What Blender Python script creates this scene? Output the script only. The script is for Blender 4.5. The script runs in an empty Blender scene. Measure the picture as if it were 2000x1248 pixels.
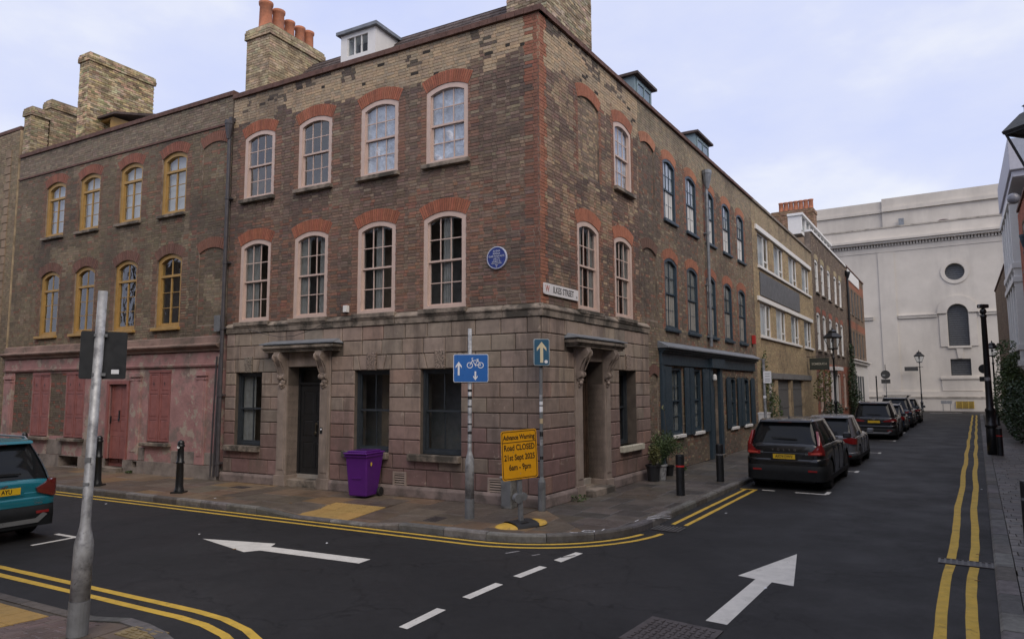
import bpy, bmesh, math, random
from mathutils import Vector, Matrix, Euler
random.seed(7)
S = bpy.context.scene
COL = S.collection
R = math.radians
# ---------------------------------------------------------------- camera, world, sun, exposure
cd = bpy.data.cameras.new('camera'); cam = bpy.data.objects.new('camera', cd); COL.objects.link(cam)
cd.sensor_width = 36; cd.lens = 1349.41 / 2000 * 36; cd.clip_start = 0.1; cd.clip_end = 3000
pt, rl = 0.09937, -0.00438
Fw = Vector((0, math.cos(pt), math.sin(pt))); U0 = Vector((0, -math.sin(pt), math.cos(pt))); R0 = Vector((1, 0, 0))
Rr = R0 * math.cos(rl) + U0 * math.sin(rl); Up = -R0 * math.sin(rl) + U0 * math.cos(rl)
m = Matrix((Rr, Up, -Fw)).transposed().to_4x4(); m.translation = Vector((0, 0, 2.4))
cam.matrix_world = m
S.camera = cam
S.view_settings.view_transform = 'Standard'; S.view_settings.look = 'None'
S.view_settings.exposure = 0.08; S.view_settings.gamma = 1; S.view_settings.use_curve_mapping = False
S.render.engine = 'CYCLES'
SUN_EL, SUN_AZ = R(46), R(24)          # azimuth: direction the sun stands in, measured from -Y (behind the camera) towards -X
W = bpy.data.worlds.new('World'); S.world = W; W.use_nodes = True
wt = W.node_tree; wt.nodes.clear()
def wn(t, **k):
    n = wt.nodes.new(t)
    for a, b in k.items(): setattr(n, a, b)
    return n
out = wn('ShaderNodeOutputWorld'); bg = wn('ShaderNodeBackground'); bg2 = wn('ShaderNodeBackground'); mixs = wn('ShaderNodeMixShader')
sky = wn('ShaderNodeTexSky'); sky.sky_type = 'NISHITA'; sky.sun_disc = False; sky.sun_elevation = SUN_EL; sky.sun_rotation = R(180) - SUN_AZ
sky.air_density = 1.0; sky.dust_density = 3.0
wt.links.new(sky.outputs[0], bg.inputs[0]); bg.inputs[1].default_value = 0.10
tc = wn('ShaderNodeTexCoord'); mp = wn('ShaderNodeMapping'); mp.inputs['Scale'].default_value = (1.2, 1.2, 2.6)
nz = wn('ShaderNodeTexNoise'); nz.inputs['Scale'].default_value = 1.6; nz.inputs['Detail'].default_value = 6; nz.inputs['Roughness'].default_value = .55
rp = wn('ShaderNodeValToRGB')
rp.color_ramp.elements[0].position = .36; rp.color_ramp.elements[0].color = (.62, .69, 1.0, 1)
rp.color_ramp.elements[1].position = .66; rp.color_ramp.elements[1].color = (.93, .95, 1.0, 1)
e = rp.color_ramp.elements.new(.52); e.color = (.72, .77, .99, 1)
wt.links.new(tc.outputs['Generated'], mp.inputs[0]); wt.links.new(mp.outputs[0], nz.inputs['Vector']); wt.links.new(nz.outputs[0], rp.inputs[0])
wt.links.new(rp.outputs[0], bg2.inputs[0]); bg2.inputs[1].default_value = 1.0
mixs.inputs[0].default_value = .9                      # nine tenths cloud veil over the clear sky
wt.links.new(bg.outputs[0], mixs.inputs[1]); wt.links.new(bg2.outputs[0], mixs.inputs[2]); wt.links.new(mixs.outputs[0], out.inputs[0])
sd = bpy.data.lights.new('sun', 'SUN'); so = bpy.data.objects.new('sun', sd); COL.objects.link(so)
sd.energy = 2.0; sd.angle = R(55); sd.color = (1, .88, .72)
sdir = Vector((math.sin(SUN_AZ) * math.cos(SUN_EL), -math.cos(SUN_AZ) * math.cos(SUN_EL), math.sin(SUN_EL)))
so.rotation_euler = sdir.to_track_quat('Z', 'Y').to_euler()
# ---------------------------------------------------------------- frames
aL, aR = 0.4963677, 0.5731222
C0 = Vector((0.6028, 14.233, 0))
eL = Vector((-math.cos(aL), math.sin(aL), 0)); tL = Vector((-math.sin(aL), -math.cos(aL), 0))
eR = Vector((math.sin(aR), math.cos(aR), 0)); vR = Vector((math.cos(aR), -math.sin(aR), 0))
Zv = Vector((0, 0, 1)); ROAD = -0.12
def LP(s, t, z=0): return C0 + eL * s + tL * t + Zv * z      # Princelet-side frame: s along the wall, t out into the road
def RP(u, v, z=0): return C0 + eR * u + vR * v + Zv * z      # Wilkes-side frame
ROTL = -aL; ROTR = math.pi / 2 - aR                          # facade local x runs right as seen from the street, y goes into the building
# ---------------------------------------------------------------- materials
MATS = {}
def nodes(name):
    M = bpy.data.materials.new(name); M.use_nodes = True; nt = M.node_tree; nt.nodes.clear()
    o = nt.nodes.new('ShaderNodeOutputMaterial'); b = nt.nodes.new('ShaderNodeBsdfPrincipled'); nt.links.new(b.outputs[0], o.inputs[0])
    return M, nt, b, o
def nd(nt, t, **k):
    n = nt.nodes.new(t)
    for a, v in k.items(): setattr(n, a, v)
    return n
def mat(name, col=(.5, .5, .5), rough=.7, metal=0, src=None, var=.18, scale=6, bump=.0, bscale=40, dirt=0, dcol=(.03, .028, .025), dscale=1.2, dth=.55, spec=None, streak=False, coat=0, isl=0, fleck=0, fcol=(.6, .58, .5), fscale=9, fth=.66):
    """plain procedural surface: base colour (fixed, object colour or the 'Col' attribute) x noise, dirt stains, bump"""
    if name in MATS: return MATS[name]
    M, nt, b, o = nodes(name); L = nt.links.new
    if src == 'obj': s = nd(nt, 'ShaderNodeObjectInfo').outputs['Color']
    elif src == 'attr': s = nd(nt, 'ShaderNodeAttribute', attribute_name='Col').outputs['Color']
    else:
        r = nd(nt, 'ShaderNodeRGB'); r.outputs[0].default_value = (*col, 1); s = r.outputs[0]
    pos = nd(nt, 'ShaderNodeNewGeometry').outputs['Position']
    def noise(sc, det=5, rg=.6, v=pos):
        n = nd(nt, 'ShaderNodeTexNoise'); n.inputs['Scale'].default_value = sc; n.inputs['Detail'].default_value = det; n.inputs['Roughness'].default_value = rg
        L(v, n.inputs['Vector']); return n.outputs['Fac']
    def rng(f, a, b_, c, d):
        n = nd(nt, 'ShaderNodeMapRange'); n.inputs[1].default_value = a; n.inputs[2].default_value = b_; n.inputs[3].default_value = c; n.inputs[4].default_value = d
        L(f, n.inputs[0]); return n.outputs[0]
    def mul(c, f):
        n = nd(nt, 'ShaderNodeVectorMath', operation='SCALE'); L(c, n.inputs[0]); L(f, n.inputs['Scale']); return n.outputs[0]
    def mix(f, a, bcol):
        n = nd(nt, 'ShaderNodeMix', data_type='RGBA'); L(f, n.inputs['Factor']); L(a, n.inputs[6]); n.inputs[7].default_value = (*bcol, 1); return n.outputs[2]
    if var: s = mul(s, rng(noise(scale), .3, .7, 1 - var, 1 + var))
    if isl:
        ri = nd(nt, 'ShaderNodeNewGeometry').outputs['Random Per Island']; s = mul(s, rng(ri, 0, 1, 1 - isl, 1 + isl))
    if dirt:
        v = pos
        if streak:
            mpn = nd(nt, 'ShaderNodeMapping'); mpn.inputs['Scale'].default_value = (1, 1, .18); L(pos, mpn.inputs[0]); v = mpn.outputs[0]
        s = mix(rng(noise(dscale, 6, .65, v), dth, dth + .14, 0, dirt), s, dcol)
    if fleck: s = mix(rng(noise(fscale, 6, .7), fth, fth + .04, 0, fleck), s, fcol)
    L(s, b.inputs['Base Color'])
    b.inputs['Roughness'].default_value = rough; b.inputs['Metallic'].default_value = metal
    if rough > .15 and var: L(rng(noise(scale * 2.3), .3, .7, max(0, rough - .1), min(1, rough + .1)), b.inputs['Roughness'])
    if spec is not None: b.inputs['Specular IOR Level'].default_value = spec
    if coat: b.inputs['Coat Weight'].default_value = coat; b.inputs['Coat Roughness'].default_value = .05
    if bump:
        bn = nd(nt, 'ShaderNodeBump'); bn.inputs['Strength'].default_value = 1; bn.inputs['Distance'].default_value = bump
        L(noise(bscale, 6), bn.inputs['Height']); L(bn.outputs[0], b.inputs['Normal'])
    MATS[name] = M; return M
def glassmat(name, ior=1.55, tint=(.9, .93, .95), rough=.02, wav=.004):
    M, nt, b, o = nodes(name); nt.nodes.remove(b); L = nt.links.new
    t = nd(nt, 'ShaderNodeBsdfTransparent'); t.inputs[0].default_value = (*tint, 1)
    g = nd(nt, 'ShaderNodeBsdfGlossy'); g.inputs['Roughness'].default_value = rough
    f = nd(nt, 'ShaderNodeFresnel'); f.inputs[0].default_value = ior; mx = nd(nt, 'ShaderNodeMixShader')
    gb = nd(nt, 'ShaderNodeNewGeometry'); sb = nd(nt, 'ShaderNodeMath', operation='SUBTRACT'); sb.inputs[0].default_value = 1; L(gb.outputs['Backfacing'], sb.inputs[1])
    mu = nd(nt, 'ShaderNodeMath', operation='MULTIPLY'); L(f.outputs[0], mu.inputs[0]); L(sb.outputs[0], mu.inputs[1])
    n = nd(nt, 'ShaderNodeTexNoise'); n.inputs['Scale'].default_value = 3.5; n.inputs['Detail'].default_value = 2
    gp = nd(nt, 'ShaderNodeNewGeometry'); L(gp.outputs['Position'], n.inputs['Vector'])
    bn = nd(nt, 'ShaderNodeBump'); bn.inputs['Distance'].default_value = wav; bn.inputs['Strength'].default_value = 1
    L(n.outputs[0], bn.inputs['Height']); L(bn.outputs[0], g.inputs['Normal'])
    L(mu.outputs[0], mx.inputs[0]); L(t.outputs[0], mx.inputs[1]); L(g.outputs[0], mx.inputs[2]); L(mx.outputs[0], o.inputs[0])
    return M
M_brickA = mat('brick_attribute', src='attr', rough=.9, var=.2, scale=14, bump=.004, bscale=60, dirt=.55, dscale=.55, dth=.52, dcol=(.07, .055, .048), fleck=.4, fscale=7, fth=.68, fcol=(.33, .265, .20), streak=False)
M_brickO = mat('brick_single', src='obj', rough=.9, var=.2, scale=14, bump=.004, bscale=60, dirt=.55, dscale=.55, dth=.52, dcol=(.07, .055, .048), fleck=.4, fscale=7, fth=.68, fcol=(.33, .265, .20))
M_mortar = mat('lime_mortar', (.25, .20, .16), .95, var=.35, scale=3, bump=.005, bscale=50, dirt=.7, dscale=.8, dth=.45, dcol=(.06, .05, .045))
M_mortarB = mat('buff_mortar', (.42, .325, .215), .95, var=.3, scale=3, bump=.005, bscale=50, dirt=.5, dscale=.8, dth=.5, dcol=(.10, .08, .06))
M_block = mat('stucco_block', src='obj', rough=.85, var=.17, scale=5, bump=.004, bscale=45, dirt=.7, dscale=2.0, dth=.50, dcol=(.11, .085, .07), streak=True, fleck=.6, fscale=4, fth=.63, fcol=(.40, .33, .27))
M_joint = mat('stucco_joint', (.10, .08, .065), .95, var=.3, scale=4)
M_stone = mat('weathered_stone', (.25, .205, .165), .9, var=.3, scale=4, bump=.014, bscale=16, dirt=.9, dscale=1.5, dth=.44, dcol=(.045, .04, .032))
M_stoneP = mat('pilaster_stone', (.27, .215, .18), .9, var=.2, scale=3, bump=.008, bscale=18, dirt=.6, dscale=1.6, dth=.5, dcol=(.10, .08, .065), streak=True)
M_pinkwood = mat('pale_pink_paint', (.54, .41, .35), .55, var=.08, dirt=.3, dscale=3, dth=.6, dcol=(.25, .16, .12))
M_ochre = mat('ochre_paint', (.37, .225, .07), .55, var=.15, dirt=.45, dscale=3, dth=.6, dcol=(.3, .16, .05))
M_teal = mat('dark_teal_paint', (.030, .050, .068), .45, var=.15, dirt=.3, dscale=3, dth=.6, dcol=(.10, .12, .13))
M_black = mat('black_paint', (.018, .019, .021), .4, var=.2)
M_slate = mat('slate_black_paint', (.035, .042, .05), .45, var=.2)
M_white = mat('white_paint', (.72, .71, .69), .5, var=.05, dirt=.2, dscale=3, dth=.62, dcol=(.3, .3, .28))
M_lead = mat('lead_sheet', (.20, .215, .235), .5, metal=.3, var=.25, bump=.004, bscale=10)
M_glass = glassmat('window_glass', 1.45)
M_glassU = glassmat('old_crown_glass', 2.2, wav=.01)
M_dark = mat('dark_interior', (.05, .045, .04), .9)
M_plaster = mat('interior_plaster', (.32, .29, .26), .9)
M_curt = mat('curtain_cloth', (.26, .245, .225), .9, var=.15, scale=8)
M_sheet = mat('plastic_dust_sheet', (.60, .61, .66), .3, var=.3, scale=7, bump=.05, bscale=6)
M_pink = mat('peeling_pink_render', (.36, .195, .185), .85, var=.22, scale=2.2, bump=.014, bscale=14, dirt=.85, dscale=1.7, dth=.50, dcol=(.19, .155, .135), fleck=.9, fscale=2.6, fth=.545, fcol=(.38, .32, .26))
M_pinkdoor = mat('pink_painted_wood', (.27, .10, .088), .6, var=.2, scale=4, dirt=.4, dscale=3, dth=.55, dcol=(.17, .07, .06), streak=True)
M_base = mat('grey_base_render', (.235, .20, .175), .9, var=.3, scale=2.5, bump=.012, bscale=14, dirt=.7, dscale=1.8, dth=.5, dcol=(.09, .075, .065), fleck=.6, fscale=3, fth=.62, fcol=(.34, .18, .16))
M_rooftile = mat('clay_roof_tile', (.075, .055, .05), .9, var=.35, scale=5, bump=.01, bscale=30, isl=.3)
M_copl = mat('coping_brick', (.12, .065, .052), .9, var=.3, scale=6, bump=.008, bscale=30)
M_rubble = mat('rubble_stock_brick', src='attr', rough=.95, var=.3, scale=6, bump=.02, bscale=14, dirt=.6, dscale=2, dth=.5, dcol=(.12, .08, .045))
M_pot = mat('terracotta_pot', (.40, .155, .085), .85, var=.25, scale=5, dirt=.4, dscale=4, dth=.5, dcol=(.15, .09, .07))
M_iron = mat('cast_iron_black', (.014, .015, .017), .35, var=.2, bump=.002, bscale=30)
M_pipe = mat('drainpipe_paint', (.055, .05, .055), .5, var=.25)
M_road = None
M_yel = mat('yellow_road_paint', (.56, .36, .045), .75, var=.15, scale=6, bump=.002, bscale=120, dirt=.6, dscale=3.5, dth=.58, dcol=(.16, .11, .03), fleck=.95, fscale=28, fth=.635, fcol=(.03, .028, .026))
M_wpaint = mat('white_road_paint', (.60, .58, .53), .75, var=.12, scale=6, bump=.002, bscale=120, dirt=.55, dscale=3, dth=.58, dcol=(.28, .26, .24), fleck=.95, fscale=24, fth=.645, fcol=(.04, .04, .04))
M_kerb = mat('granite_kerb', src='obj', rough=.8, var=.3, scale=8, bump=.006, bscale=50, dirt=.6, dscale=3, dth=.5, dcol=(.06, .055, .05))
M_slab = mat('york_stone_slab', src='obj', rough=.42, var=.22, scale=3, bump=.003, bscale=40, dirt=.5, dscale=1.6, dth=.52, dcol=(.055, .045, .038), fleck=.25, fscale=40, fth=.68, fcol=(.3, .28, .25))
M_pbed = mat('pavement_bedding', (.07, .06, .05), .9, var=.3)
M_galv = mat('galvanised_steel', (.36, .365, .37), .5, metal=.3, var=.3, scale=9, dirt=.75, dscale=7, dth=.5, dcol=(.13, .13, .14), streak=False, fleck=.75, fscale=22, fth=.62, fcol=(.08, .08, .08))
M_galvd = mat('grey_post_paint', (.15, .155, .16), .5, var=.2, dirt=.4, dscale=8, dth=.55, dcol=(.05, .05, .05))
M_blue = mat('blue_sign_face', (.012, .115, .40), .35, var=.04)
M_bluef = mat('faded_blue_sign_face', (.03, .10, .17), .4, var=.08)
M_signw = mat('sign_white', (.75, .76, .78), .4, var=.03)
M_cream = mat('faded_cream_print', (.62, .54, .36), .4, var=.05)
M_amber = mat('amber_sign_face', (.72, .34, .012), .35, var=.05)
M_blk = mat('black_print', (.012, .012, .012), .5, var=0)
M_plaq = mat('blue_plaque_glaze', (.035, .055, .22), .3, var=.1)
M_pltxt = mat('plaque_lettering', (.45, .48, .60), .5, var=0)
M_purple = mat('purple_plastic', (.085, .012, .17), .42, var=.08, scale=3)
M_rubber = mat('rubber', (.015, .015, .016), .7, var=.1)
M_green = mat('leaf_green', (.055, .085, .025), .6, var=.3, scale=3, isl=.45)
M_greend = mat('leaf_dark_green', (.025, .05, .018), .55, var=.3, scale=3, isl=.45)
M_greeny = mat('leaf_yellow_green', (.11, .115, .035), .6, var=.3, scale=3, isl=.45)
M_bark = mat('bark', (.09, .07, .05), .9, var=.3)
M_church = mat('portland_stone', (.57, .53, .475), .8, var=.09, scale=.5, dirt=.6, dscale=.22, dth=.48, dcol=(.42, .39, .355), streak=True, bump=.01, bscale=6)
M_churchd = mat('stained_portland_stone', (.42, .385, .335), .85, var=.15, scale=.8, dirt=.8, dscale=1.2, dth=.45, dcol=(.22, .20, .17), streak=False)
M_louv = mat('dark_window_leading', (.06, .062, .066), .4, var=.2)
M_asph = mat('dark_asphalt', (.033, .033, .036), .68)
# ---------------------------------------------------------------- mesh building
class MB:
    def __init__(s): s.v = []; s.f = []; s.c = []; s.m = []; s.col = None; s.mi = 0
    def add(s, vs, fs):
        n = len(s.v); s.v += [tuple(p) for p in vs]
        for f in fs: s.f.append(tuple(n + i for i in f)); s.c.append(s.col); s.m.append(s.mi)
        return s
    def box(s, x0, x1, y0, y1, z0, z1, back=True):
        if x0 > x1: x0, x1 = x1, x0
        if y0 > y1: y0, y1 = y1, y0
        if z0 > z1: z0, z1 = z1, z0
        vs = [(x0, y0, z0), (x1, y0, z0), (x1, y1, z0), (x0, y1, z0), (x0, y0, z1), (x1, y0, z1), (x1, y1, z1), (x0, y1, z1)]
        fs = [(0, 1, 5, 4), (3, 0, 4, 7), (1, 2, 6, 5), (4, 5, 6, 7), (0, 3, 2, 1)]
        if back: fs.append((2, 3, 7, 6))
        return s.add(vs, fs)
    def prism(s, poly, a, b, ax='y'):
        """extrude a 2D polygon between a and b along axis ax (poly is xz for y, yz for x, xy for z)"""
        def P(p, d): return {'y': (p[0], d, p[1]), 'x': (d, p[0], p[1]), 'z': (p[0], p[1], d)}[ax]
        n = len(poly); vs = [P(p, a) for p in poly] + [P(p, b) for p in poly]
        fs = [tuple(range(n)), tuple(range(2 * n - 1, n - 1, -1))] + [(i, i + n, (i + 1) % n + n, (i + 1) % n) for i in range(n)]
        return s.add(vs, fs)
    def cyl(s, p0, p1, r0, r1=None, n=12, cap=True):
        r1 = r0 if r1 is None else r1
        p0 = Vector(p0); p1 = Vector(p1); d = (p1 - p0).normalized(); a = d.orthogonal().normalized(); b = d.cross(a)
        vs = [p0 + (a * math.cos(2 * math.pi * i / n) + b * math.sin(2 * math.pi * i / n)) * r0 for i in range(n)]
        vs += [p1 + (a * math.cos(2 * math.pi * i / n) + b * math.sin(2 * math.pi * i / n)) * r1 for i in range(n)]
        fs = [(i, (i + 1) % n, (i + 1) % n + n, i + n) for i in range(n)]
        if cap: fs += [tuple(range(n - 1, -1, -1)), tuple(range(n, 2 * n))]
        return s.add(vs, fs)
    def lathe(s, prof, c=(0, 0, 0), n=16, ax='z'):
        vs = []; c = Vector(c)
        for r, h in prof:
            for i in range(n):
                a = 2 * math.pi * i / n; x, y = r * math.cos(a), r * math.sin(a)
                vs.append(c + Vector({'z': (x, y, h), 'y': (x, h, y), 'x': (h, x, y)}[ax]))
        k = len(prof); fs = [(j * n + i, j * n + (i + 1) % n, (j + 1) * n + (i + 1) % n, (j + 1) * n + i) for j in range(k - 1) for i in range(n)]
        fs += [tuple(range(n - 1, -1, -1)), tuple((k - 1) * n + i for i in range(n))]
        return s.add(vs, fs)
    def ball(s, c, r, sc=(1, 1, 1), n=8):
        prof = [(max(1e-4, math.sin(math.pi * j / n)), -math.cos(math.pi * j / n)) for j in range(n + 1)]
        m_ = len(s.v); s.lathe(prof, (0, 0, 0), n + 4)
        for i in range(m_, len(s.v)):
            x, y, z = s.v[i]; s.v[i] = (c[0] + x * r * sc[0], c[1] + y * r * sc[1], c[2] + z * r * sc[2])
        return s
    def tube(s, pts, r, n=6):
        for a, b in zip(pts, pts[1:]): s.cyl(a, b, r, r, n)
        return s
    def mesh(s, name, mats, smooth=False):
        me = bpy.data.meshes.new(name); me.from_pydata(s.v, [], s.f)
        for m_ in (mats if isinstance(mats, (list, tuple)) else [mats]): me.materials.append(m_)
        if any(s.m): me.polygons.foreach_set('material_index', s.m)
        if s.c and s.c[0] is not None:
            ca = me.color_attributes.new('Col', 'FLOAT_COLOR', 'CORNER'); d = []
            for p, c in zip(me.polygons, s.c): d += [c[0], c[1], c[2], 1] * p.loop_total
            ca.data.foreach_set('color', d)
        if smooth: me.polygons.foreach_set('use_smooth', [True] * len(me.polygons))
        me.update(); return me
    def build(s, name, mats, parent=None, loc=(0, 0, 0), rot=0, smooth=False, **k):
        return link(name, s.mesh(name, mats, smooth), parent, loc, rot, **k)
def link(name, me, parent=None, loc=(0, 0, 0), rot=0, **k):
    o = bpy.data.objects.new(name, me); COL.objects.link(o)
    o.location = loc; o.rotation_euler = rot if isinstance(rot, (tuple, Euler)) else (0, 0, rot)
    if parent is not None: o.parent = parent
    for a, b in k.items():
        if a == 'color': o.color = (*b, 1)
        else: o[a] = b
    return o
def thing(name, label, cat, loc=(0, 0, 0), rot=0, group=None):
    o = bpy.data.objects.new(name, None); COL.objects.link(o); o.empty_display_size = .2
    o.location = loc; o.rotation_euler = rot if isinstance(rot, tuple) else (0, 0, rot); o['label'] = label; o['category'] = cat
    if group: o['group'] = group
    return o
def copy_tree(o, parent=None):
    c = o.copy(); COL.objects.link(c); c.parent = parent
    for ch in list(KIDS.get(o.name, [])) or [x for x in o.children]: copy_tree(ch, c)
    return c
KIDS = {}
def bevel(o, w=.01, seg=2):
    b = o.modifiers.new('bevel', 'BEVEL'); b.width = w; b.segments = seg; b.limit_method = 'ANGLE'; return o
def text_mesh(s, size, depth=.002, name='lettering', bold=0, sx=1):
    cu = bpy.data.curves.new(name, 'FONT'); cu.body = s; cu.size = size; cu.extrude = depth; cu.align_x = 'CENTER'; cu.align_y = 'CENTER'; cu.offset = bold; cu.resolution_u = 3
    o = bpy.data.objects.new('tmp', cu); COL.objects.link(o); bpy.context.view_layer.update()
    me = bpy.data.meshes.new_from_object(o.evaluated_get(bpy.context.evaluated_depsgraph_get())); bpy.data.objects.remove(o); bpy.data.curves.remove(cu)
    for v in me.vertices: v.co.x *= sx
    me.name = name; return me
def text(s, size, M, parent, loc, rot=(math.pi / 2, 0, 0), bold=0, sx=1, name='lettering', depth=.002):
    """flat lettering; default faces local -y"""
    me = text_mesh(s, size, depth, name, bold, sx); me.materials.clear(); me.materials.append(M)
    return link(name, me, parent, loc, rot)
def jit(c, a): 
    k = 1 + random.uniform(-a, a); return tuple(max(.004, x * k * (1 + random.uniform(-a * .25, a * .25))) for x in c)
def noise2(x, y, seed=0):
    from mathutils import noise as nn
    return nn.noise(Vector((x, y, seed * 7.3)))
# ---------------------------------------------------------------- brickwork
class Op:
    """opening in a wall: x0..x1, z0..z1 (z1 = crown), rise of a segmental head, h = depth of the brick arch over it"""
    def __init__(s, x0, x1, z0, z1, rise=0, h=.0, blind=False, depth=.30):
        s.x0, s.x1, s.z0, s.z1, s.rise, s.h, s.blind, s.depth = x0, x1, z0, z1, rise, h, blind, depth
        s.xc = (x0 + x1) / 2; s.w = x1 - x0
        if rise: s.R = (s.w * s.w / 4 + rise * rise) / (2 * rise); s.zc = z1 - s.R; s.al = math.asin(s.w / 2 / s.R)
    def block(s, z):
        if s.z0 - .01 < z < s.z1 - s.rise: return s.x0, s.x1
        if s.h and z < s.z1 + s.h:
            if s.rise and z >= s.z1 - s.rise:
                hw = s.w / 2 + (z - (s.z1 - s.rise)) * math.tan(s.al); q = (s.R + s.h) ** 2 - (z - s.zc) ** 2
                if q <= 0: return None
                hw = min(hw, math.sqrt(q)); return s.xc - hw, s.xc + hw
            if z >= s.z0 and not s.rise: return s.x0 - .08, s.x1 + .08
        elif s.z0 - .01 < z < s.z1: return s.x0, s.x1
        return None
BR = {}
def unit_brick(w, h=.064, d=.02):
    k = round(w, 2)
    if (k, h) not in BR:
        mb = MB(); c = .004
        vs = [(0, d, 0), (k, d, 0), (k, d, h), (0, d, h), (c, 0, c), (k - c, 0, c), (k - c, 0, h - c), (c, 0, h - c)]
        mb.add(vs, [(4, 5, 6, 7), (0, 1, 5, 4), (1, 2, 6, 5), (2, 3, 7, 6), (3, 0, 4, 7)])
        BR[(k, h)] = mb.mesh('brick', M_brickO)
    return BR[(k, h)]
def bricks(par, x0, x1, z0, z1, ops, colfn, singles=0, near=None, pitch=.0755, y=0.0, d=.016, extra=None, loose=True):
    """Flemish-bond courses; the `singles` bricks nearest `near` (x,z) become parts of their own, the rest one part"""
    L_, nrow = [], int(round((z1 - z0) / pitch)); pitch = (z1 - z0) / nrow; h = pitch - .0115
    for r in range(nrow):
        z = z0 + r * pitch; zc = z + h / 2
        bl = sorted(b for b in (o.block(zc) for o in ops) if b)
        x = x0 - (.11 if r % 2 else 0) - .02 * (r % 3); k = r % 2
        while x < x1:
            w = .215 if k % 2 == 0 else .103
            a, b = max(x, x0), min(x + w, x1); k += 1; x += w + .0115
            segs = [(a, b)]
            for p, q in bl:
                ns = []
                for (a_, b_) in segs:
                    if q <= a_ or p >= b_: ns.append((a_, b_)); continue
                    if a_ < p: ns.append((a_, p))
                    if b_ > q: ns.append((q, b_))
                segs = ns
            for a_, b_ in segs:
                if b_ - a_ > .03: L_.append((a_, b_ - a_, z))
    if singles and near:
        full = sorted(range(len(L_)), key=lambda i: (L_[i][0] - near[0]) ** 2 + ((L_[i][2] - near[1]) * 1.0) ** 2 + (0 if L_[i][1] > .2 else 1e4))
        sg = set(full[:singles])
    else: sg = set()
    mb = MB()
    for i, (a, w, z) in enumerate(L_):
        c = colfn(a + w / 2, z); yy = y + random.uniform(-.0035, .0025)
        if i in sg:
            o = link('brick', unit_brick(w, round(h, 4)), par, (a, yy, z + random.uniform(-.001, .001)), color=c)
        else:
            mb.col = c; dz = random.uniform(-.0015, .0015); x_, X = a, a + w; z_, Z_ = z + dz, z + h + dz; yb = y + d
            mb.add([(x_, yy, z_), (X, yy, z_), (X, yy, Z_), (x_, yy, Z_), (x_, yb, z_), (X, yb, z_), (X, yb, Z_), (x_, yb, Z_)],
                   [(0, 1, 2, 3), (4, 0, 3, 7), (1, 5, 6, 2), (3, 2, 6, 7), (4, 5, 1, 0)])
    return mb.build('brickwork', M_brickA, par, kind='stuff')
def slab(par, name, x0, x1, z0, z1, ops, M, y0=.008, y1=.32, blindM=None):
    """wall body with real openings: front, back and reveals"""
    mb = MB(); xs = sorted({x0, x1} | {v for o in ops for v in (o.x0, o.x1) if x0 < v < x1}); zs = sorted({z0, z1} | {v for o in ops for v in (o.z0, o.z1) if z0 < v < z1})
    for i in range(len(xs) - 1):
        for j in range(len(zs) - 1):
            cx, cz = (xs[i] + xs[i + 1]) / 2, (zs[j] + zs[j + 1]) / 2
            o = next((o for o in ops if o.x0 < cx < o.x1 and o.z0 < cz < o.z1), None)
            a, b, c, d = xs[i], xs[i + 1], zs[j], zs[j + 1]
            if o is None:
                mb.add([(a, y0, c), (b, y0, c), (b, y0, d), (a, y0, d)], [(0, 1, 2, 3)])
            if o is None or o.blind:
                mb.add([(a, y1, c), (b, y1, c), (b, y1, d), (a, y1, d)], [(3, 2, 1, 0)])
    for o in ops:
        ye = o.depth if o.blind else y1
        a, b, c, d = o.x0, o.x1, o.z0, o.z1
        mb.add([(a, y0, c), (a, ye, c), (a, ye, d), (a, y0, d)], [(3, 2, 1, 0)]); mb.add([(b, y0, c), (b, ye, c), (b, ye, d), (b, y0, d)], [(0, 1, 2, 3)])
        mb.add([(a, y0, c), (b, y0, c), (b, ye, c), (a, ye, c)], [(3, 2, 1, 0)]); mb.add([(a, y0, d), (b, y0, d), (b, ye, d), (a, ye, d)], [(0, 1, 2, 3)])
        if o.blind: mb.add([(a, ye, c), (b, ye, c), (b, ye, d), (a, ye, d)], [(0, 1, 2, 3)])
    mb.add([(x0, y0, z0), (x0, y1, z0), (x0, y1, z1), (x0, y0, z1)], [(0, 1, 2, 3)]); mb.add([(x1, y0, z0), (x1, y1, z0), (x1, y1, z1), (x1, y0, z1)], [(3, 2, 1, 0)])
    mb.add([(x0, y0, z1), (x1, y0, z1), (x1, y1, z1), (x0, y1, z1)], [(0, 1, 2, 3)])
    return mb.build(name, M, par)
VO = {}
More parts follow.
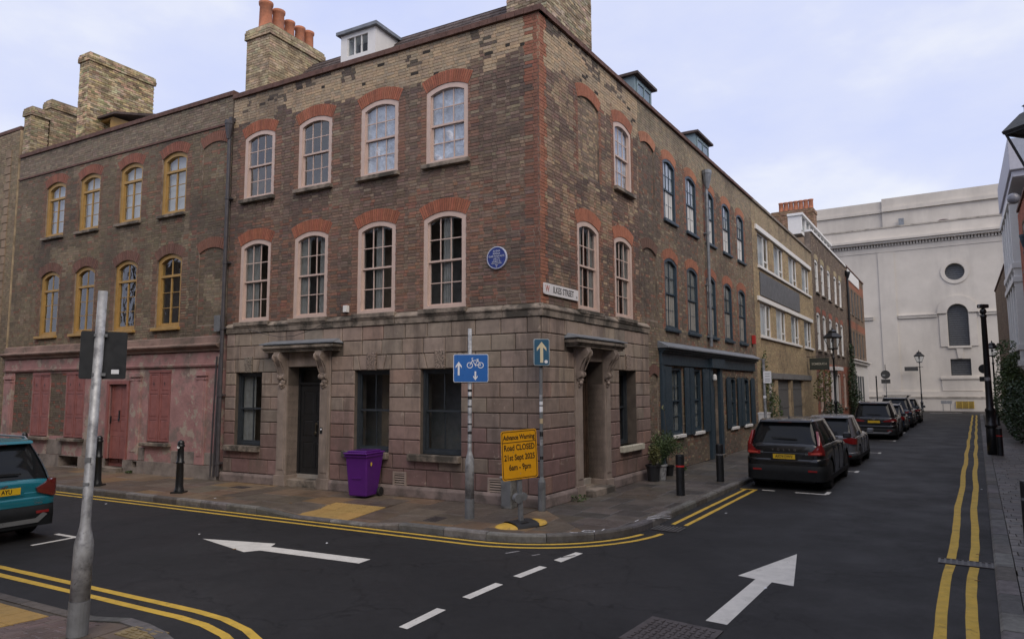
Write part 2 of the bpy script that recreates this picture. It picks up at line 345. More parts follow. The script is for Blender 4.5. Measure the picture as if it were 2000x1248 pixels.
def arch(par, o, col, n=22, single=True, y=-.004, depth=.11):
    """gauged brick arch over opening o, bricks as sub-parts when single"""
    key = (round(o.w, 2), round(o.rise, 3), o.h, n); da = 2 * o.al / n; g = .09 * da
    def wedge(mb, a0, a1, r0, r1, yy):
        vs = []
        for yv in (yy, depth):
            for (a, r) in ((a0, r0), (a1, r0), (a1, r1), (a0, r1)): vs.append((o_x + math.sin(a) * r, yv, o_z + math.cos(a) * r))
        mb.add(vs, [(0, 3, 2, 1), (0, 1, 5, 4), (1, 2, 6, 5), (2, 3, 7, 6), (3, 0, 4, 7)])
    o_x = o_z = 0; bk = MB()
    for i in range(n): wedge(bk, -o.al + i * da, -o.al + (i + 1) * da, o.R, o.R + o.h - .004, .006)
    if not single:
        bk.mi = 1
        for i in range(n):
            a0 = -o.al + i * da; wedge(bk, a0 + g, a0 + da - g, o.R + .004, o.R + o.h, y + random.uniform(-.002, .002))
        bk.col = None
        ob = bk.build('brick_arch', [M_mortar, M_archbr], par, (o.xc, 0, o.zc)); ob.color = (*jit(col, .1), 1); return ob
    ob = bk.build('brick_arch', M_mortar, par, (o.xc, 0, o.zc))
    if key not in VO:
        vb = MB(); wedge(vb, -da / 2 + g, da / 2 - g, o.R + .004, o.R + o.h, y); VO[key] = vb.mesh('brick', M_archbr)
    for i in range(n):
        a = -o.al + (i + .5) * da
        link('brick', VO[key], ob, (0, random.uniform(-.003, .002), 0), (0, a, 0), color=jit(col, .16))
    return ob
M_archbr = mat('rubbed_red_brick', src='obj', rough=.85, var=.15, scale=9, bump=.003, bscale=50, dirt=.35, dscale=1.5, dth=.55, dcol=(.09, .05, .04))
# ---------------------------------------------------------------- windows
def seg_arc(hw, z1, rise, n=10):
    if rise <= 0: return [(-hw, z1), (hw, z1)]
    Rr_ = (hw * hw + rise * rise) / (2 * rise); al = math.asin(min(1, hw / Rr_)); zc = z1 - Rr_
    return [(math.sin(-al + 2 * al * i / n) * Rr_, zc + math.cos(-al + 2 * al * i / n) * Rr_) for i in range(n + 1)]
def frame_mesh(name, w, h, rise, fw, y0, y1, M, sillh=.07, sash_y=None):
    mb = MB(); hw = w / 2
    b0 = h - fw - rise * (hw - fw) / hw
    if rise: mb.prism([(-hw, 0), (-hw + fw, 0), (-hw + fw, b0), (-hw, h - rise)], y0, y1); mb.prism([(hw, 0), (hw, h - rise), (hw - fw, b0), (hw - fw, 0)], y0, y1)
    else: mb.box(-hw, -hw + fw, y0, y1, 0, h); mb.box(hw - fw, hw, y0, y1, 0, h)
    mb.box(-hw + fw, hw - fw, y0, y1, 0, sillh)
    if rise:
        a = seg_arc(hw, h, rise); k = (hw - fw) / hw; b = seg_arc(hw - fw, h - fw, rise * k)
        for i in range(len(a) - 1): mb.prism([b[i], b[i + 1], a[i + 1], a[i]], y0, y1)
    else: mb.box(-hw + fw, hw - fw, y0, y1, h - fw, h)
    return mb.mesh(name, M)
WM = {}
def sash_window(par, x, z0, w, h, rise, M, fw=.10, y0=.02, cols=3, rows=(2, 2), glass=None, back=None, sill=None, sillM=None, bar=.022, panes=True, seam=None, cd=.095):
    """box-sash window: frame > upper and lower sash, panes, sill, curtain; cols x rows of panes in each sash"""
    key = ('w', w, h, rise, M.name, fw, y0, cols, rows, bar); y0s = y0 + .045
    if key not in WM:
        fr = frame_mesh('window_frame', w, h, rise, fw, y0, y0 + .14, M)
        iw = w - 2 * fw; zb = .07; zt = h - fw; zm = zb + (zt - zb) * rows[1] / (rows[0] + rows[1]) if sum(rows) else (zb + zt) / 2
        out = [fr]; pan = []
        for (a, b, yy, nr) in ((zm - .02, zt, y0s, rows[0]), (zb, zm + .02, y0s + .035, rows[1])):
            mb = MB(); X = iw / 2; st = .035
            mb.box(-X, -X + st, yy, yy + .035, a, b); mb.box(X - st, X, yy, yy + .035, a, b); mb.box(-X + st, X - st, yy, yy + .035, a, a + .045); 
            if not rise or yy > y0s: mb.box(-X + st, X - st, yy, yy + .035, b - .04, b)
            px = [-X + st + (iw - 2 * st) * i / cols for i in range(cols + 1)]; pz = [a + .045 + (b - .04 - a - .045) * j / nr for j in range(nr + 1)]
            for p in px[1:-1]: mb.box(p - bar / 2, p + bar / 2, yy + .004, yy + .03, a + .045, b)
            for q in pz[1:-1]: mb.box(-X + st, X - st, yy + .006, yy + .028, q - bar / 2, q + bar / 2)
            out.append(mb.mesh('sash', M))
            pw = (iw - 2 * st) / cols; ph = (b - a - .085) / nr
            pm = MB().box(0, pw, yy + .016, yy + .020, 0, ph + (.04 if 0 else 0)).mesh('pane', glass or M_glass)
            for i in range(cols):
                for j in range(nr): pan.append((pm, px[i], pz[j]))
        WM[key] = (out, pan)
    out, pan = WM[key]
    win = link('window', out[0], par, (x, 0, z0))
    for o_ in out[1:]: link('sash', o_, win)
    g_ = glass or M_glass
    for pm, a, b in pan:
        if pm.materials[0] != g_:
            k2 = (pm.name, g_.name)
            if k2 not in WM: c = pm.copy(); c.materials[0] = g_; WM[k2] = c
            pm = WM[k2]
        link('pane', pm, win, (a, random.uniform(-.0015, .0015), b))
    if sill:
        sx0, sx1, sz0, sz1, sp = sill
        mb = MB().box(sx0 - x, sx1 - x, -sp, .02 + y0, sz0 - z0, sz1 - z0); bevel(mb.build('sill', sillM or M_stone, win), .012)
    if back:
        curtain(win, w - 2 * fw, h - fw, back, y0s + cd)
    return win
def curtain(win, w, h, kind, y):
    n = 40; mb = MB(); mt = M_blind if kind == 'pale' else M_curt
    if kind == 'sheet':
        mt = M_sheet; vs = []; nx, nz_ = 14, 20; s = random.random() * 99
        for j in range(nz_ + 1):
            for i in range(nx + 1):
                xx = -w / 2 + w * i / nx; zz = .07 + (h - .07) * j / nz_
                vs.append((xx, y - .02 + .05 * noise2(xx * 3 + zz * 1.2, zz * 2.2, s) + .025 * noise2(xx * 9, zz * 6 + xx * 4, s), zz))
        mb.add(vs, [(j * (nx + 1) + i, j * (nx + 1) + i + 1, (j + 1) * (nx + 1) + i + 1, (j + 1) * (nx + 1) + i) for j in range(nz_) for i in range(nx)])
        return mb.build('dust_sheet', mt, win, smooth=True)
    if kind == 'blind': return MB().box(-w / 2, w / 2, y - .01, y, .06, h).build('blind', M_blind, win)
    spans = {'net': [(-w / 2, w / 2)], 'pale': [(-w / 2, w / 2)], 'sides': [(-w / 2, -w / 6), (w / 5, w / 2)], 'left': [(-w / 2, 0)], 'mid': [(-w * .12, w * .16)]}[kind]
    for a, b in spans:
        vs = []; k = int(n * (b - a) / w) + 4
        for i in range(k + 1):
            xx = a + (b - a) * i / k; yy = y + .025 * math.sin(i * 1.9) + .01 * math.sin(i * .7)
            vs += [(xx, yy, .05), (xx, yy, h)]
        mb.add(vs, [(2 * i, 2 * i + 2, 2 * i + 3, 2 * i + 1) for i in range(k)])
    return mb.build('curtain', mt, win, smooth=True)
def shell(par, x0, x1, z1, depth=5.0, floors=(.0, 3.7, 7.0), y0=.33, M=None, sides=(1, 1)):
    """the body of the house behind its front: floors, back and side walls"""
    mb = MB()
    mb.box(x0, x1, depth, depth + .3, 0, z1)
    if sides[0]: mb.box(x0 + .002, x0 + .25, y0, depth, 0, z1)
    if sides[1]: mb.box(x1 - .25, x1 - .002, y0, depth, 0, z1)
    mb.build('rear_wall', M or M_brickplain, par)
    f = MB()
    for z in floors: f.box(x0 + .25, x1 - .25, y0, depth, z + .02, z + .27)
    f.box(x0 + .25, x1 - .25, 1.6, 1.7, .3, z1 - .5)
    f.build('floor', M_plaster, par)
M_blind = mat('pale_blind', (.62, .61, .60), .8, var=.1, scale=3)
M_brickplain = mat('plain_stock_brick', (.26, .19, .13), .9, var=.25, scale=2, bump=.01, bscale=12)
# ---------------------------------------------------------------- roofs, chimneys, drainpipes
def tiled_roof(par, x0, x1, y0, z0, y1, z1, rows=10, name='roof', slopeends=(0, 0)):
    mb = MB()
    for r in range(rows):
        a, b = r / rows, (r + 1) / rows; ya, za, yb, zb = y0 + (y1 - y0) * a, z0 + (z1 - z0) * a, y0 + (y1 - y0) * b, z0 + (z1 - z0) * b
        xa, xb = x0 + slopeends[0] * a, x1 - slopeends[1] * a; n = max(1, int((xb - xa) / .28)); off = .14 * (r % 2)
        for i in range(n):
            p = xa + (xb - xa) * i / n; q = xa + (xb - xa) * (i + 1) / n - .008; dz = random.uniform(0, .012)
            mb.add([(p, ya - .02, za + .03 + dz), (q, ya - .02, za + .03 + dz), (q, yb, zb + .02), (p, yb, zb + .02), (p, ya - .02, za - .01), (q, ya - .02, za - .01)], [(0, 1, 2, 3), (4, 5, 1, 0)])
    mb.box(x0 + slopeends[0], x1 - slopeends[1], y1 - .02, y1 + 1.5, z1 - .06, z1 + .03)
    o = mb.build(name, M_rooftile, par); return o
def pot_mesh():
    if 'pot' not in WM: WM['pot'] = MB().lathe([(.15, 0), (.145, .05), (.13, .08), (.12, .6), (.14, .63), (.145, .70), (.115, .70), (.10, .5)], n=14).mesh('chimney_pot', M_pot, True)
    return WM['pot']
def stack(par, x0, x1, y0, y1, z0, z1, col, pots, cap=.12, M=None, name='chimney', course=.0755, rough=.0):
    """brick chimney stack built of courses, with oversailing cap and pots [(x,y,scale)]"""
    mb = MB(); mb.col = tuple(c * .6 for c in col); mb.box(x0 + .01, x1 - .01, y0 + .01, y1 - .01, z0, z1)
    nr = int((z1 - z0) / course)
    for r in range(nr):
        z = z0 + r * course; top = r >= nr - 4; e = .05 if top and r < nr - 1 else (.03 if r == nr - 1 else 0)
        for (fx, a, b) in ((0, x0, x1), (1, y0, y1)):
            for side in (0, 1):
                if fx == 0 and side == 1: continue
                p = a - e - (.11 if r % 2 else 0)
                while p < b + e:
                    q = min(p + .215, b + e); p2 = max(p, a - e)
                    if q - p2 > .04:
                        mb.col = jit(col, .28 + rough); d = e + random.uniform(0, .006 + rough * .05)
                        if fx == 0: mb.box(p2, q, y0 - d, y0 + .02, z, z + course - .011)
                        elif side == 0: mb.box(x0 - d, x0 + .02, p2, q, z, z + course - .011)
                        else: mb.box(x1 - .02, x1 + d, p2, q, z, z + course - .011)
                    p += .2265
    o = mb.build(name, M or M_rubble, par)
    for (px, py, sc) in pots:
        c = link('chimney_pot', pot_mesh(), o, (px, py, z1 - .02)); c.scale = (sc * 1.25, sc * 1.25, sc * 1.05)
    return o
def drainpipe(par, x, z0, z1, y=-.09, r=.05, hopper=True, kick=0, M=None, hs=1.0):
    mb = MB(); M = M or M_pipe
    mb.cyl((x, y, z0), (x, y, z1), r, r, 12)
    z = z0 + .3
    while z < z1: mb.cyl((x, y, z), (x, y, z + .08), r * 1.3, r * 1.3, 12); mb.box(x - r * 1.8, x + r * 1.8, y + .02, .0, z + .02, z + .06); z += 1.8
    if hopper:
        mb.lathe([(r * a * hs, b * hs) for a, b in ((1, 0), (1.2, .06), (2, .28), (2.3, .40), (2.5, .42), (2.5, .52), (1.9, .52), (1.7, .40))], (x, y - .03, z1 - .02), 10)
        mb.box(x - .05, x + .05, y, .05, z1 + .5, z1 + .62)
    if kick: mb.cyl((x, y, z0), (x, y - .12, z0 - .15), r, r, 10)
    return mb.build('drainpipe', M, par)
def foliage(mb, c, rad, n, size, seed=0, flat=False):
    rnd = random.Random(seed)
    for _ in range(n):
        while True:
            p = Vector((rnd.uniform(-1, 1), rnd.uniform(-1, 1), rnd.uniform(-1, 1)))
            if p.length <= 1: break
        l = p.length; p = p * (l ** -.45 if l > .05 else 1)
        if p.length > 1: p = p / p.length * rnd.uniform(.8, 1.05)
        q = Vector((c[0] + p.x * rad[0], c[1] + p.y * rad[1], c[2] + p.z * rad[2]))
        s = size * rnd.uniform(.6, 1.3); d = Vector((rnd.gauss(0, 1), rnd.gauss(0, 1), rnd.gauss(0, .6))).normalized(); e = d.cross(Vector((rnd.gauss(0, 1), rnd.gauss(0, 1), rnd.gauss(0, 1)))).normalized()
        mb.add([q - d * s, q + e * s * .45, q + d * s, q - e * s * .45], [(0, 1, 2, 3)])
    return mb
# ---------------------------------------------------------------- helpers for facades
def facade(u0, rot): 
    o = bpy.data.objects.new('facade', None); COL.objects.link(o); o.location = u0; o.rotation_euler = (0, 0, rot); return o
def mtx(o): return Matrix.LocRotScale(o.location, o.rotation_euler, o.scale)
def merge(tmp, house):
    rel = mtx(house).inverted() @ mtx(tmp)
    for ch in [o for o in COL.objects if o.parent == tmp]:
        b = mtx(ch); ch.parent = house; ch.matrix_basis = rel @ b
    bpy.data.objects.remove(tmp)
def quad_block(par, poly, col, y=-.03, ch=.014, name='stone_block', M=None):
    cx = sum(p[0] for p in poly) / len(poly); cz = sum(p[1] for p in poly) / len(poly)
    w = (max(p[0] for p in poly) - min(p[0] for p in poly)) / 2; h = (max(p[1] for p in poly) - min(p[1] for p in poly)) / 2
    mb = MB(); n = len(poly); yy = y + random.uniform(-.003, .003)
    inner = [(cx + (x - cx) * (1 - ch / w), cz + (z - cz) * (1 - ch / h)) for x, z in poly]
    vs = [(x, .012, z) for x, z in poly] + [(x, yy + ch * .8, z) for x, z in poly] + [(x, yy, z) for x, z in inner]
    fs = [(i, (i + 1) % n, (i + 1) % n + n, i + n) for i in range(n)] + [(i + n, (i + 1) % n + n, (i + 1) % n + 2 * n, i + 2 * n) for i in range(n)] + [tuple(range(2 * n, 3 * n))]
    return mb.add(vs, fs).build(name, M or M_block, par, color=col)
def free(x0, x1, blocked):
    segs = [(x0, x1)]
    for p, q in blocked:
        ns = []
        for a, b in segs:
            if q <= a or p >= b: ns.append((a, b)); continue
            if a < p: ns.append((a, p))
            if b > q: ns.append((q, b))
        segs = ns
    return segs
LEV = [.244, .606, .923, 1.252, 1.566, 1.881, 2.205, 2.524, 2.844, 3.195, 3.549, 3.887]
def rusticated(par, x0, x1, ops, pil, colfn):
    """blocks between the levels, joints recessed; flared voussoirs and a carved keystone over each window"""
    j = .017
    for k in range(len(LEV) - 1):
        za, zb = LEV[k] + j / 2, LEV[k + 1] - j / 2; zc = (za + zb) / 2
        bl = [(o.x0, o.x1) for o in ops if o.z0 - .02 < zc < o.z1] + [(a, b) for a, b, c, d in pil if c < zc < d]
        flare = [o for o in ops if k == 8 and not getattr(o, 'door', 0)]
        bl += [(o.x0 - .05, o.x1 + .05) for o in flare]
        for a, b in free(x0, x1, bl):
            w = b - a
            if w < .08: continue
            if w < .75: cuts = [a, b] if k % 2 == 0 else [a, a + w * (.55 if w > .45 else 1), b]
            elif w < 1.4: cuts = [a, b] if (k % 2 and w < 1.15) else [a, a + w * .5, b]
            else:
                n = max(2, int(round(w / .62))); cuts = [a] + [a + (i + (0 if k % 2 else .5)) * w / n for i in range(1 if k % 2 else 0, n)] + [b]
            cuts = sorted(set(round(c, 3) for c in cuts))
            for p, q in zip(cuts, cuts[1:]):
                if q - p > .05: quad_block(par, [(p + j / 2, za), (q - j / 2, za), (q - j / 2, zb), (p + j / 2, zb)], colfn((p + q) / 2, zc))
        for o in flare:
            kw = .13; xs0 = [o.x0 - .05, o.x0 + .17 * o.w, o.xc - kw * .95]; tops = [o.x0 - .05, o.x0 + .09 * o.w, o.xc - kw * 1.08]
            q = [(xs0[0], tops[0]), (xs0[1], tops[1]), (xs0[2], tops[2])]; q2 = [(2 * o.xc - a, 2 * o.xc - b) for a, b in q][::-1]
            qq = q + q2
            for i in (0, 1, 3, 4):
                (a0, a1), (b0, b1) = qq[i], qq[i + 1]
                quad_block(par, [(a0 + j / 2, za), (b0 - j / 2, za), (b1 - j / 2, zb), (a1 + j / 2, zb)], colfn(a0, zc))
            (a0, a1), (b0, b1) = qq[2], qq[3]
            ks = quad_block(par, [(a0, za - .01), (b0, za - .01), (b1 + .01, zb + .07), (a1 - .01, zb + .07)], colfn(a0, zc), y=-.06, name='keystone', M=M_verm)
M_verm = mat('vermiculated_stone', src='obj', rough=.9, var=.3, scale=30, bump=.03, bscale=45, dirt=.95, dscale=32, dth=.48, dcol=(.03, .025, .02))
def console(par, x, z0, z1, w, proj, M):
    """scrolled bracket: S-profile with volutes and a hanging leaf"""
    h = z1 - z0; mb = MB()
    prof = [(0, z1), (-proj, z1), (-proj * 1.03, z1 - h * .12), (-proj * .85, z1 - h * .26), (-proj * .52, z1 - h * .42), (-proj * .36, z1 - h * .60), (-proj * .40, z1 - h * .72), (-proj * .30, z1 - h * .80), (0, z1 - h * .82)]
    mb.prism(prof, x - w / 2, x + w / 2, 'x')
    for sgn in (-1, 1):
        X = x + sgn * (w / 2 - .012); mb.lathe([(.001, -.02), (h * .125, -.02), (h * .125, .02), (.001, .02)], (X, -proj * .80, z1 - h * .15), 14, 'x'); mb.lathe([(.001, -.028), (h * .05, -.028), (h * .05, .028), (.001, .028)], (X, -proj * .80, z1 - h * .15), 10, 'x')
        mb.lathe([(.001, -.02), (h * .08, -.02), (h * .08, .02), (.001, .02)], (X, -proj * .34, z1 - h * .70), 12, 'x')
        mb.cyl((X, -proj * .95, z1 - h * .26), (X, -proj * .46, z1 - h * .60), .014, .014, 6)
    for i, (dy, dz, r) in enumerate(((.34, .72, .055), (.22, .84, .06), (.30, .92, .045), (.12, .95, .045), (.2, 1.0, .03))):
        mb.ball((x + (.03 if i % 2 else -.03), -proj * dy - .02, z1 - h * dz), r, (1.3, .9, 1.1), 6)
        mb.ball((x - (.04 if i % 2 else -.045), -proj * dy, z1 - h * dz + .02), r * .8, (1, .9, 1.3), 6)
    return mb.build('console', M, par)
def portal(par, xa, xb, oa, ob, ztop, reveal, doorM, canx, zstep=.17, steps=True, capz=3.34):
    """stone doorcase: pilasters, frieze, consoles and canopy round a recessed panelled door"""
    for a, b in ((xa, oa), (ob, xb)):
        mb = MB(); mb.box(a, b, -.06, reveal, .26, 2.5); mb.box(a - .03, b + .03, -.10, reveal - .01, 0, .26); mb.box(a + .06, b - .06, -.075, -.05, .40, 2.38)
        mb.box(a + .02, b - .02, -.03, reveal - .02, 2.5, capz)
        bevel(mb.build('pilaster', M_stoneP, par), .008)
    mb = MB(); mb.box(oa, ob, -.02, reveal, ztop, capz); mb.box(oa + .05, ob - .05, -.05, -.01, capz - .10, capz); bevel(mb.build('frieze', M_stoneP, par), .006)
    console(par, (xa + oa) / 2 + .02, 2.45, capz, .21, .30, M_stoneP); console(par, (xb + ob) / 2 - .02, 2.45, capz, .21, .30, M_stoneP)
    ca, cb = canx; mb = MB(); p = .36
    for e, za, zb in ((0, 0, .05), (.03, .05, .09), (.07, .09, .16), (.02, .16, .19)):
        mb.box(ca + .1 - e, cb - .1 + e, -p + .08 - e, .0, capz + za, capz + zb - .002)
    bevel(mb.build('canopy', M_stone, par), .01)
    lm = MB(); z = capz + .19
    lm.add([(ca, -p, z), (cb, -p, z), (cb, 0, z), (ca, 0, z), (ca, -p, z + .025), (cb, -p, z + .025), (cb - .15, 0, z + .13), (ca + .15, 0, z + .13)], [(0, 3, 2, 1), (0, 1, 5, 4), (4, 5, 6, 7), (1, 2, 6, 5), (3, 0, 4, 7)])
    lm.build('lead_cover', M_lead, par)
    mb = MB()
    mb.box(oa, ob, -.02 if steps else -.30, reveal + .1, -.02, zstep)
    bevel(mb.build('doorstep', M_stone, par), .012)
    # frame, fanlight and door
    y = reveal - .08; fr = MB(); zt = ztop; tz = ztop - .46
    fr.box(oa, oa + .07, y, y + .1, zstep, zt); fr.box(ob - .07, ob, y, y + .1, zstep, zt); fr.box(oa + .07, ob - .07, y, y + .1, zt - .05, zt); fr.box(oa + .07, ob - .07, y - .01, y + .1, tz, tz + .07)
    f = fr.build('door_frame', doorM, par); MB().box(oa + .07, ob - .07, y + .05, y + .056, tz + .07, zt - .05).build('fanlight', M_glass, f)
    d = panel_door(par, oa + .08, ob - .08, y + .03, zstep + .01, tz - .005, doorM)
    return d
def panel_door(par, x0, x1, y, z0, z1, M, rows=((.10, .38), (.44, .62), (.68, .93)), name='door', handle=True, single=False):
    w, h = x1 - x0, z1 - z0; mb = MB(); mb.box(x0, x1, y + .012, y + .05, z0, z1); t = .035
    cols = [(x0 + w * .10, x0 + w * .455), (x0 + w * .545, x0 + w * .90)]
    if single: cols = [(x0 + w * .14, x0 + w * .86)]
    zs = [z0] + [z0 + h * v for r_ in rows for v in r_] + [z1]
    for i in range(0, len(zs), 2): mb.box(x0 + .001, x1 - .001, y, y + .02, zs[i] + .0005, zs[i + 1] - .0005)
    for a, b in ([(x0, cols[0][0])] + [(p[1], q[0]) for p, q in zip(cols, cols[1:])] + [(cols[-1][1], x1)]):
        for r_ in rows: mb.box(a + .001, b - .001, y, y + .02, z0 + h * r_[0], z0 + h * r_[1])
    d = mb.build(name, M, par)
    for a, b in cols:
        for r_ in rows:
            pm = MB(); A, B, C_, D_ = a + t, b - t, z0 + h * r_[0] + t, z0 + h * r_[1] - t
            pm.add([(a + .012, y + .014, C_ - t + .012), (b - .012, y + .014, C_ - t + .012), (b - .012, y + .014, D_ + t - .012), (a + .012, y + .014, D_ + t - .012), (A, y + .003, C_), (B, y + .003, C_), (B, y + .003, D_), (A, y + .003, D_)], [(4, 5, 6, 7), (0, 1, 5, 4), (1, 2, 6, 5), (2, 3, 7, 6), (3, 0, 4, 7)])
            pm.build('panel', M, d)
    return d
# ================================================================ CORNER HOUSE
house = thing('corner_house', 'three storey brown brick corner house with rusticated stucco ground floor and pale pink sash windows', 'house', C0, ROTL)
RED = (.265, .105, .065); BUFF = (.45, .325, .205); BRN = (.192, .130, .097); DKB = (.122, .086, .070)
def mixc(a, b, t): return tuple(x + (y - x) * t for x, y in zip(a, b))
def col_corner(x, z, side, ops=None):
    r = random.random(); n = noise2(x * .55, z * .55, 1 if side == 'L' else 2); n2 = noise2(x * 1.7, z * 1.7, 5)
    if side == 'L':
        if x > -.36 + .12 * (int(z / .30) % 2): return jit(mixc(RED, DKB, .42 if z < 9 else .1), .15)
    elif x < .36 - .12 * (int(z / .30) % 2): return jit(mixc(RED, (.34, .15, .09), .4), .15)
    lim = 9.55 + .45 * n2 + (.1 if side == 'L' else 0)
    if side == 'R' and x > 3: lim -= .15
    if z > lim: 
        if z > 10.05 and n2 > .12 and r < .7: return jit((.12, .095, .075), .2)
        if r < .035: return (.03, .025, .02)
        return jit(mixc(BUFF, (.33, .265, .19), r), .09)
    for o in ops or []:
        for e in (o.x0, o.x1):
            if abs(x - e) < (.24 if int(z / .151) % 2 else .14) and o.z0 - .1 < z < o.z1 + .1 and (x < o.x0 or x > o.x1): return jit(mixc(RED, BRN, (.5 if side == 'L' else .3) + .4 * r), .18)
    c = mixc(BRN, DKB, min(1, max(0, .5 + n * 1.4)))
    if z < 7 and r < .20 + n2 * .4: c = mixc(c, RED, .5)
    if z > 7 and r > .8: c = mixc(c, (.25, .20, .14), .6)
    if side == 'R' and (n2 > .12 or r > .86): c = mixc(c, BUFF, .38 if n2 > .12 else .5)
    return jit(c, .24)
RI = .14; AH = .31
Lw2 = [Op(-(s + .575), -(s - .575), 7.56, 9.34 + .09, RI, AH) for s in (8.48, 6.45, 4.34, 2.37)]
Lw1 = [Op(-(s + .575), -(s - .575), 4.20, 6.41, RI, AH) for s in (8.51, 6.50, 4.38, 2.42)]
rubbed = (.30, .105, .06)
lo = facade(C0, ROTL)
opsL = Lw1 + Lw2
slab(lo, 'wall', -9.55, 0, 4.18, 9.47, opsL, M_mortar); slab(lo, 'parapet_wall', -9.55, 0, 9.472, 10.52, [], M_mortarB)
bricks(lo, -9.55, -.0, 4.18, 10.52, opsL, lambda x, z: col_corner(x, z, 'L', opsL), 100, (-.6, 4.2))
for o in opsL: arch(lo, o, rubbed, 22 if True else 18)
KC = ['left', 'sides', 'mid', 'mid']; K2 = [None, None, 'sheet', 'sheet']
for i, o in enumerate(Lw1):
    sash_window(lo, o.xc, 4.20, 1.15, 2.21, RI, M_pinkwood, fw=.11, y0=.012, cols=3, rows=(2, 2), back=KC[i], sill=(o.x0 - .08, o.x1 + .06, 4.08, 4.19, .11), glass=M_glass)
for i, o in enumerate(Lw2):
    sash_window(lo, o.xc, 7.56, 1.15, 1.87, RI, M_pinkwood, fw=.11, y0=.012, cols=3, rows=(2, 2), back=K2[i], sill=(o.x0 - .07, o.x1 + .07, 7.45, 7.55, .12), glass=M_glassU)
# coping, string course
def stringcourse(par, x0, x1, name='string_course'):
    mb = MB(); n = int((x1 - x0) / .9); 
    for i in range(n):
        a = x0 + (x1 - x0) * i / n; b = x0 + (x1 - x0) * (i + 1) / n - .006; e = random.uniform(-.006, .006)
        mb.prism([(.01, 3.893), (-.055 + e, 3.893), (-.06 + e, 4.02), (-.085 + e, 4.05), (-.085 + e, 4.08), (.01, 4.176)], a, b, 'x')
    return bevel(mb.build(name, M_stone, par), .01)
def coping(par, x0, x1, z=10.52, p=.07, M=None, name='coping'):
    mb = MB(); x = x0
    while x < x1:
        b = min(x + .225, x1); mb.box(x + .004, b - .004, -p - random.uniform(0, .012), .36, z + .002, z + .10 + random.uniform(0, .01)); x = b
    mb.box(x0, x1, -p + .03, .34, z + .105, z + .15)
    return mb.build(name, M or M_copl, par)
stringcourse(lo, -9.5, 0.06); coping(lo, -9.55, .07)
# ground floor
G = [Op(-9.08, -8.10, .95, 2.838), Op(-4.96, -3.92, .95, 2.838), Op(-3.03, -1.95, .95, 2.838)]
GD = Op(-7.15, -6.03, .0, 2.98); GD.door = 1
slab(lo, 'ground_floor_wall', -9.5, -.0, 0, 3.888, G + [GD], M_joint, y0=0, y1=.42)
pil = [(-7.47, -5.70, 0, 3.50), (-7.86, -5.34, 3.2, 3.535)]
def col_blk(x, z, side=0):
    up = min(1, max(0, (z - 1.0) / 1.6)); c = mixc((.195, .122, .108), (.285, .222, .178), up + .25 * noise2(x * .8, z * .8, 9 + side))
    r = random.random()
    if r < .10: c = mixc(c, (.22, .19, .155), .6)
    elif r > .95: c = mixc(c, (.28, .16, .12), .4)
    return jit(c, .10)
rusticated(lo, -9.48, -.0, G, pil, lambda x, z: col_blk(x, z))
mb = MB(); 
M_plin = (mat('plinth_render', (.20, .155, .14), .9, var=.25, scale=3, bump=.008, bscale=15, dirt=.7, dscale=2.2, dth=.48, dcol=(.07, .06, .052), fleck=.5, fscale=5, fth=.66, fcol=(.42, .38, .36)))
for a, b in free(-9.52, .10, [(-7.5, -5.67)]): bevel(MB().prism([(.0, 0), (-.10, 0), (-.10, .18), (-.065, .238), (.0, .238)], a, b, 'x').build('plinth', M_plin, lo), .012)
for i, o in enumerate(G):
    sash_window(lo, o.xc, .955, o.w - .002, 1.88, 0, M_slate, fw=.055, y0=.09, cols=2, rows=(1, 1), back=['left', None, None][i], bar=.018)
    bevel(MB().box(o.x0 - .28, o.x1 + .02, -.15, .18, .80, .95).build('sill', M_stone, lo), .015)
d = portal(lo, -7.47, -5.70, -7.15, -6.03, 2.97, .42, M_black, (-7.86, -5.34), capz=3.33)
kn = MB(); kn.lathe([(.035, 0), (.045, .006), (.035, .014)], (-6.52, .345, 1.52), 12, 'y'); kn.box(-6.535, -6.505, .33, .36, 1.33, 1.50); kn.lathe([(.03, -.01), (.045, 0), (.03, .012)], (-6.52, .32, 1.30), 12, 'y')
kn.build('door_knocker', mat('worn_brass', (.10, .085, .06), .5, metal=.7, var=.3), d)
bp = MB().box(-5.99, -5.90, -.075, -.06, 1.32, 1.48).build('bell_plate', M_black, lo); MB().lathe([(.02, -.012), (.022, 0), (.001, 0)], (-5.945, -.075, 1.43), 10, 'y').build('bell_push', M_signw, bp)
def airbrick(par, x0, x1, z0, z1):
    mb = MB(); mb.box(x0, x0 + .05, -.055, 0, z0, z1); mb.box(x1 - .05, x1, -.055, 0, z0, z1); mb.box(x0 + .05, x1 - .05, -.055, 0, z0, z0 + .04); mb.box(x0 + .05, x1 - .05, -.055, 0, z1 - .04, z1)
    v = mb.build('vent_frame', M_stoneP, par); MB().box(x0 + .05, x1 - .05, -.036, -.032, z0 + .04, z1 - .04).build('vent_void', M_blk, v)
    k = 5; 
    for i in range(k): 
        z = z0 + .055 + i * (z1 - z0 - .08) / k; MB().add([(x0 + .05, -.035, z + .03), (x1 - .05, -.035, z + .03), (x1 - .05, -.052, z), (x0 + .05, -.052, z), (x0 + .05, -.035, z + .02), (x1 - .05, -.035, z + .02)], [(0, 1, 2, 3), (3, 2, 5, 4)]).build('louvre', M_stoneP, v)
airbrick(lo, -3.76, -3.38, .20, .54); airbrick(lo, -1.26, -.88, .20, .54)
MB().box(-5.30, -5.19, -.10, -.0, 4.26, 4.42).build('sensor_box', M_white, lo)
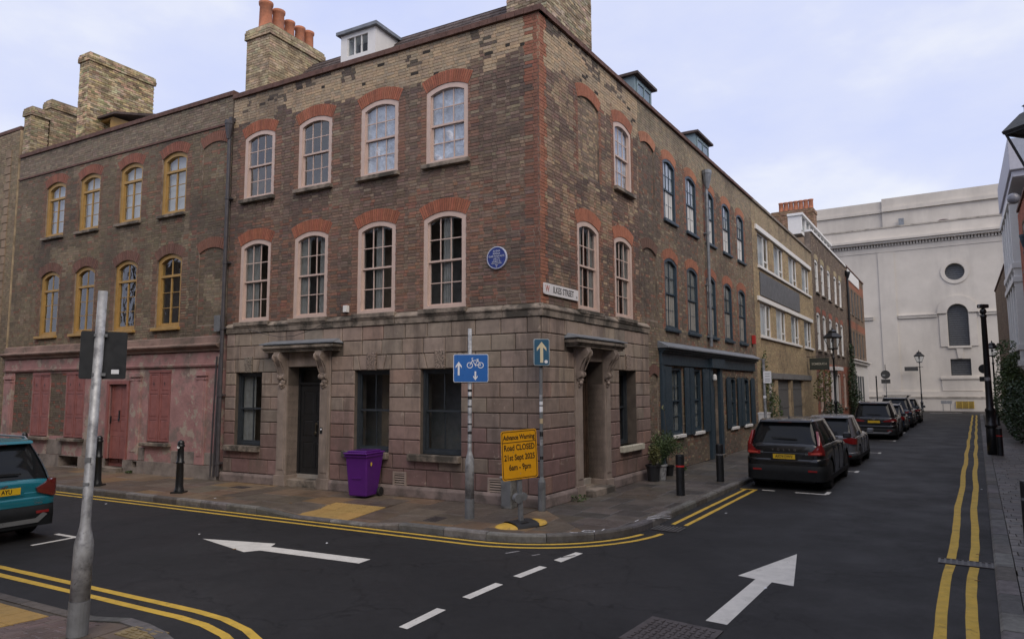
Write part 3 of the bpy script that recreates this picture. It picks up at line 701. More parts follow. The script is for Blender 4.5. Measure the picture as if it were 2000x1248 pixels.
wb = MB(); wb.tube([(-8.6, -.1, 4.0), (-8.0, -.12, 3.84), (-7.4, -.13, 3.74), (-6.9, -.13, 3.74), (-6.3, -.12, 3.86), (-5.9, -.1, 4.02)], .007); wb.build('slack_cable', M_iron, lo)
# plaque
pq = MB().lathe([(.235, 0), (.235, -.03), (.22, -.038), (.001, -.03)], (0, 0, 0), 48, 'y'); p_ = pq.build('blue_plaque', M_plaq, lo, (-1.03, -.012, 5.20), label='round blue plaque with white rim and lettering')
rim = MB(); rim.lathe([(.247, .005), (.247, -.036), (.236, -.042), (.226, -.040), (.226, .0)], (0, 0, 0), 48, 'y'); rim.build('rim', M_pltxt, p_)
for s_, sz, z in (('ANNA', .062, .145), ('MARIA', .062, .088), ('GARTHWAITE', .062, .030), ('1688-1763', .036, -.016), ('Designer of', .036, -.052), ('Spitalfields silks', .036, -.088), ('lived and worked', .036, -.122), ('here', .034, -.155)):
    text(s_, sz, M_pltxt, p_, (0, -.041, z), bold=.0006, depth=.0015)
MB().box(-.012, .012, -.042, -.038, -.20, -.178).build('crest', M_pltxt, p_)
merge(lo, house)
# Wilkes Street side
ro = facade(C0, ROTR)
Rw2 = [Op(1.79, 2.91, 7.45, 9.40, RI, AH, True, .05), Op(3.80, 4.93, 7.60, 9.43, RI, AH)]
Rw1 = [Op(1.68, 2.83, 4.20, 6.32, RI, AH), Op(3.72, 4.86, 4.20, 6.32, RI, AH)]
opsR = Rw1 + Rw2
slab(ro, 'wall', 0, 5.45, 4.18, 9.47, opsR, M_mortar); slab(ro, 'parapet_wall', 0, 5.45, 9.472, 10.52, [], M_mortarB)
bricks(ro, .0, 5.45, 4.18, 10.52, opsR, lambda x, z: col_corner(x, z, 'R', opsR), 24, (1.0, 4.6))
for o in opsR: arch(ro, o, (.34, .13, .075), 20, single=False)
bricks(ro, 1.79, 2.91, 7.45, 9.38, [], lambda x, z: jit(mixc((.20, .15, .11), BUFF, .5 if random.random() > .65 else 0), .2), y=.044)
for o in Rw1: sash_window(ro, o.xc, 4.20, round(o.w, 2), 2.12, RI, M_pinkwood, fw=.11, y0=.012, cols=3, rows=(2, 2), back='sides', sill=(o.x0 - .06, o.x1 + .06, 4.09, 4.19, .10))
o = Rw2[1]; sash_window(ro, o.xc, 7.60, round(o.w, 2), 1.83, RI, M_pinkwood, fw=.11, y0=.012, cols=3, rows=(2, 2), back='sheet', sill=(o.x0 - .06, o.x1 + .06, 7.49, 7.59, .12), glass=M_glassU)
stringcourse(ro, -.06, 5.85); coping(ro, -.0, 5.45)
GR = [Op(3.80, 4.90, .95, 2.838)]; GRD = Op(1.72, 2.88, 0, 3.05); GRD.door = 1
slab(ro, 'ground_floor_wall', 0, 5.85, 0, 3.888, GR + [GRD], M_joint, y0=0, y1=.5)
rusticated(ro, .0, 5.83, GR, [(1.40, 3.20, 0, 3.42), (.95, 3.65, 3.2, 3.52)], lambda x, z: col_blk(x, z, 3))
for a, b in free(-.10, 5.87, [(1.37, 3.23)]): bevel(MB().prism([(.0, 0), (-.10, 0), (-.10, .18), (-.065, .238), (.0, .238)], a, b, 'x').build('plinth', M_plin, ro), .012)
sash_window(ro, 4.35, .955, 1.09, 1.88, 0, M_slate, fw=.06, y0=.25, cols=2, rows=(1, 1), bar=.018)
bevel(MB().box(3.76, 5.12, -.14, .24, .80, .95).build('sill', mat('pale_flaking_sill', (.50, .47, .38), .85, var=.2, dirt=.6, dscale=6, dth=.5, dcol=(.2, .18, .14)), ro, label='pale flaking stone sill'), .015)
M_wornw = mat('bare_worn_wood', (.055, .033, .022), .7, var=.5, scale=5, dirt=.8, dscale=3, dth=.52, dcol=(.17, .055, .015), streak=True)
portal(ro, 1.40, 3.20, 1.72, 2.88, 3.02, .48, M_wornw, (.95, 3.62), zstep=.14, capz=3.30, steps=False)
merge(ro, house)
sg = facade(RP(.84, .03, 4.48), ROTR)
# street name plate on the Wilkes Street face
np_ = thing('street_name_sign', 'white cast street name plate with grey letters, on the brick corner above the stucco', 'sign', RP(.84, .012, 4.48), ROTR)
bpy.data.objects.remove(sg)
mb = MB(); pts = []; 
for cx, cz, a0 in ((.74, .09, 0), (-.74, .09, 90), (-.74, -.09, 180), (.74, -.09, 270)):
    for i in range(4): a = R(a0 + i * 30); pts.append((cx + .03 * math.cos(a), cz + .03 * math.sin(a)))
mb.prism(pts, -.03, .0); mb.build('plate', mat('enamel_white', (.70, .68, .68), .4, var=.06, dirt=.3, dscale=6, dth=.6, dcol=(.4, .36, .33)), np_)
M_grtx = mat('faded_grey_lettering', (.10, .095, .10), .6, var=.2)
text('ILKES STREET', .19, M_grtx, np_, (.075, -.031, .0), bold=.004, sx=.84)
text('W', .19, mat('faded_red_lettering', (.40, .16, .13), .6), np_, (-.635, -.031, 0), bold=.004, sx=.84); text('E1', .07, M_grtx, np_, (.69, -.031, -.05), bold=.001)
# roof, dormer, chimneys, body (in the Princelet-side frame)
lo = facade(C0, ROTL)
tiled_roof(lo, -9.3, -.9, .45, 10.45, 2.0, 12.15, 9, slopeends=(0, .9))
shell(lo, -9.53, -.6, 10.3, 5.0, sides=(1, 0)); MB().box(-9.5, -.7, .33, 5.2, 10.30, 10.40).build('flat_roof', M_lead, lo)
stack(lo, -9.55, -8.62, .35, 2.45, 10.3, 12.75, (.40, .32, .21), [(-9.1, .6, 1.15), (-9.08, 1.05, 1.1), (-9.1, 1.5, .95), (-9.08, 1.9, .95), (-9.1, 2.28, 1.0)])
dm = MB(); dx0, dx1, dy0, dy1, dz0, dz1 = -6.42, -5.22, .85, 2.1, 10.6, 11.98
dm.box(dx0, dx0 + .22, dy0, dy1, dz0, dz1); dm.box(dx1 - .26, dx1, dy0, dy1, dz0, dz1); dm.box(dx0 + .22, dx1 - .26, dy0, dy1, dz0, 11.36); dm.box(dx0 + .22, dx1 - .26, dy0, dy1, 11.86, dz1)
dmo = dm.build('dormer', M_white, lo); MB().box(dx0 - .1, dx1 + .1, dy0 - .1, dy1 + .1, dz1, dz1 + .09).build('dormer_roof', M_lead, dmo)
w_ = MB(); 
for a in (0, 1 / 3, 2 / 3, 1): w_.box(dx0 + .22 + a * .70, dx0 + .25 + a * .70 - .0, dy0 + .02, dy0 + .07, 11.36, 11.86)
w_.build('dormer_window', M_white, dmo); MB().box(dx0 + .22, dx1 - .26, dy0 + .05, dy0 + .056, 11.36, 11.86).build('pane', M_glass, dmo); MB().box(dx0 + .3, dx1 - .3, dy0 + .4, dy0 + .42, 11.3, 11.86).build('dormer_back', M_dark, dmo)
merge(lo, house)
ro = facade(C0, ROTR)
tiled_roof(ro, .95, 5.4, .45, 10.45, 2.0, 12.15, 9, slopeends=(.9, 0))
shell(ro, .5, 5.45, 10.3, 4.6, sides=(0, 1))
stack(ro, 1.1, 3.45, .42, 1.55, 10.3, 13.6, (.34, .27, .19), [(1.6, .95, 1), (2.1, .95, 1), (2.6, .95, 1)], rough=.12)
merge(ro, house)
lo = facade(C0, ROTL); drainpipe(lo, -9.53, .12, 9.35, y=-.14); merge(lo, house)
# ================================================================ PINK-FRONTED HOUSE
ph = thing('pink_fronted_house', 'brick house with ochre windows above a peeling pink rendered ground floor with closed shutters', 'house', LP(9.6, 0), ROTL)
lo = facade(C0, ROTL)
P2 = [Op(-(s + .57), -(s - .57), 7.55, 9.45, .16, .30) for s in (18.30, 16.33, 14.16, 12.07)]; P1 = [Op(-(s + .56), -(s - .56), 4.20, 6.38, .18, .30) for s in (18.34, 16.34, 14.18, 12.11)]
B2 = Op(-10.80, -9.74, 7.48, 9.45, .14, .30, True, .04); B1 = Op(-10.80, -9.74, 4.20, 6.38, .14, .30, True, .04)
ops = P2 + P1 + [B1, B2]
slab(lo, 'wall', -20.7, -9.6, 3.88, 10.66, ops, M_mortar)
def col_pink(x, z):
    r = random.random(); n = noise2(x * .4, z * .4, 11); n2 = noise2(x * 1.3, z * 1.3, 12)
    for o in P1 + P2:
        for e in (o.x0, o.x1):
            if abs(x - e) < (.22 if int(z / .151) % 2 else .13) and o.z0 < z < o.z1 + .1: return jit(mixc((.21, .10, .065), (.16, .115, .08), .4 + .4 * r), .2)
    if z > 9.9: return jit(mixc((.19, .15, .11), (.30, .24, .17), .35 if r > .5 else .0), .2)
    c = mixc((.20, .155, .10), (.13, .10, .07), min(1, max(0, .45 + n)))
    if n2 > .2: c = mixc(c, (.27, .215, .145), .6)
    if r > .9: c = mixc(c, (.24, .10, .07), .6)
    return jit(c, .2)
bricks(lo, -20.7, -9.6, 3.88, 10.66, ops, col_pink, 150, (-10.5, 4.0))
for b_ in (B1, B2): bricks(lo, b_.x0, b_.x1, b_.z0, b_.z1, [], col_pink, y=.034)
for o in P2 + P1: arch(lo, o, (.225, .085, .055) if o in P2 else (.15, .075, .055), 14 if True else 0, y=-.002)
for o in (B1, B2): arch(lo, o, (.20, .09, .06), 14, single=False)
def ochre_window(par, o, h, back=None):
    w = round(o.w - .004, 2); key = ('och', w, h)
    if key not in WM:
        fr = frame_mesh('window_frame', w, h, o.rise, .12, .06, .2, M_ochre, .10); a = MB(); iw = w - .24; X = iw / 2; zt = h - .12; zm = h * .70; y = .10
        a.box(-X, X, y - .03, y + .06, zm - .035, zm + .035); a.box(-.025, .025, y, y + .05, .10, zm - .035); a.box(-.014, .014, y + .01, y + .04, zm + .035, zt)
        for s_ in (-1, 1):
            a.box(s_ * X, s_ * (X - .04), y + .005, y + .045, .10, zm - .035); a.box(s_ * .025, s_ * (X - .04), y + .005, y + .045, .10, .145)
            for q in (1, 2): zz = .145 + (zm - .18) * q / 3; a.box(s_ * .026, s_ * (X - .041), y + .01, y + .04, zz - .009, zz + .009)
        ph_ = (zm - .18) / 3; pan = []
        pm = MB().box(0, X - .065, y + .024, y + .028, 0, ph_).mesh('pane', M_glassU); pt_ = MB().box(0, X - .014, y + .024, y + .028, 0, zt - zm - .035).mesh('pane', M_glassU)
        for s_ in (0, 1):
            for q in range(3): pan.append((pm, (.025 if s_ else -X + .04), .145 + q * ph_))
            pan.append((pt_, (.014 if s_ else -X), zm + .035))
        WM[key] = (fr, a.mesh('casement', M_ochre), pan)
    fr, ca, pan = WM[key]; win = link('window', fr, par, (o.xc, 0, o.z0)); link('casement', ca, win)
    for pm, a, b in pan: link('pane', pm, win, (a, random.uniform(-.001, .001), b))
    if back: curtain(win, w - .24, h - .12, back, .24)
    bevel(MB().box(-w / 2 - .06, w / 2 + .05, -.10, .07, -.085, .0).build('sill', M_ochre if h > 2.1 else M_stone, win), .01)
    return win
for i, o in enumerate(P2): ochre_window(lo, o, 1.9, 'blind')
for i, o in enumerate(P1): ochre_window(lo, o, 2.18)
coping(lo, -20.7, -9.58, 10.66, .05)
mb = MB(); mb.box(-20.7, -9.6, -.035, .01, 9.84, 9.90); mb.build('string_course', M_copl, lo)
# pink ground floor
sh = [Op(-18.92, -17.90, .90, 2.94, blind=True, depth=.09), Op(-16.95, -15.93, .90, 2.94, blind=True, depth=.09), Op(-12.74, -11.74, .90, 2.94, blind=True, depth=.09)]
pd = Op(-14.62, -13.74, .10, 2.58, blind=True, depth=.14)
bp_ = [Op(-20.08, -18.94, .98, 3.0, blind=True, depth=.05), Op(-17.88, -16.97, .95, 2.96, blind=True, depth=.05)]
bl_ = [Op(-17.05, -16.0, .02, .35, blind=True, depth=.3), Op(-18.75, -18.15, .02, .35, blind=True, depth=.3), Op(-13.28, -13.06, .16, .34, blind=True, depth=.2)]
slab(lo, 'rendered_wall', -20.75, -9.6, .36, 3.88, sh + [pd] + bp_, M_pink, y0=-.03, y1=.3)
slab(lo, 'base_wall', -20.75, -9.62, 0, .358, [Op(-14.62, -13.74, .10, .358, blind=True, depth=.14)] + bl_, M_base, y0=-.09, y1=.3)
mb = MB()
for a, b in ((-20.6, -18.95), (-17.86, -17.0), (-15.9, -14.8), (-13.5, -12.8), (-11.6, -9.7)): bevel(MB().box(a, b, -.045, -.02, .37, .80 + random.uniform(-.1, .15)).build('render_patch', M_base, lo), .015)
for o in bp_: bricks(lo, o.x0, o.x1, o.z0, o.z1, [], lambda x, z: jit((.15, .115, .085) if random.random() > .12 else (.25, .10, .07), .2), 40 if o is bp_[0] else 0, (o.xc, 2), y=-.004)
def shutters(par, o, name='shutter'):
    w = (o.w - .05) / 2
    for k in (0, 1):
        x0 = o.x0 + .02 + k * (w + .01); d_ = panel_door(par, x0, x0 + w, -.035 + .01 * k, o.z0 + .03, o.z1 - .04, M_pinkdoor, rows=((.03, .31), (.35, .69), (.73, .97)), name=name, single=True)
        for c in [c for c in COL.objects if c.parent == d_ and c.location.length < 1e9][::2]: pass
        a, z = x0 + w / 2, o.z1 - .04 - (o.z1 - o.z0) * .155
        hol = MB(); s_ = .065; hol.add([(a - s_ * .7, -.055, z), (a - .012, -.055, z - .012), (a, -.055, z - s_ * 1.2), (a + .012, -.055, z - .012), (a + s_ * .7, -.055, z), (a + .012, -.055, z + .012), (a, -.055, z + s_ * 1.2), (a - .012, -.055, z + .012)], [tuple(range(8))]); hol.build('diamond_cutout', M_blk, d_)
    mb = MB(); t = .05; mb.box(o.x0, o.x1, -.05, -.0, o.z1 - .035, o.z1 + .03); mb.build('shutter_head', M_pinkdoor, par)
    bevel(MB().box(o.x0 - .16, o.x1 + .12, -.17, -.02, o.z0 - .09, o.z0 + .0).build('sill', M_stone, par), .012)
for o in sh: shutters(lo, o)
mb = MB(); mb.box(pd.x0 - .10, pd.x0, -.07, .05, .10, pd.z1 + .1); mb.box(pd.x1, pd.x1 + .10, -.07, .05, .10, pd.z1 + .1); mb.box(pd.x0, pd.x1, -.07, .05, pd.z1, pd.z1 + .1); mb.build('door_frame', M_pinkdoor, lo)
dd = panel_door(lo, pd.x0 + .01, pd.x1 - .01, .04, .14, pd.z1 - .01, M_pinkdoor, rows=((.04, .36), (.42, .56), (.60, .95)))
kn = MB(); kn.box(pd.xc - .02, pd.xc + .02, .01, .035, 1.55, 1.80); kn.lathe([(.03, -.01), (.05, 0), (.03, .01)], (pd.xc, .01, 1.52), 10, 'y'); kn.build('door_knocker', M_iron, dd); MB().box(pd.x0 + .02, pd.x0 + .05, -.0, .035, 1.42, 1.62).build('door_handle', M_iron, dd)
bevel(MB().box(pd.x0 - .05, pd.x1 + .05, -.30, .10, -.02, .13).build('doorstep', M_stone, lo), .012)
for a, b in ((-20.60, -20.14), (-13.54, -13.08), (-10.58, -10.2)):
    mb = MB(); mb.box(a, b, -.075, -.02, .37, 2.88); mb.box(a + .08, b - .08, -.088, -.07, .6, 2.7); mb.box(a - .03, b + .03, -.12, -.02, 2.78, 2.90); mb.box(a - .02, b + .02, -.10, -.02, 2.68, 2.72)
    bevel(mb.build('pilaster', M_pink, lo), .008)
mb = MB(); mb.prism([(-.02, 3.04), (-.09, 3.04), (-.11, 3.10), (-.06, 3.11), (-.06, 3.44), (-.02, 3.44)], -20.72, -9.62, 'x'); bevel(mb.build('fascia', M_pink, lo), .006)
M_corn = mat('cornice_render', (.25, .165, .135), .9, var=.3, scale=3, bump=.012, bscale=14, dirt=.8, dscale=1.5, dth=.48, dcol=(.08, .065, .05), fleck=.5, fscale=3, fth=.62, fcol=(.36, .27, .22))
mb = MB(); mb.prism([(-.02, 3.46), (-.12, 3.46), (-.14, 3.52), (-.24, 3.58), (-.26, 3.60), (-.26, 3.64), (-.10, 3.68), (-.08, 3.86), (-.02, 3.89)], -20.72, -9.62, 'x'); bevel(mb.build('cornice', M_corn, lo), .008)
MB().box(-9.86, -9.62, -.16, -.0, 3.98, 4.42).build('meter_box', M_galvd, lo)
for x in (-9.72, -9.86): MB().tube([(x, -.10, .1), (x + .03, -.10, 1.5), (x + .12, -.12, 3.3)], .035 if x > -9.8 else .022, 8).build('cable_pipe', M_pipe, lo)
shell(lo, -20.68, -9.62, 10.4, 5.0, floors=(3.5, 7.0), sides=(1, 1)); MB().box(-20.6, -9.7, .33, 5.2, 10.42, 10.5).build('flat_roof', M_lead, lo)
tiled_roof(lo, -19.5, -9.8, .7, 10.5, 2.6, 11.5, 8)
RUB = (.42, .33, .20)
stack(lo, -17.95, -17.40, .35, 2.75, 10.4, 14.05, RUB, [], rough=.2)
stack(lo, -20.66, -20.2, .02, .6, 10.7, 12.55, (.36, .29, .19), [], rough=.15, name='stepped_parapet'); stack(lo, -20.64, -20.22, .66, 2.6, 10.5, 13.05, (.36, .29, .19), [], rough=.15, name='stepped_parapet')
dm = MB(); dm.box(-17.7, -16.7, .9, 1.9, 10.5, 11.25); dm.box(-17.7, -17.55, .85, 1.9, 11.25, 11.75); dm.box(-16.85, -16.7, .85, 1.9, 11.25, 11.75); dm.box(-17.55, -16.85, .85, 1.9, 11.68, 11.75)
dmo = dm.build('dormer', M_ochre, lo); MB().add([(-17.9, .7, 11.75), (-16.4, .7, 11.75), (-16.4, 2.3, 12.2), (-17.9, 2.3, 12.2), (-17.9, .7, 11.82), (-16.4, .7, 11.82), (-16.4, 2.3, 12.3), (-17.9, 2.3, 12.3)], [(0, 3, 2, 1), (4, 5, 6, 7), (0, 1, 5, 4), (1, 2, 6, 5), (3, 0, 4, 7)]).build('dormer_roof', M_rooftile, dmo); MB().box(-17.55, -16.85, .95, .96, 11.25, 11.68).build('pane', M_glassU, dmo)
merge(lo, ph)
# ---------------- buff house beyond
bh = thing('buff_brick_house', 'pale buff brick house with projecting quoins at the far left edge', 'house', LP(20.8, 0), ROTL)
lo = facade(C0, ROTL)
slab(lo, 'wall', -27, -20.8, 0, 11.75, [], M_mortarB, y0=-.02)
bricks(lo, -24, -20.8, .1, 11.7, [], lambda x, z: jit(mixc((.25, .195, .125), (.17, .13, .09), random.random() * .6 + (.3 if z < 5 else 0)), .18), y=-.03)
for k in range(int(11 / .3)): MB().box(-21.5 - .1 * (k % 2), -21.25, -.06, -.025, .3 + k * .3, .57 + k * .3).build('quoin', M_brickplain, lo)
coping(lo, -27, -20.8, 11.75, .05, name='coping'); shell(lo, -27, -20.8, 11.4, 5, sides=(1, 1)); merge(lo, bh)
# ---------------------------------------------------------------- ground, road, pavements
def asphalt(name, base, spk):
    M, nt, b, o = nodes(name); L = nt.links.new; pos = nd(nt, 'ShaderNodeNewGeometry').outputs['Position']
    def noi(sc, det=6, rg=.6):
        n = nd(nt, 'ShaderNodeTexNoise'); n.inputs['Scale'].default_value = sc; n.inputs['Detail'].default_value = det; n.inputs['Roughness'].default_value = rg; L(pos, n.inputs['Vector']); return n.outputs[0]
    def ramp(f, pts):
        r = nd(nt, 'ShaderNodeValToRGB'); r.color_ramp.elements[0].position, r.color_ramp.elements[1].position = pts[0][0], pts[-1][0]
        r.color_ramp.elements[0].color = (*pts[0][1], 1); r.color_ramp.elements[1].color = (*pts[-1][1], 1)
        for p, c in pts[1:-1]: r.color_ramp.elements.new(p).color = (*c, 1)
        L(f, r.inputs[0]); return r.outputs[0]
    big = ramp(noi(.32), [(.3, tuple(v * .80 for v in base)), (.5, base), (.72, tuple(v * 1.45 for v in base))])
    fine = ramp(noi(160, 3, .8), [(.30, (.45, .45, .45)), (.52, (1, 1, 1)), (.70, (spk, spk, spk))])
    mid = ramp(noi(9, 5), [(.35, (.85, .85, .85)), (.65, (1.12, 1.12, 1.12))])
    def mul(a, c):
        n = nd(nt, 'ShaderNodeMix', data_type='RGBA', blend_type='MULTIPLY'); n.inputs['Factor'].default_value = 1; L(a, n.inputs[6]); L(c, n.inputs[7]); return n.outputs[2]
    vo = nd(nt, 'ShaderNodeTexVoronoi', feature='DISTANCE_TO_EDGE'); vo.inputs['Scale'].default_value = .55
    wv = nd(nt, 'ShaderNodeTexNoise'); wv.inputs['Scale'].default_value = 2.2; wv.inputs['Detail'].default_value = 5; L(pos, wv.inputs['Vector'])
    ad = nd(nt, 'ShaderNodeVectorMath', operation='MULTIPLY_ADD'); ad.inputs[1].default_value = (.9, .9, .9); L(wv.outputs['Color'], ad.inputs[0]); L(pos, ad.inputs[2]); L(ad.outputs[0], vo.inputs['Vector'])
    crk = ramp(vo.outputs['Distance'], [(.0, (.35, .35, .35)), (.006, (.55, .55, .55)), (.012, (1, 1, 1))])
    pt_ = ramp(noi(.14, 2), [(.50, (1, 1, 1)), (.515, (1.22, 1.2, 1.18))]); st_ = ramp(noi(1.7, 7, .7), [(.62, (1, 1, 1)), (.72, (1.5, 1.5, 1.5))])
    L(mul(mul(mul(mul(mul(big, fine), mid), crk), pt_), st_), b.inputs['Base Color'])
    L(ramp(noi(.8), [(.35, (.62, .62, .62)), (.7, (.82, .82, .82))]), b.inputs['Roughness'])
    bn = nd(nt, 'ShaderNodeBump'); bn.inputs['Distance'].default_value = .006; bn.inputs['Strength'].default_value = .8; L(noi(120, 3, .8), bn.inputs['Height']); L(bn.outputs[0], b.inputs['Normal'])
    b.inputs['Specular IOR Level'].default_value = .35
    return M
M_road = asphalt('asphalt', (.0150, .0147, .0152), 2.4)
g = MB().add([(-900, -900, -.16), (900, -900, -.16), (900, 900, -.16), (-900, 900, -.16)], [(0, 1, 2, 3)]).build('ground', mat('earth', (.08, .07, .06), .9), kind='structure')
mb = MB(); a, b, c_, d_ = RP(-35, -60), RP(-35, 75), RP(95, 75), RP(95, -60)
mb.add([(p.x, p.y, ROAD) for p in (a, b, c_, d_)], [(3, 2, 1, 0), ]); mb.f = [tuple(reversed(mb.f[0]))] if Vector(mb.v[0]).cross(Vector(mb.v[1])).z < 1e9 else mb.f
road = mb.build('road', M_road, kind='structure')
def clip(poly, a, n):
    """keep the side of line through a where (p-a).n <= 0"""
    out_ = []
    for i in range(len(poly)):
        p, q = poly[i], poly[(i + 1) % len(poly)]; dp, dq = (p - a).dot(n), (q - a).dot(n)
        if dp <= 0: out_.append(p)
        if (dp < 0 < dq) or (dq < 0 < dp): out_.append(p + (q - p) * (dp / (dp - dq)))
    return out_
def v2(P): return Vector((P.x, P.y))
def fillet(P, d1, d2, r, n=8):
    """corner P with unit directions d1 (back along the incoming line) and d2 (onward); returns arc points"""
    ang = d1.angle(d2); t = r / math.tan(ang / 2); c = P + (d1 + d2).normalized() * (r / math.sin(ang / 2)); s, e_ = P + d1 * t, P + d2 * t
    a0 = math.atan2((s - c).y, (s - c).x); a1 = math.atan2((e_ - c).y, (e_ - c).x)
    while a1 - a0 > math.pi: a1 -= 2 * math.pi
    while a1 - a0 < -math.pi: a1 += 2 * math.pi
    return [c + Vector((math.cos(a0 + (a1 - a0) * i / n), math.sin(a0 + (a1 - a0) * i / n))) * r for i in range(n + 1)]
def isect(p, d, q, e_):
    k = d.x * e_.y - d.y * e_.x; t = ((q - p).x * e_.y - (q - p).y * e_.x) / k; return p + d * t
e2L, e2R, t2, w2 = v2(eL), v2(eR), v2(tL), v2(vR)
KT, KV = 2.62, 2.36
I1 = isect(v2(LP(0, KT)), e2L, v2(RP(0, KV)), e2R)
def offs(d, n=12): # kerb-parallel line of main corner offset outward by d
    I = isect(v2(LP(0, KT + d)), e2L, v2(RP(0, KV + d)), e2R)
    return [v2(LP(26, KT + d))] + fillet(I, e2L, e2R, 2.3 + d, n) + [v2(RP(60.5, KV + d))]
kerbmain = offs(0)
def zat(P):
    """pavement surface height: dropped at the crossing points"""
    s = (P - v2(C0)).dot(e2L); t = (P - v2(C0)).dot(t2)
    if t > 1.1:
        k = min(1, max(0, (t - 1.1) / 1.2)) * min(1, max(0, 1 - (abs(s - 3.3) - 1.0) / .8)); return -.085 * k
    return 0
KC_ = [(.13, .12, .11), (.10, .095, .09), (.16, .15, .14), (.09, .08, .07)]
def kerbline(pts, w, par, zf=lambda P: 0, inside=1, ln=.9, maxn=60, big=0):
    """individual kerb stones along a polyline; inside=+1 puts the stone on the left of the direction of travel"""
    seg = []; 
    d = [0]
    for a, b in zip(pts, pts[1:]): d.append(d[-1] + (b - a).length)
    def at(s):
        s = min(max(s, 0), d[-1] - 1e-6)
        i = max(k for k in range(len(d) - 1) if d[k] <= s); u = (s - d[i]) / (d[i + 1] - d[i]); return pts[i].lerp(pts[i + 1], u), (pts[i + 1] - pts[i]).normalized()
    s = 0; n = 0
    while s < d[-1] - .05:
        l = ln * random.uniform(.8, 1.15) if n < maxn else 4.0; e_ = min(d[-1], s + l); k = 3
        mb = MB(); o, i_ = [], []
        for j in range(k + 1):
            P, T = at(s + .008 + (e_ - s - .012) * j / k); N = Vector((-T.y, T.x)) * inside; o.append(P); i_.append(P + N * w)
        zz = [zf(p) + .006 for p in o]; zi = [zf(p) + .006 for p in i_]; f = .03; q = random.uniform(-.004, .006)
        vs = []
        for j in range(k + 1):
            oo = o[j]; inn = i_[j]; m_ = oo.lerp(inn, .12)
            vs += [(oo.x, oo.y, ROAD - .02), (oo.x, oo.y, zz[j] - f + q), (m_.x, m_.y, zz[j] + q), (inn.x, inn.y, zi[j] + q), (inn.x, inn.y, ROAD - .02)]
        fs = []
        for j in range(k):
            for c_ in range(4): fs.append((j * 5 + c_, j * 5 + c_ + 1, j * 5 + c_ + 6, j * 5 + c_ + 5))
        fs += [(4, 3, 2, 1, 0), tuple(k * 5 + i for i in range(5))]
        mb.add(vs, fs); mb.build('kerb_stone', M_kerb, par, color=jit(random.choice(KC_), .15)); s = e_; n += 1
def stones(par, frame, a0, a1, b0, b1, rows, bw, clips, colf, zf, gap=.010, name='paving_slab', M=None, th=.05, maxn=300, cnt=None, rv=.3):
    """paving laid in courses: frame(a,b) -> 2D point; courses run across b"""
    b = b0; n = 0; mbs = MB()
    while b < b1 - .03:
        h = min(random.choice(rows), b1 - b); a = a0 - random.uniform(0, bw)
        while a < a1:
            w = bw * random.uniform(1 - rv, 1 + rv); lo_, hi = max(a, a0), min(a + w, a1)
            if hi - lo_ > .03:
                poly = [v2(frame(lo_ + gap / 2, b + gap / 2)), v2(frame(hi - gap / 2, b + gap / 2)), v2(frame(hi - gap / 2, b + h - gap / 2)), v2(frame(lo_ + gap / 2, b + h - gap / 2))]
                for (A, N) in clips:
                    poly = clip(poly, A, N)
                    if len(poly) < 3: break
                if len(poly) >= 3:
                    cen = sum(poly, Vector((0, 0))) / len(poly); ar = abs(sum(poly[i].x * poly[(i + 1) % len(poly)].y - poly[(i + 1) % len(poly)].x * poly[i].y for i in range(len(poly)))) / 2
                    if ar > .0015:
                        if sum(poly[i].x * poly[(i + 1) % len(poly)].y - poly[(i + 1) % len(poly)].x * poly[i].y for i in range(len(poly))) < 0: poly = poly[::-1]
                        q = random.uniform(-.0025, .0025); k = len(poly); tl = Vector((random.uniform(-.004, .004), random.uniform(-.004, .004)))
                        inn = [p + (cen - p) * min(.4, .008 / max(.02, (cen - p).length)) for p in poly]
                        vs = [(p.x, p.y, zf(p) - th) for p in poly] + [(p.x, p.y, zf(p) + q - .005) for p in poly] + [(p.x, p.y, zf(p) + q + (p - cen).dot(tl)) for p in inn]
                        fs = [(i, (i + 1) % k, (i + 1) % k + k, i + k) for i in range(k)] + [(i + k, (i + 1) % k + k, (i + 1) % k + 2 * k, i + 2 * k) for i in range(k)] + [tuple(range(2 * k, 3 * k))]
                        if n < maxn: MB().add(vs, fs).build(name, M or M_slab, par, color=colf()); n += 1
                        else: mbs.col = colf(); mbs.add(vs, fs)
            a += w
        b += h
    if mbs.f: mbs.build(name + '_field', M_slabA, par, kind='stuff')
    return n
M_slabA = mat('york_stone_attribute', src='attr', rough=.55, var=.22, scale=3, bump=.003, bscale=40, dirt=.5, dscale=1.6, dth=.52, dcol=(.055, .045, .038))
YS = [(.155, .105, .068), (.12, .09, .065), (.16, .115, .075), (.11, .09, .072), (.19, .125, .065), (.095, .075, .058), (.13, .105, .08)]
def cys(): return jit(random.choice(YS), .12)
GS = [(.095, .085, .075), (.072, .066, .06), (.115, .10, .088), (.088, .074, .06), (.06, .055, .05)]
def cgs(): return jit(random.choice(GS), .12)
# pavement round the corner house
pv = MB(); base = [p for p in offs(-.12)]; inner = [v2(LP(26, -.5)), v2(C0 - tL * .5 - vR * .5), v2(RP(60.5, -.5))]
ring = base + inner[::-1]; pv.add([(p.x, p.y, -.10 + .012) for p in ring], [tuple(range(len(ring)))[::-1]])
pave = pv.build('pavement', M_pbed, kind='structure')
me = pave.data
if me.polygons[0].normal.z < 0: me.flip_normals()
kerbline(kerbmain, .15, pave, zat, inside=1 if True else -1)
cl = []
cen = v2(C0 - tL * 2 - vR * 2); oin = offs(-.16)
for a, b in zip(oin, oin[1:]):
    T = (b - a).normalized(); N = Vector((-T.y, T.x)); 
    if (cen - a).dot(N) > 0: N = -N
    cl.append((a, N))
bis = (t2 + w2).normalized(); bn = Vector((-bis.y, bis.x))
if (v2(LP(5, 1)) - v2(C0)).dot(bn) > 0: bn = -bn
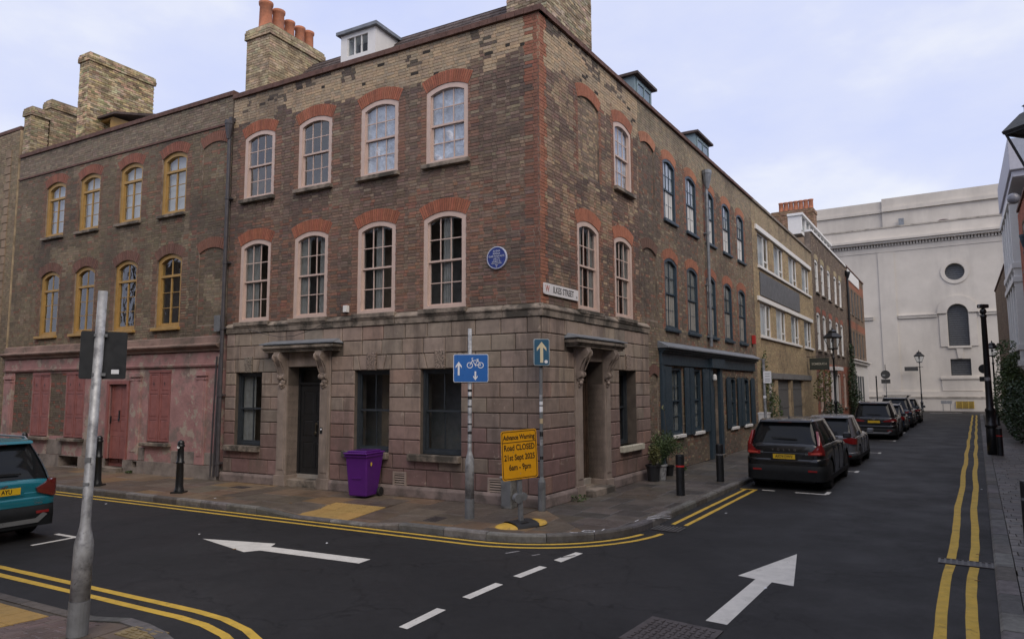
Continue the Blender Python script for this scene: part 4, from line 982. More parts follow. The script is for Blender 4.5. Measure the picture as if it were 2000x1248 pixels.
tacL = (2.95, 4.15)
class _Z: pass
# slabs: Princelet side (leave the tactile panel free)
stones(pave, lambda a, b: LP(b, a), .02, KT, -2.6, tacL[0], [.62, .75, .9], .82, cl + [(v2(C0), bn)], cys, zat, maxn=60)
stones(pave, lambda a, b: LP(b, a), .02, 1.28, tacL[0], tacL[1], [.6], .64, cl, cys, zat, maxn=15)
stones(pave, lambda a, b: LP(b, a), .02, KT, tacL[1], 21.5, [.62, .75, .9], .82, cl, cys, zat, maxn=90)
stones(pave, lambda a, b: RP(b, a), .02, KV, -2.8, 24, [.6, .5, .68], .72, cl + [(v2(C0), -bn)], cgs, zat, maxn=130)
# tactile panel: two rows of buff blister slabs
M_tact = mat('buff_tactile_slab', src='obj', rough=.8, var=.15, scale=5, bump=.003, bscale=40, dirt=.5, dscale=5, dth=.55, dcol=(.10, .07, .03))
def tactile(par, frame, a0, a1, b0, b1, na, nb, zf):
    for i in range(na):
        for j in range(nb):
            A, B, C_, D_ = a0 + (a1 - a0) * i / na, a0 + (a1 - a0) * (i + 1) / na, b0 + (b1 - b0) * j / nb, b0 + (b1 - b0) * (j + 1) / nb
            mb = MB(); c = [frame(A + .004, C_ + .004), frame(B - .004, C_ + .004), frame(B - .004, D_ - .004), frame(A + .004, D_ - .004)]
            if (c[1] - c[0]).cross(c[2] - c[1]).z < 0: c = c[::-1]
            mb.add([(p.x, p.y, zf(v2(p)) - .04) for p in c] + [(p.x, p.y, zf(v2(p)) + .003) for p in c], [(4, 5, 6, 7), (0, 1, 5, 4), (1, 2, 6, 5), (2, 3, 7, 6), (3, 0, 4, 7)])
            for u in range(6):
                for w in range(6):
                    P = frame(A + (B - A) * (u + .5) / 6, C_ + (D_ - C_) * (w + .5) / 6); z = zf(v2(P)) + .003; r = .016
                    mb.add([(P.x + r * math.cos(k * 1.047), P.y + r * math.sin(k * 1.047), z) for k in range(6)] + [(P.x + r * .6 * math.cos(k * 1.047), P.y + r * .6 * math.sin(k * 1.047), z + .005) for k in range(6)], [(k, (k + 1) % 6, (k + 1) % 6 + 6, k + 6) for k in range(6)] + [(6, 7, 8, 9, 10, 11)])
            mb.build('tactile_slab', M_tact, par, color=jit((.34, .215, .065), .08))
tactile(pave, lambda a, b: LP(b, a), 1.29, 2.47, tacL[0] + .0, tacL[1] + .15, 2, 3, zat)
# opposite pavement at the lower left
B1_, B2_ = 8.05, -12
I2 = isect(v2(LP(0, B1_)), e2L, v2(RP(0, KV)), e2R)
def offB(d, n=10):
    I = isect(v2(LP(0, B1_ - d)), e2L, v2(RP(0, KV + d)), e2R); return [v2(LP(26, B1_ - d))] + fillet(I, e2L, -e2R, 2.4 + d, n) + [v2(RP(-25, KV + d))]
kb = offB(0)
def zB(P):
    s = (P - v2(C0)).dot(e2L); t = (P - v2(C0)).dot(t2)
    if t < 9.6: return -.085 * min(1, max(0, (9.6 - t) / 1.2)) * min(1, max(0, 1 - (abs(s - 2.7) - 1.1) / .7))
    return 0
mb = MB(); ring = offB(-.12) + [v2(RP(-25, -.6)), v2(LP(-1, 11.5)), v2(LP(26, 11.5))]
mb.add([(p.x, p.y, -.088) for p in ring], [tuple(range(len(ring)))]); pb = mb.build('near_pavement', M_pbed, kind='structure')
if pb.data.polygons[0].normal.z < 0: pb.data.flip_normals()
kerbline(kb, .15, pb, zB, inside=-1, maxn=40)
clB = []; ob_ = offB(-.16); cenB = v2(LP(3, 12))
for a, b in zip(ob_, ob_[1:]):
    T = (b - a).normalized(); N = Vector((-T.y, T.x))
    if (cenB - a).dot(N) > 0: N = -N
    clB.append((a, N))
stones(pb, lambda a, b: LP(b, a), B1_, 11.3, -2.2, 1.05, [.55, .7], .8, clB, cys, zB, maxn=50)
stones(pb, lambda a, b: LP(b, a), B1_ + .16, 11.3, 1.05, 2.05, [.105], .21, clB, lambda: jit((.12, .085, .075), .15), zB, maxn=90, gap=.006, rv=.02, name='paving_brick')
stones(pb, lambda a, b: LP(b, a), 9.6, 11.3, 2.05, 3.4, [.6], .7, clB, cys, zB, maxn=20)
tactile(pb, lambda a, b: LP(b, a), B1_ + .22, B1_ + 1.42, 2.05, 3.25, 3, 3, zB)
stones(pb, lambda a, b: LP(b, a), B1_, 11.3, 3.4, 8, [.62, .8], .8, clB, cys, zB, maxn=40)
# pavement on the right of Wilkes Street
def KR(u): return 7.47 + .0167 * u
mb = MB(); mb.add([(p.x, p.y, -.088) for p in (RP(-25, KR(-25) + .1), RP(66, KR(66) + .1), RP(66, 12), RP(-25, 12))], [(0, 1, 2, 3)]); pr = mb.build('right_pavement', M_pbed, kind='structure')
if pr.data.polygons[0].normal.z < 0: pr.data.flip_normals()
kerbline([v2(RP(-6, KR(-6))), v2(RP(60, KR(60)))], .22, pr, lambda P: 0, inside=-1, maxn=40, ln=.8)
aK = v2(RP(0, KR(0) + .23)); TK = (v2(RP(60, KR(60))) - v2(RP(0, KR(0)))).normalized(); NK = Vector((-TK.y, TK.x))
if (v2(RP(10, 12)) - aK).dot(NK) > 0: NK = -NK
stones(pr, lambda a, b: RP(b, a), 7.5, 11.2, -4.5, 28, [.21, .25, .30], .42, [(aK, NK)], cgs, lambda P: 0, maxn=300, name='paving_slab')
# far pavement at the church foot
mb = MB(); mb.add([(p.x, p.y, z) for z in (-.13, .0) for p in (RP(66.8, -30), RP(66.8, 40), RP(70.5, 40), RP(70.5, -30))], [(4, 5, 6, 7), (0, 1, 5, 4)])
fp = mb.build('church_pavement', mat('far_paving', (.12, .11, .10), .9, var=.3, scale=.8, dirt=.6, dscale=1), kind='structure')
if fp.data.polygons[0].normal.z < 0: fp.data.flip_normals()
# ---------------------------------------------------------------- painted markings (4 mm sheets on the road)
def ribbon(name, pts, w, M, par=road, z=ROAD + .004, wob=.004, gaps=()):
    mb = MB(); vs = []; P = []
    for a, b in zip(pts, pts[1:]):
        k = max(1, int((b - a).length / .35)); P += [a.lerp(b, i / k) for i in range(k)]
    P.append(pts[-1])
    for i, p in enumerate(P):
        T = (P[min(i + 1, len(P) - 1)] - P[max(i - 1, 0)]).normalized(); N = Vector((-T.y, T.x)); e_ = random.uniform(-wob, wob); f_ = random.uniform(-wob, wob)
        vs += [(p.x + N.x * (w / 2 + e_), p.y + N.y * (w / 2 + e_), z), (p.x - N.x * (w / 2 + f_), p.y - N.y * (w / 2 + f_), z)]
    mb.add(vs, [(2 * i, 2 * i + 1, 2 * i + 3, 2 * i + 2) for i in range(len(P) - 1)]); o = mb.build(name, M, par)
    if o.data.polygons[0].normal.z < 0: o.data.flip_normals()
    return o
for d in (.13, .37):
    L_ = offs(d, 16); end = [p for p in L_ if (p - v2(C0)).dot(e2R) < -.55 or (p - v2(C0)).dot(e2L) > 0]
    ribbon('yellow_line', end, .085, M_yel)
    ribbon('yellow_line', [v2(RP(.35, KV + d + .10)), v2(RP(5.55, KV + d + .08))], .085, M_yel)
ribbon('yellow_line', [v2(RP(5.58, 2.44)), v2(RP(5.58, 2.86))], .09, M_yel, z=ROAD + .008)
for d in (.50, .73):
    L_ = offB(d - .0); ribbon('yellow_line', [p for p in L_], .10, M_yel)
for d in (.24, .52):
    ribbon('yellow_line', [v2(RP(u, KR(u) - d + .02 * math.sin(u * .9))) for u in range(-8, 0)] + [v2(RP(-.42, KR(0) - d))], .115, M_yel)
    ribbon('yellow_line', [v2(RP(-.02, KR(0) - d))] + [v2(RP(u, KR(u) - d + .02 * math.sin(u * .9))) for u in range(1, 63, 2)], .115, M_yel)
def poly_mark(name, pts, M=M_wpaint, z=ROAD + .004):
    mb = MB(); mb.add([(x, y, z) for x, y in pts], [tuple(range(len(pts)))]); o = mb.build(name, M, road)
    if o.data.polygons[0].normal.z < 0: o.data.flip_normals()
    return o
poly_mark('direction_arrow', [(-5.28, 12.06), (-3.90, 11.66), (-3.90, 11.43), (-2.12, 10.58), (-2.24, 10.34), (-3.98, 11.18), (-4.20, 11.08)])
poly_mark('direction_arrow', [(4.31, 10.79), (3.57, 9.09), (3.36, 9.27), (2.28, 7.66), (2.09, 7.80), (3.20, 9.42), (3.03, 9.60)])
for q in ([(-1.22, 7.64), (-1.12, 7.57), (-.77, 8.20), (-.88, 8.27)], [(-.62, 8.69), (-.52, 8.61), (-.13, 9.22), (-.23, 9.30)], [(0, 9.62), (.10, 9.54), (.48, 10.07), (.38, 10.15)], [(.60, 10.49), (.70, 10.36), (1.07, 10.89), (.97, 10.97)]): poly_mark('give_way_dash', q)
for q in ([(-.1, 10.9), (.12, 11.05), (.08, 11.08), (-.13, 10.94)], [(.3, 10.75), (.42, 10.84), (.4, 10.87), (.27, 10.78)], [(.72, 10.62), (.95, 10.75), (.93, 10.78), (.70, 10.65)]): poly_mark('worn_paint', q, mat('worn_white_paint', (.22, .21, .21), .8, var=.4, scale=20))
def rr(u0, u1, v0, v1, name='bay_line', n=1): return poly_mark(name, [tuple(v2(RP(u0, v0))), tuple(v2(RP(u1, v0))), tuple(v2(RP(u1, v1))), tuple(v2(RP(u0, v1)))])
rr(5.62, 5.72, 2.95, 3.25); rr(5.60, 5.70, 3.72, 4.42); rr(5.70, 6.15, 4.36, 4.46)
for u in (10.9, 17.85, 24.95, 31.8, 38.8, 45.7): rr(u - .22, u + .25, 4.42, 4.52); rr(u - .04, u + .05, 3.85, 4.42)
def ss(s0, s1, t0, t1): return poly_mark('bay_line', [tuple(v2(LP(s0, t0))), tuple(v2(LP(s1, t0))), tuple(v2(LP(s1, t1))), tuple(v2(LP(s0, t1)))])
ss(6.16, 6.25, 5.60, 6.35); ss(6.25, 6.80, 5.60, 5.69)
rr(66.0, 66.25, 4.6, 7.2, 'junction_line')
# covers and gratings
def cover(name, P4, M, z, ribs, par, label=None, nub=False):
    mb = MB(); c = [Vector(p) for p in P4]
    if (c[1] - c[0]).cross(c[2] - c[1]) < 0: c = c[::-1]
    q = [c[0].lerp(c[2], .06), c[1].lerp(c[3], .06), c[2].lerp(c[0], .06), c[3].lerp(c[1], .06)]
    mb.add([(p.x, p.y, z - .02) for p in c] + [(p.x, p.y, z) for p in c] + [(p.x, p.y, z - .003) for p in q] , [(0, 1, 5, 4), (1, 2, 6, 5), (2, 3, 7, 6), (3, 0, 4, 7), (4, 5, 9, 8), (5, 6, 10, 9), (6, 7, 11, 10), (7, 4, 8, 11), (8, 9, 10, 11)])
    o = mb.build(name, M, par); r = MB()
    for i in range(ribs[0]):
        for j in range(ribs[1]):
            u, w = (i + .5) / ribs[0], (j + .5) / ribs[1]; du, dw = (.32 if nub else .36) / ribs[0], (.25 if nub else .36) / ribs[1]
            if nub and (i + j) % 2: du, dw = .16 / ribs[0], .42 / ribs[1]
            def B(a, b): return q[0].lerp(q[1], a).lerp(q[3].lerp(q[2], a), b)
            k = [B(u - du, w - dw), B(u + du, w - dw), B(u + du, w + dw), B(u - du, w + dw)]
            r.add([(p.x, p.y, z - .003) for p in k] + [(p.x, p.y, z + .005) for p in k], [(4, 5, 6, 7), (0, 1, 5, 4), (1, 2, 6, 5), (2, 3, 7, 6), (3, 0, 4, 7)])
    r.build('tread_pattern', M, o, kind='stuff'); 
    return o
M_ci = mat('worn_cast_iron', (.095, .082, .08), .55, metal=.4, var=.3, bump=.003, bscale=50, dirt=.4, dscale=6)
def tup(*P): return [tuple(v2(p)) for p in P]
cover('manhole_cover', [(1.54, 7.93), (2.18, 7.45), (1.72, 6.80), (1.06, 7.27)], M_ci, ROAD + .012, (9, 9), road, nub=True)
M_grb = mat('grating_iron', (.12, .115, .11), .6, metal=.2, var=.3)
def grating(c, par, n=9, nm='drain_grating'):
    c = [Vector(p) for p in c]; z = ROAD + .006
    o = MB().add([(p.x, p.y, z) for p in c], [(0, 1, 2, 3)]).build(nm, M_blk, par)
    if o.data.polygons[0].normal.z < 0: o.data.flip_normals()
    for i in range(n + 1):
        a = c[0].lerp(c[1], i / n); b = c[3].lerp(c[2], i / n); T = (b - a).normalized(); N = Vector((-T.y, T.x)) * .014
        MB().add([(p.x, p.y, z + h) for h in (0, .008) for p in (a - N, a + N, b + N, b - N)], [(4, 5, 6, 7), (7, 6, 5, 4), (0, 1, 5, 4), (2, 3, 7, 6), (1, 2, 6, 5), (3, 0, 4, 7)][:1] + [(0, 1, 5, 4), (2, 3, 7, 6), (1, 2, 6, 5), (3, 0, 4, 7)]).build('grating_bar', M_grb, o)
    for (a, b) in ((c[0], c[1]), (c[3], c[2])):
        T = (b - a).normalized(); N = Vector((-T.y, T.x)) * .008; MB().add([(p.x, p.y, z + h) for h in (0, .009) for p in (a - N, b - N, b + N, a + N)], [(4, 5, 6, 7), (0, 1, 5, 4), (2, 3, 7, 6)]).build('grating_frame', M_ci, o)
grating(tup(RP(-.38, KR(0) - .66), RP(-.38, KR(0) - .02), RP(-.06, KR(0) - .02), RP(-.06, KR(0) - .66)), road)
grating(tup(RP(-.32, 2.42), RP(-.32, 2.90), RP(.12, 2.90), RP(.12, 2.42)), road, 7)
cover('service_cover', [(-1.65, 12.98), (-1.41, 12.83), (-1.22, 13.22), (-1.47, 13.39)], M_ci, .006, (5, 7), pave, nub=True)
cover('service_cover', [(-3.95, 7.11), (-3.86, 7.36), (-3.42, 7.14), (-3.52, 6.88)], mat('brass_toned_cover', (.26, .20, .10), .5, metal=.3, var=.3, dirt=.6, dscale=9), .008, (4, 3), pb, nub=True)
cover('service_cover', tup(LP(8.2, .55), LP(8.2, .85), LP(7.7, .85), LP(7.7, .55)), M_ci, .006, (4, 5), pave, nub=True)
# chalk-like utility paint marks on the corner
for pts in ([(.95, 11.86), (1.0, 11.80), (1.08, 11.80)], [(1.2, 11.84), (1.35, 11.84), (1.38, 11.95), (1.22, 11.98), (1.16, 11.9), (1.2, 11.84)], [(1.5, 11.95), (1.56, 12.1)], [(2.45, 12.95), (2.75, 13.1), (2.9, 13.0)], [(2.5, 13.15), (2.7, 13.3), (2.95, 13.25)], [(2.3, 12.9), (2.2, 12.75)]):
    ribbon('spray_mark', [Vector(p) for p in pts], .022, M_signw, pave, z=.012)
# ================================================================ WILKES STREET HOUSES
th = thing('teal_window_house', 'stock brick house with dark teal sash windows and a teal shuttered shopfront', 'house', RP(5.9, 0), ROTR)
ro = facade(C0, ROTR)
T2 = [Op(a, a + 1.08, 7.48, 9.42, .15, .29) for a in (7.35, 9.42, 11.48, 13.56, 15.60)]; T1 = [Op(a, a + 1.10, 4.16, 6.32, .15, .29) for a in (7.28, 9.30, 11.36, 13.44, 15.46)]
BB = [Op(5.62, 6.66, 7.45, 9.45, .14, .29, True, .05), Op(5.58, 6.64, 4.3, 6.35, .14, .29, True, .05)]
BG = Op(5.98, 6.55, .5, 2.80, .10, .26, True, .05)
TG = [Op(7.62, 8.55, 1.0, 3.0), Op(9.52, 10.42, 1.0, 3.0), Op(13.80, 14.66, .94, 2.78, .12, .0), Op(15.72, 16.66, .94, 2.78, .12, .0)]
TD = Op(11.44, 12.28, .0, 2.95)
opsT = T2 + T1 + BB
slab(ro, 'wall', 5.45, 18.1, 3.9, 9.5, opsT, M_mortar); slab(ro, 'parapet_wall', 5.45, 18.1, 9.502, 10.52, [], M_mortarB)
slab(ro, 'ground_floor_wall', 5.87, 18.1, 0, 3.9, TG + [BG, TD], M_mortar)
def col_teal(x, z):
    r = random.random(); n = noise2(x * .5, z * .5, 21); n2 = noise2(x * 1.5, z * 1.5, 22)
    for o in T1 + T2:
        for e in (o.x0, o.x1):
            if abs(x - e) < (.22 if int(z / .151) % 2 else .13) and o.z0 < z < o.z1: return jit(mixc((.27, .11, .065), BRN, .3), .18)
    if z > 9.5 + .3 * n2: return jit(mixc((.31, .25, .165), (.24, .20, .15), r), .15)
    c = mixc((.21, .165, .115), (.13, .10, .078), min(1, max(0, .5 + n * 1.2 + (.3 if x < 7 else 0))))
    if r > .88: c = mixc(c, (.32, .26, .17), .6)
    elif r < .12: c = mixc(c, (.26, .11, .07), .6)
    return jit(c, .2)
bricks(ro, 5.46, 18.1, 3.9, 10.52, opsT, col_teal, 60, (6.5, 4.5)); bricks(ro, 5.88, 18.1, .0, 3.9, TG + [BG, TD], col_teal, 200, (6.6, .4))
for b_ in BB + [BG]: bricks(ro, b_.x0, b_.x1, b_.z0, b_.z1, [], col_teal, y=.044)
for o in T2 + T1: arch(ro, o, (.36, .155, .085) if o in T2 else (.30, .12, .07), 18, single=False)
for o in BB: arch(ro, o, (.36, .16, .09) if o.z0 > 7 else (.14, .075, .055), 18, single=False)
arch(ro, BG, (.15, .08, .06), 10, single=False)
for i, o in enumerate(T2): sash_window(ro, o.xc, o.z0, round(o.w, 2), 1.94, .15, M_teal, fw=.075, y0=.008, cols=3, rows=(2, 2), back='pale', sill=(o.x0 - .05, o.x1 + .05, o.z0 - .09, o.z0, .08), sillM=M_teal, glass=M_glassU, cd=.06)
for i, o in enumerate(T1): sash_window(ro, o.xc, o.z0, round(o.w, 2), 2.16, .15, M_teal, fw=.085, y0=.01, cols=2, rows=(2, 2), cd=.06, back='net', sill=(o.x0 - .05, o.x1 + .05, o.z0 - .09, o.z0, .08), sillM=M_teal)
for i, o in enumerate(TG):
    w_ = sash_window(ro, o.xc, o.z0, round(o.w, 2), round(o.z1 - o.z0, 2), o.rise, M_teal, fw=.07, y0=.02, cols=2, rows=(2, 2), back='net', sill=(o.x0 - .08, o.x1 + .08, o.z0 - .10, o.z0, .08), sillM=M_white)
def leaf(par, x0, x1, z0, z1, ang=0, arched=0):
    mb = MB(); w = x1 - x0
    if arched: mb.prism([(0, 0), (w, 0), (w, z1 - z0 - (arched if arched < 0 else 0)), (w * .5, z1 - z0 + .06), (0, z1 - z0)], -.028, 0)
    else: mb.box(0, w, -.028, 0, 0, z1 - z0)
    for a, b in ((.05, .45), (.50, .95)):
        H = z1 - z0; mb.box(.05, w - .05, -.034, -.026, H * a, H * b)
    return mb.build('shutter', M_teal, par, (x0, -.045, z0), ang)
for a, b in ((6.86, 7.50), (8.64, 9.05), (9.10, 9.48), (10.46, 11.05)): leaf(ro, a, b, .95, 3.02, random.uniform(-.05, .05))
for a, b in ((13.22, 13.76), (14.70, 15.17), (15.22, 15.70), (16.70, 17.25)): leaf(ro, a, b, .92, 2.74, random.uniform(-.04, .04), .001)
mb = MB(); mb.box(6.66, 17.42, -.08, -.0, 3.06, 3.40); mb.box(6.64, 17.44, -.14, -.0, 3.40, 3.46); mb.box(6.60, 17.48, -.22, -.0, 3.46, 3.53); mb.box(6.66, 6.84, -.09, -.0, .0, 3.05); bevel(mb.build('fascia', M_teal, ro), .01)
mb = MB(); mb.add([(6.55, -.32, 3.54), (17.52, -.32, 3.54), (17.52, 0, 3.54), (6.55, 0, 3.54), (6.55, -.32, 3.58), (17.52, -.32, 3.58), (17.52, .0, 3.74), (6.55, .0, 3.74)], [(0, 3, 2, 1), (0, 1, 5, 4), (4, 5, 6, 7), (1, 2, 6, 5), (3, 0, 4, 7)]); mb.build('lead_cover', M_lead, ro)
pl = MB(); pl.box(11.14, 11.44, -.11, .02, 0, 3.05); pl.box(12.28, 12.55, -.11, .02, 0, 3.05); pl.box(11.10, 12.6, -.20, .0, 3.06, 3.38); bevel(pl.build('door_surround', M_teal, ro), .01)
panel_door(ro, 11.46, 12.26, .10, .10, 2.42, M_teal, rows=((.04, .34), (.40, .60), (.66, .95))); MB().box(11.46, 12.26, .12, .126, 2.46, 2.93).build('fanlight', M_glass, ro)
MB().box(11.40, 12.32, -.25, .10, -.02, .10).build('doorstep', M_stone, ro)
MB().lathe([(.05, -.16), (.07, -.12), (.06, .02), (.02, .05)], (11.30, -.20, 2.80), 10).build('porch_lantern', M_white, ro)
drainpipe(ro, 11.30, 3.80, 9.35, y=-.12, r=.055, M=M_lead, hs=1.25)
coping(ro, 5.45, 18.1)
MB().box(17.30, 17.52, -.14, -.02, 4.20, 4.56).build('alarm_box', mat('red_plastic', (.42, .03, .025), .4), ro)
shell(ro, 5.5, 18.08, 10.3, 5.0); MB().box(5.5, 18.05, .33, 5.2, 10.30, 10.4).build('flat_roof', M_lead, ro)
def dormer(par, x0, x1, y0, z0, z1, M, over=.25):
    mb = MB(); mb.box(x0, x1, y0 + .04, y0 + 1.6, z0, z1); o = mb.build('dormer', M, par)
    r = MB(); r.add([(x0 - over, y0 - over, z1), (x1 + over, y0 - over, z1), (x1 + over, y0 + 1.8, z1), (x0 - over, y0 + 1.8, z1), (x0 - over, y0 - over, z1 + .08), (x1 + over, y0 - over, z1 + .08), (x1 - .35, y0 + .4, z1 + .28), (x0 + .35, y0 + .4, z1 + .28), (x1 - .35, y0 + 1.8, z1 + .28), (x0 + .35, y0 + 1.8, z1 + .28), (x1 + over, y0 + 1.8, z1 + .08), (x0 - over, y0 + 1.8, z1 + .08)], [(0, 3, 2, 1), (0, 1, 5, 4), (4, 5, 6, 7), (7, 6, 8, 9), (5, 10, 8, 6), (4, 7, 9, 11), (1, 2, 10, 5), (3, 0, 4, 11)]); r.build('dormer_roof', M_rooftile, o)
    f = MB(); f.box(x0 + .12, x0 + .2, y0, y0 + .05, z0 + .1, z1 - .1); f.box(x1 - .2, x1 - .12, y0, y0 + .05, z0 + .1, z1 - .1); f.box((x0 + x1) / 2 - .03, (x0 + x1) / 2 + .03, y0, y0 + .05, z0 + .1, z1 - .1); f.box(x0 + .2, x1 - .2, y0, y0 + .05, z1 - .18, z1 - .1); f.build('dormer_window', M, o); MB().box(x0 + .2, x1 - .2, y0 + .02, y0 + .026, z0 + .1, z1 - .18).build('pane', M_glass, o)
M_pteal = mat('pale_teal_board', (.20, .27, .30), .6, var=.1)
dormer(ro, 6.9, 8.3, .62, 10.4, 11.95, M_pteal, .12); dormer(ro, 12.7, 14.4, .62, 10.4, 11.95, M_pteal, .12)
tiled_roof(ro, 5.6, 18.0, .8, 10.35, 2.4, 11.2, 7)
merge(ro, th)
# ---------------- yellow brick workshop
yh = thing('yellow_brick_workshop', 'yellow stock brick workshop with white metal windows and a long grey panel', 'building', RP(18.15, 0), ROTR)
ro = facade(C0, ROTR)
YX = [(19.0, 21.2), (22.2, 24.45), (25.65, 27.95), (29.25, 31.6)]
Y2 = [Op(a, b, 7.78, 9.34) for a, b in YX]; Y1 = [Op(a, b, 4.66, 6.18) for a, b in YX]; YG = [Op(22.0, 24.95, .02, 2.78, blind=True, depth=.25), Op(25.4, 28.4, .02, 2.78, blind=True, depth=.25), Op(20.1, 21.4, .02, 2.75, blind=True, depth=.22)]
slab(ro, 'wall', 18.12, 32.6, 0, 10.52, Y2 + Y1 + YG, M_mortarB)
def col_yel(x, z):
    r = random.random(); c = mixc((.42, .325, .19), (.29, .22, .14), r * .8 + .3 * noise2(x * .5, z * .5, 31)); 
    if z > 9.6: c = mixc(c, (.30, .25, .18), .5)
    return jit(c, .15)
bricks(ro, 18.12, 32.6, 0, 10.52, Y2 + Y1 + YG, col_yel)
for o in Y2 + Y1:
    fr = MB(); y = .07; w = o.w; xm = o.x0 + w * .62
    fr.box(o.x0, o.x0 + .07, y, y + .06, o.z0, o.z1); fr.box(o.x1 - .07, o.x1, y, y + .06, o.z0, o.z1); fr.box(o.x0 + .07, o.x1 - .07, y, y + .06, o.z1 - .07, o.z1); fr.box(o.x0 + .07, o.x1 - .07, y, y + .06, o.z0, o.z0 + .07); fr.box(xm - .04, xm + .04, y - .01, y + .05, o.z0 + .07, o.z1 - .07)
    fr.box(xm + .04, o.x1 - .07, y - .005, y + .05, o.z0 + .36, o.z0 + .42); wf = fr.build('window', M_white, ro); g1 = MB().box(o.x0 + .07, xm - .04, y + .02, y + .026, o.z0 + .07, o.z1 - .07).build('pane', M_glass, wf); MB().box(xm + .04, o.x1 - .07, y + .02, y + .026, o.z0 + .07, o.z1 - .07).build('pane', M_glass, wf)
    cu = MB(); cu.box(o.x0 + .05, o.x1 - .05, .22, .23, o.z0 + .02, o.z1 - .02); cu.build('blind', mat('white_roller_blind', (.62, .62, .62), .8, var=.06, scale=3), wf)
mb = MB(); mb.box(18.6, 31.95, -.08, .05, 9.342, 9.56); mb.box(18.9, 31.75, -.09, .05, 7.66, 7.778); bevel(mb.build('lintel_band', M_white, ro), .01)
mb = MB(); mb.box(18.6, 31.8, -.08, .05, 6.182, 6.38); mb.box(18.9, 28.05, -.09, .05, 4.55, 4.658); mb.box(29.1, 31.8, -.09, .05, 4.55, 4.658); bevel(mb.build('lintel_band', M_white, ro), .01)
M_gpan = mat('grey_cladding_panel', (.105, .11, .12), .5, var=.15, scale=2)
bevel(MB().box(19.1, 28.05, -.05, .0, 6.46, 7.50).build('cladding_panel', M_gpan, ro), .01)
MB().box(19.9, 30.6, -.06, .0, 2.79, 3.06).build('lintel', mat('grey_concrete', (.17, .165, .16), .9, var=.2, dirt=.4), ro)
M_gate = mat('grey_gate_paint', (.13, .13, .13), .6, var=.15)
for o in YG[:2]:
    gt = MB().box(o.x0 + .02, o.x1 - .02, .16, .20, .03, o.z1 - .02).build('gate', M_gate, ro); n = 13
    for i in range(n): a = o.x0 + .06 + (o.w - .12) * i / n; MB().box(a, a + (o.w - .12) / n - .05, .12, .16, .08, o.z1 - .08).build('slat', M_gate, gt)
    for z in (.5, 1.4, 2.3): MB().box(o.x0 + .04, o.x1 - .04, .105, .12, z, z + .06).build('gate_rail', M_gate, gt)
dg = panel_door(ro, 20.12, 21.38, .15, .05, 2.1, M_gate); MB().box(20.12, 21.38, .15, .16, 2.14, 2.72).build('fanlight', M_white, ro)
coping(ro, 18.12, 32.6, M=mat('concrete_coping', (.22, .19, .16), .9, var=.25, dirt=.4)); shell(ro, 18.15, 32.5, 10.3, 5); MB().box(18.2, 32.4, .33, 5.2, 10.3, 10.4).build('flat_roof', M_lead, ro)
merge(ro, yh)
# ---------------- brown house with attic
bh2 = thing('brown_brick_terrace_house', 'tall brown brick terrace house with pale narrow sash windows and a white glazed attic', 'house', RP(32.7, 0), ROTR)
ro = facade(C0, ROTR)
bx = (33.75, 36.0, 38.65, 41.6, 44.0); B2_ = [Op(a, a + 1.25, 8.3, 10.4, .12, .35) for a in bx]; B1w = [Op(a - .15, a + 1.1, 4.68, 7.05, .12, .35) for a in bx]
BG2 = [Op(33.6, 34.9, .9, 3.4, .15, .3), Op(35.7, 37.0, .9, 3.4, .15, .3), Op(41.2, 42.5, .9, 3.4, .15, .3), Op(43.9, 45.2, .9, 3.4, .15, .3), Op(38.3, 39.7, .05, 3.3)]
slab(ro, 'wall', 32.62, 48.0, 0, 11.9, B2_ + B1w + BG2, M_mortar)
def col_b2(x, z):
    r = random.random()
    for o in BG2:
        if z < 3.9 and r < .75: return jit((.30, .095, .055), .15)
    return jit(mixc((.17, .125, .09), (.12, .09, .07), r), .2) if r < .85 else jit((.26, .2, .14), .2)
bricks(ro, 32.64, 48.0, 0, 11.9, B2_ + B1w + BG2, col_b2, pitch=.0755)
for o in B2_: arch(ro, o, (.34, .28, .17), 14, single=False)
for o in B1w + BG2[:4]: arch(ro, o, (.30, .11, .07), 14, single=False)
for o in B2_ + B1w + BG2[:4]: sash_window(ro, o.xc, o.z0, round(o.w, 2), round(o.z1 - o.z0, 2), o.rise, M_pinkwood if o in BG2 else M_white, fw=.16, y0=.03, cols=2, rows=(2, 2), back=None if o in BG2 else 'net', sill=(o.x0 - .05, o.x1 + .05, o.z0 - .1, o.z0, .1))
o = BG2[4]; panel_door(ro, o.x0 + .02, o.x1 - .02, .12, .07, 2.6, M_black); MB().box(o.x0, o.x1, .13, .14, 2.62, 3.3).build('fanlight', M_glass, ro)
mb = MB(); mb.box(37.9, 38.28, -.15, .05, 0, 3.5); mb.box(39.72, 40.1, -.15, .05, 0, 3.5); mb.box(37.7, 40.3, -.5, .05, 3.5, 3.75); bevel(mb.build('door_surround', M_white, ro), .01)
mb = MB(); mb.box(32.62, 47.9, -.08, .3, 11.9, 12.04); mb.build('coping', M_white, ro)
at = MB(); at.box(32.9, 44.5, .55, 1.3, 11.9, 12.1); 
for i in range(9): a = 32.9 + i * 1.4; at.box(a, a + .2, .5, .7, 12.1, 13.05)
at.box(32.8, 44.6, .4, 1.32, 13.05, 13.2); at.box(32.9, 33.0, .7, 1.3, 12.1, 13.05); ato = at.build('attic', M_white, ro)
for i in range(8): a = 33.1 + i * 1.4; MB().box(a, a + 1.2, .58, .59, 12.1, 13.05).build('pane', M_glassU, ato)
MB().box(33.0, 44.4, 1.2, 1.29, 12.1, 13.05).build('attic_partition', M_plaster, ato)
stack(ro, 43.0, 44.3, 1.35, 4.4, 11.4, 15.9, (.27, .17, .11), [(43.6, 1.6 + i * .36, 1.1) for i in range(7)], rough=.05)
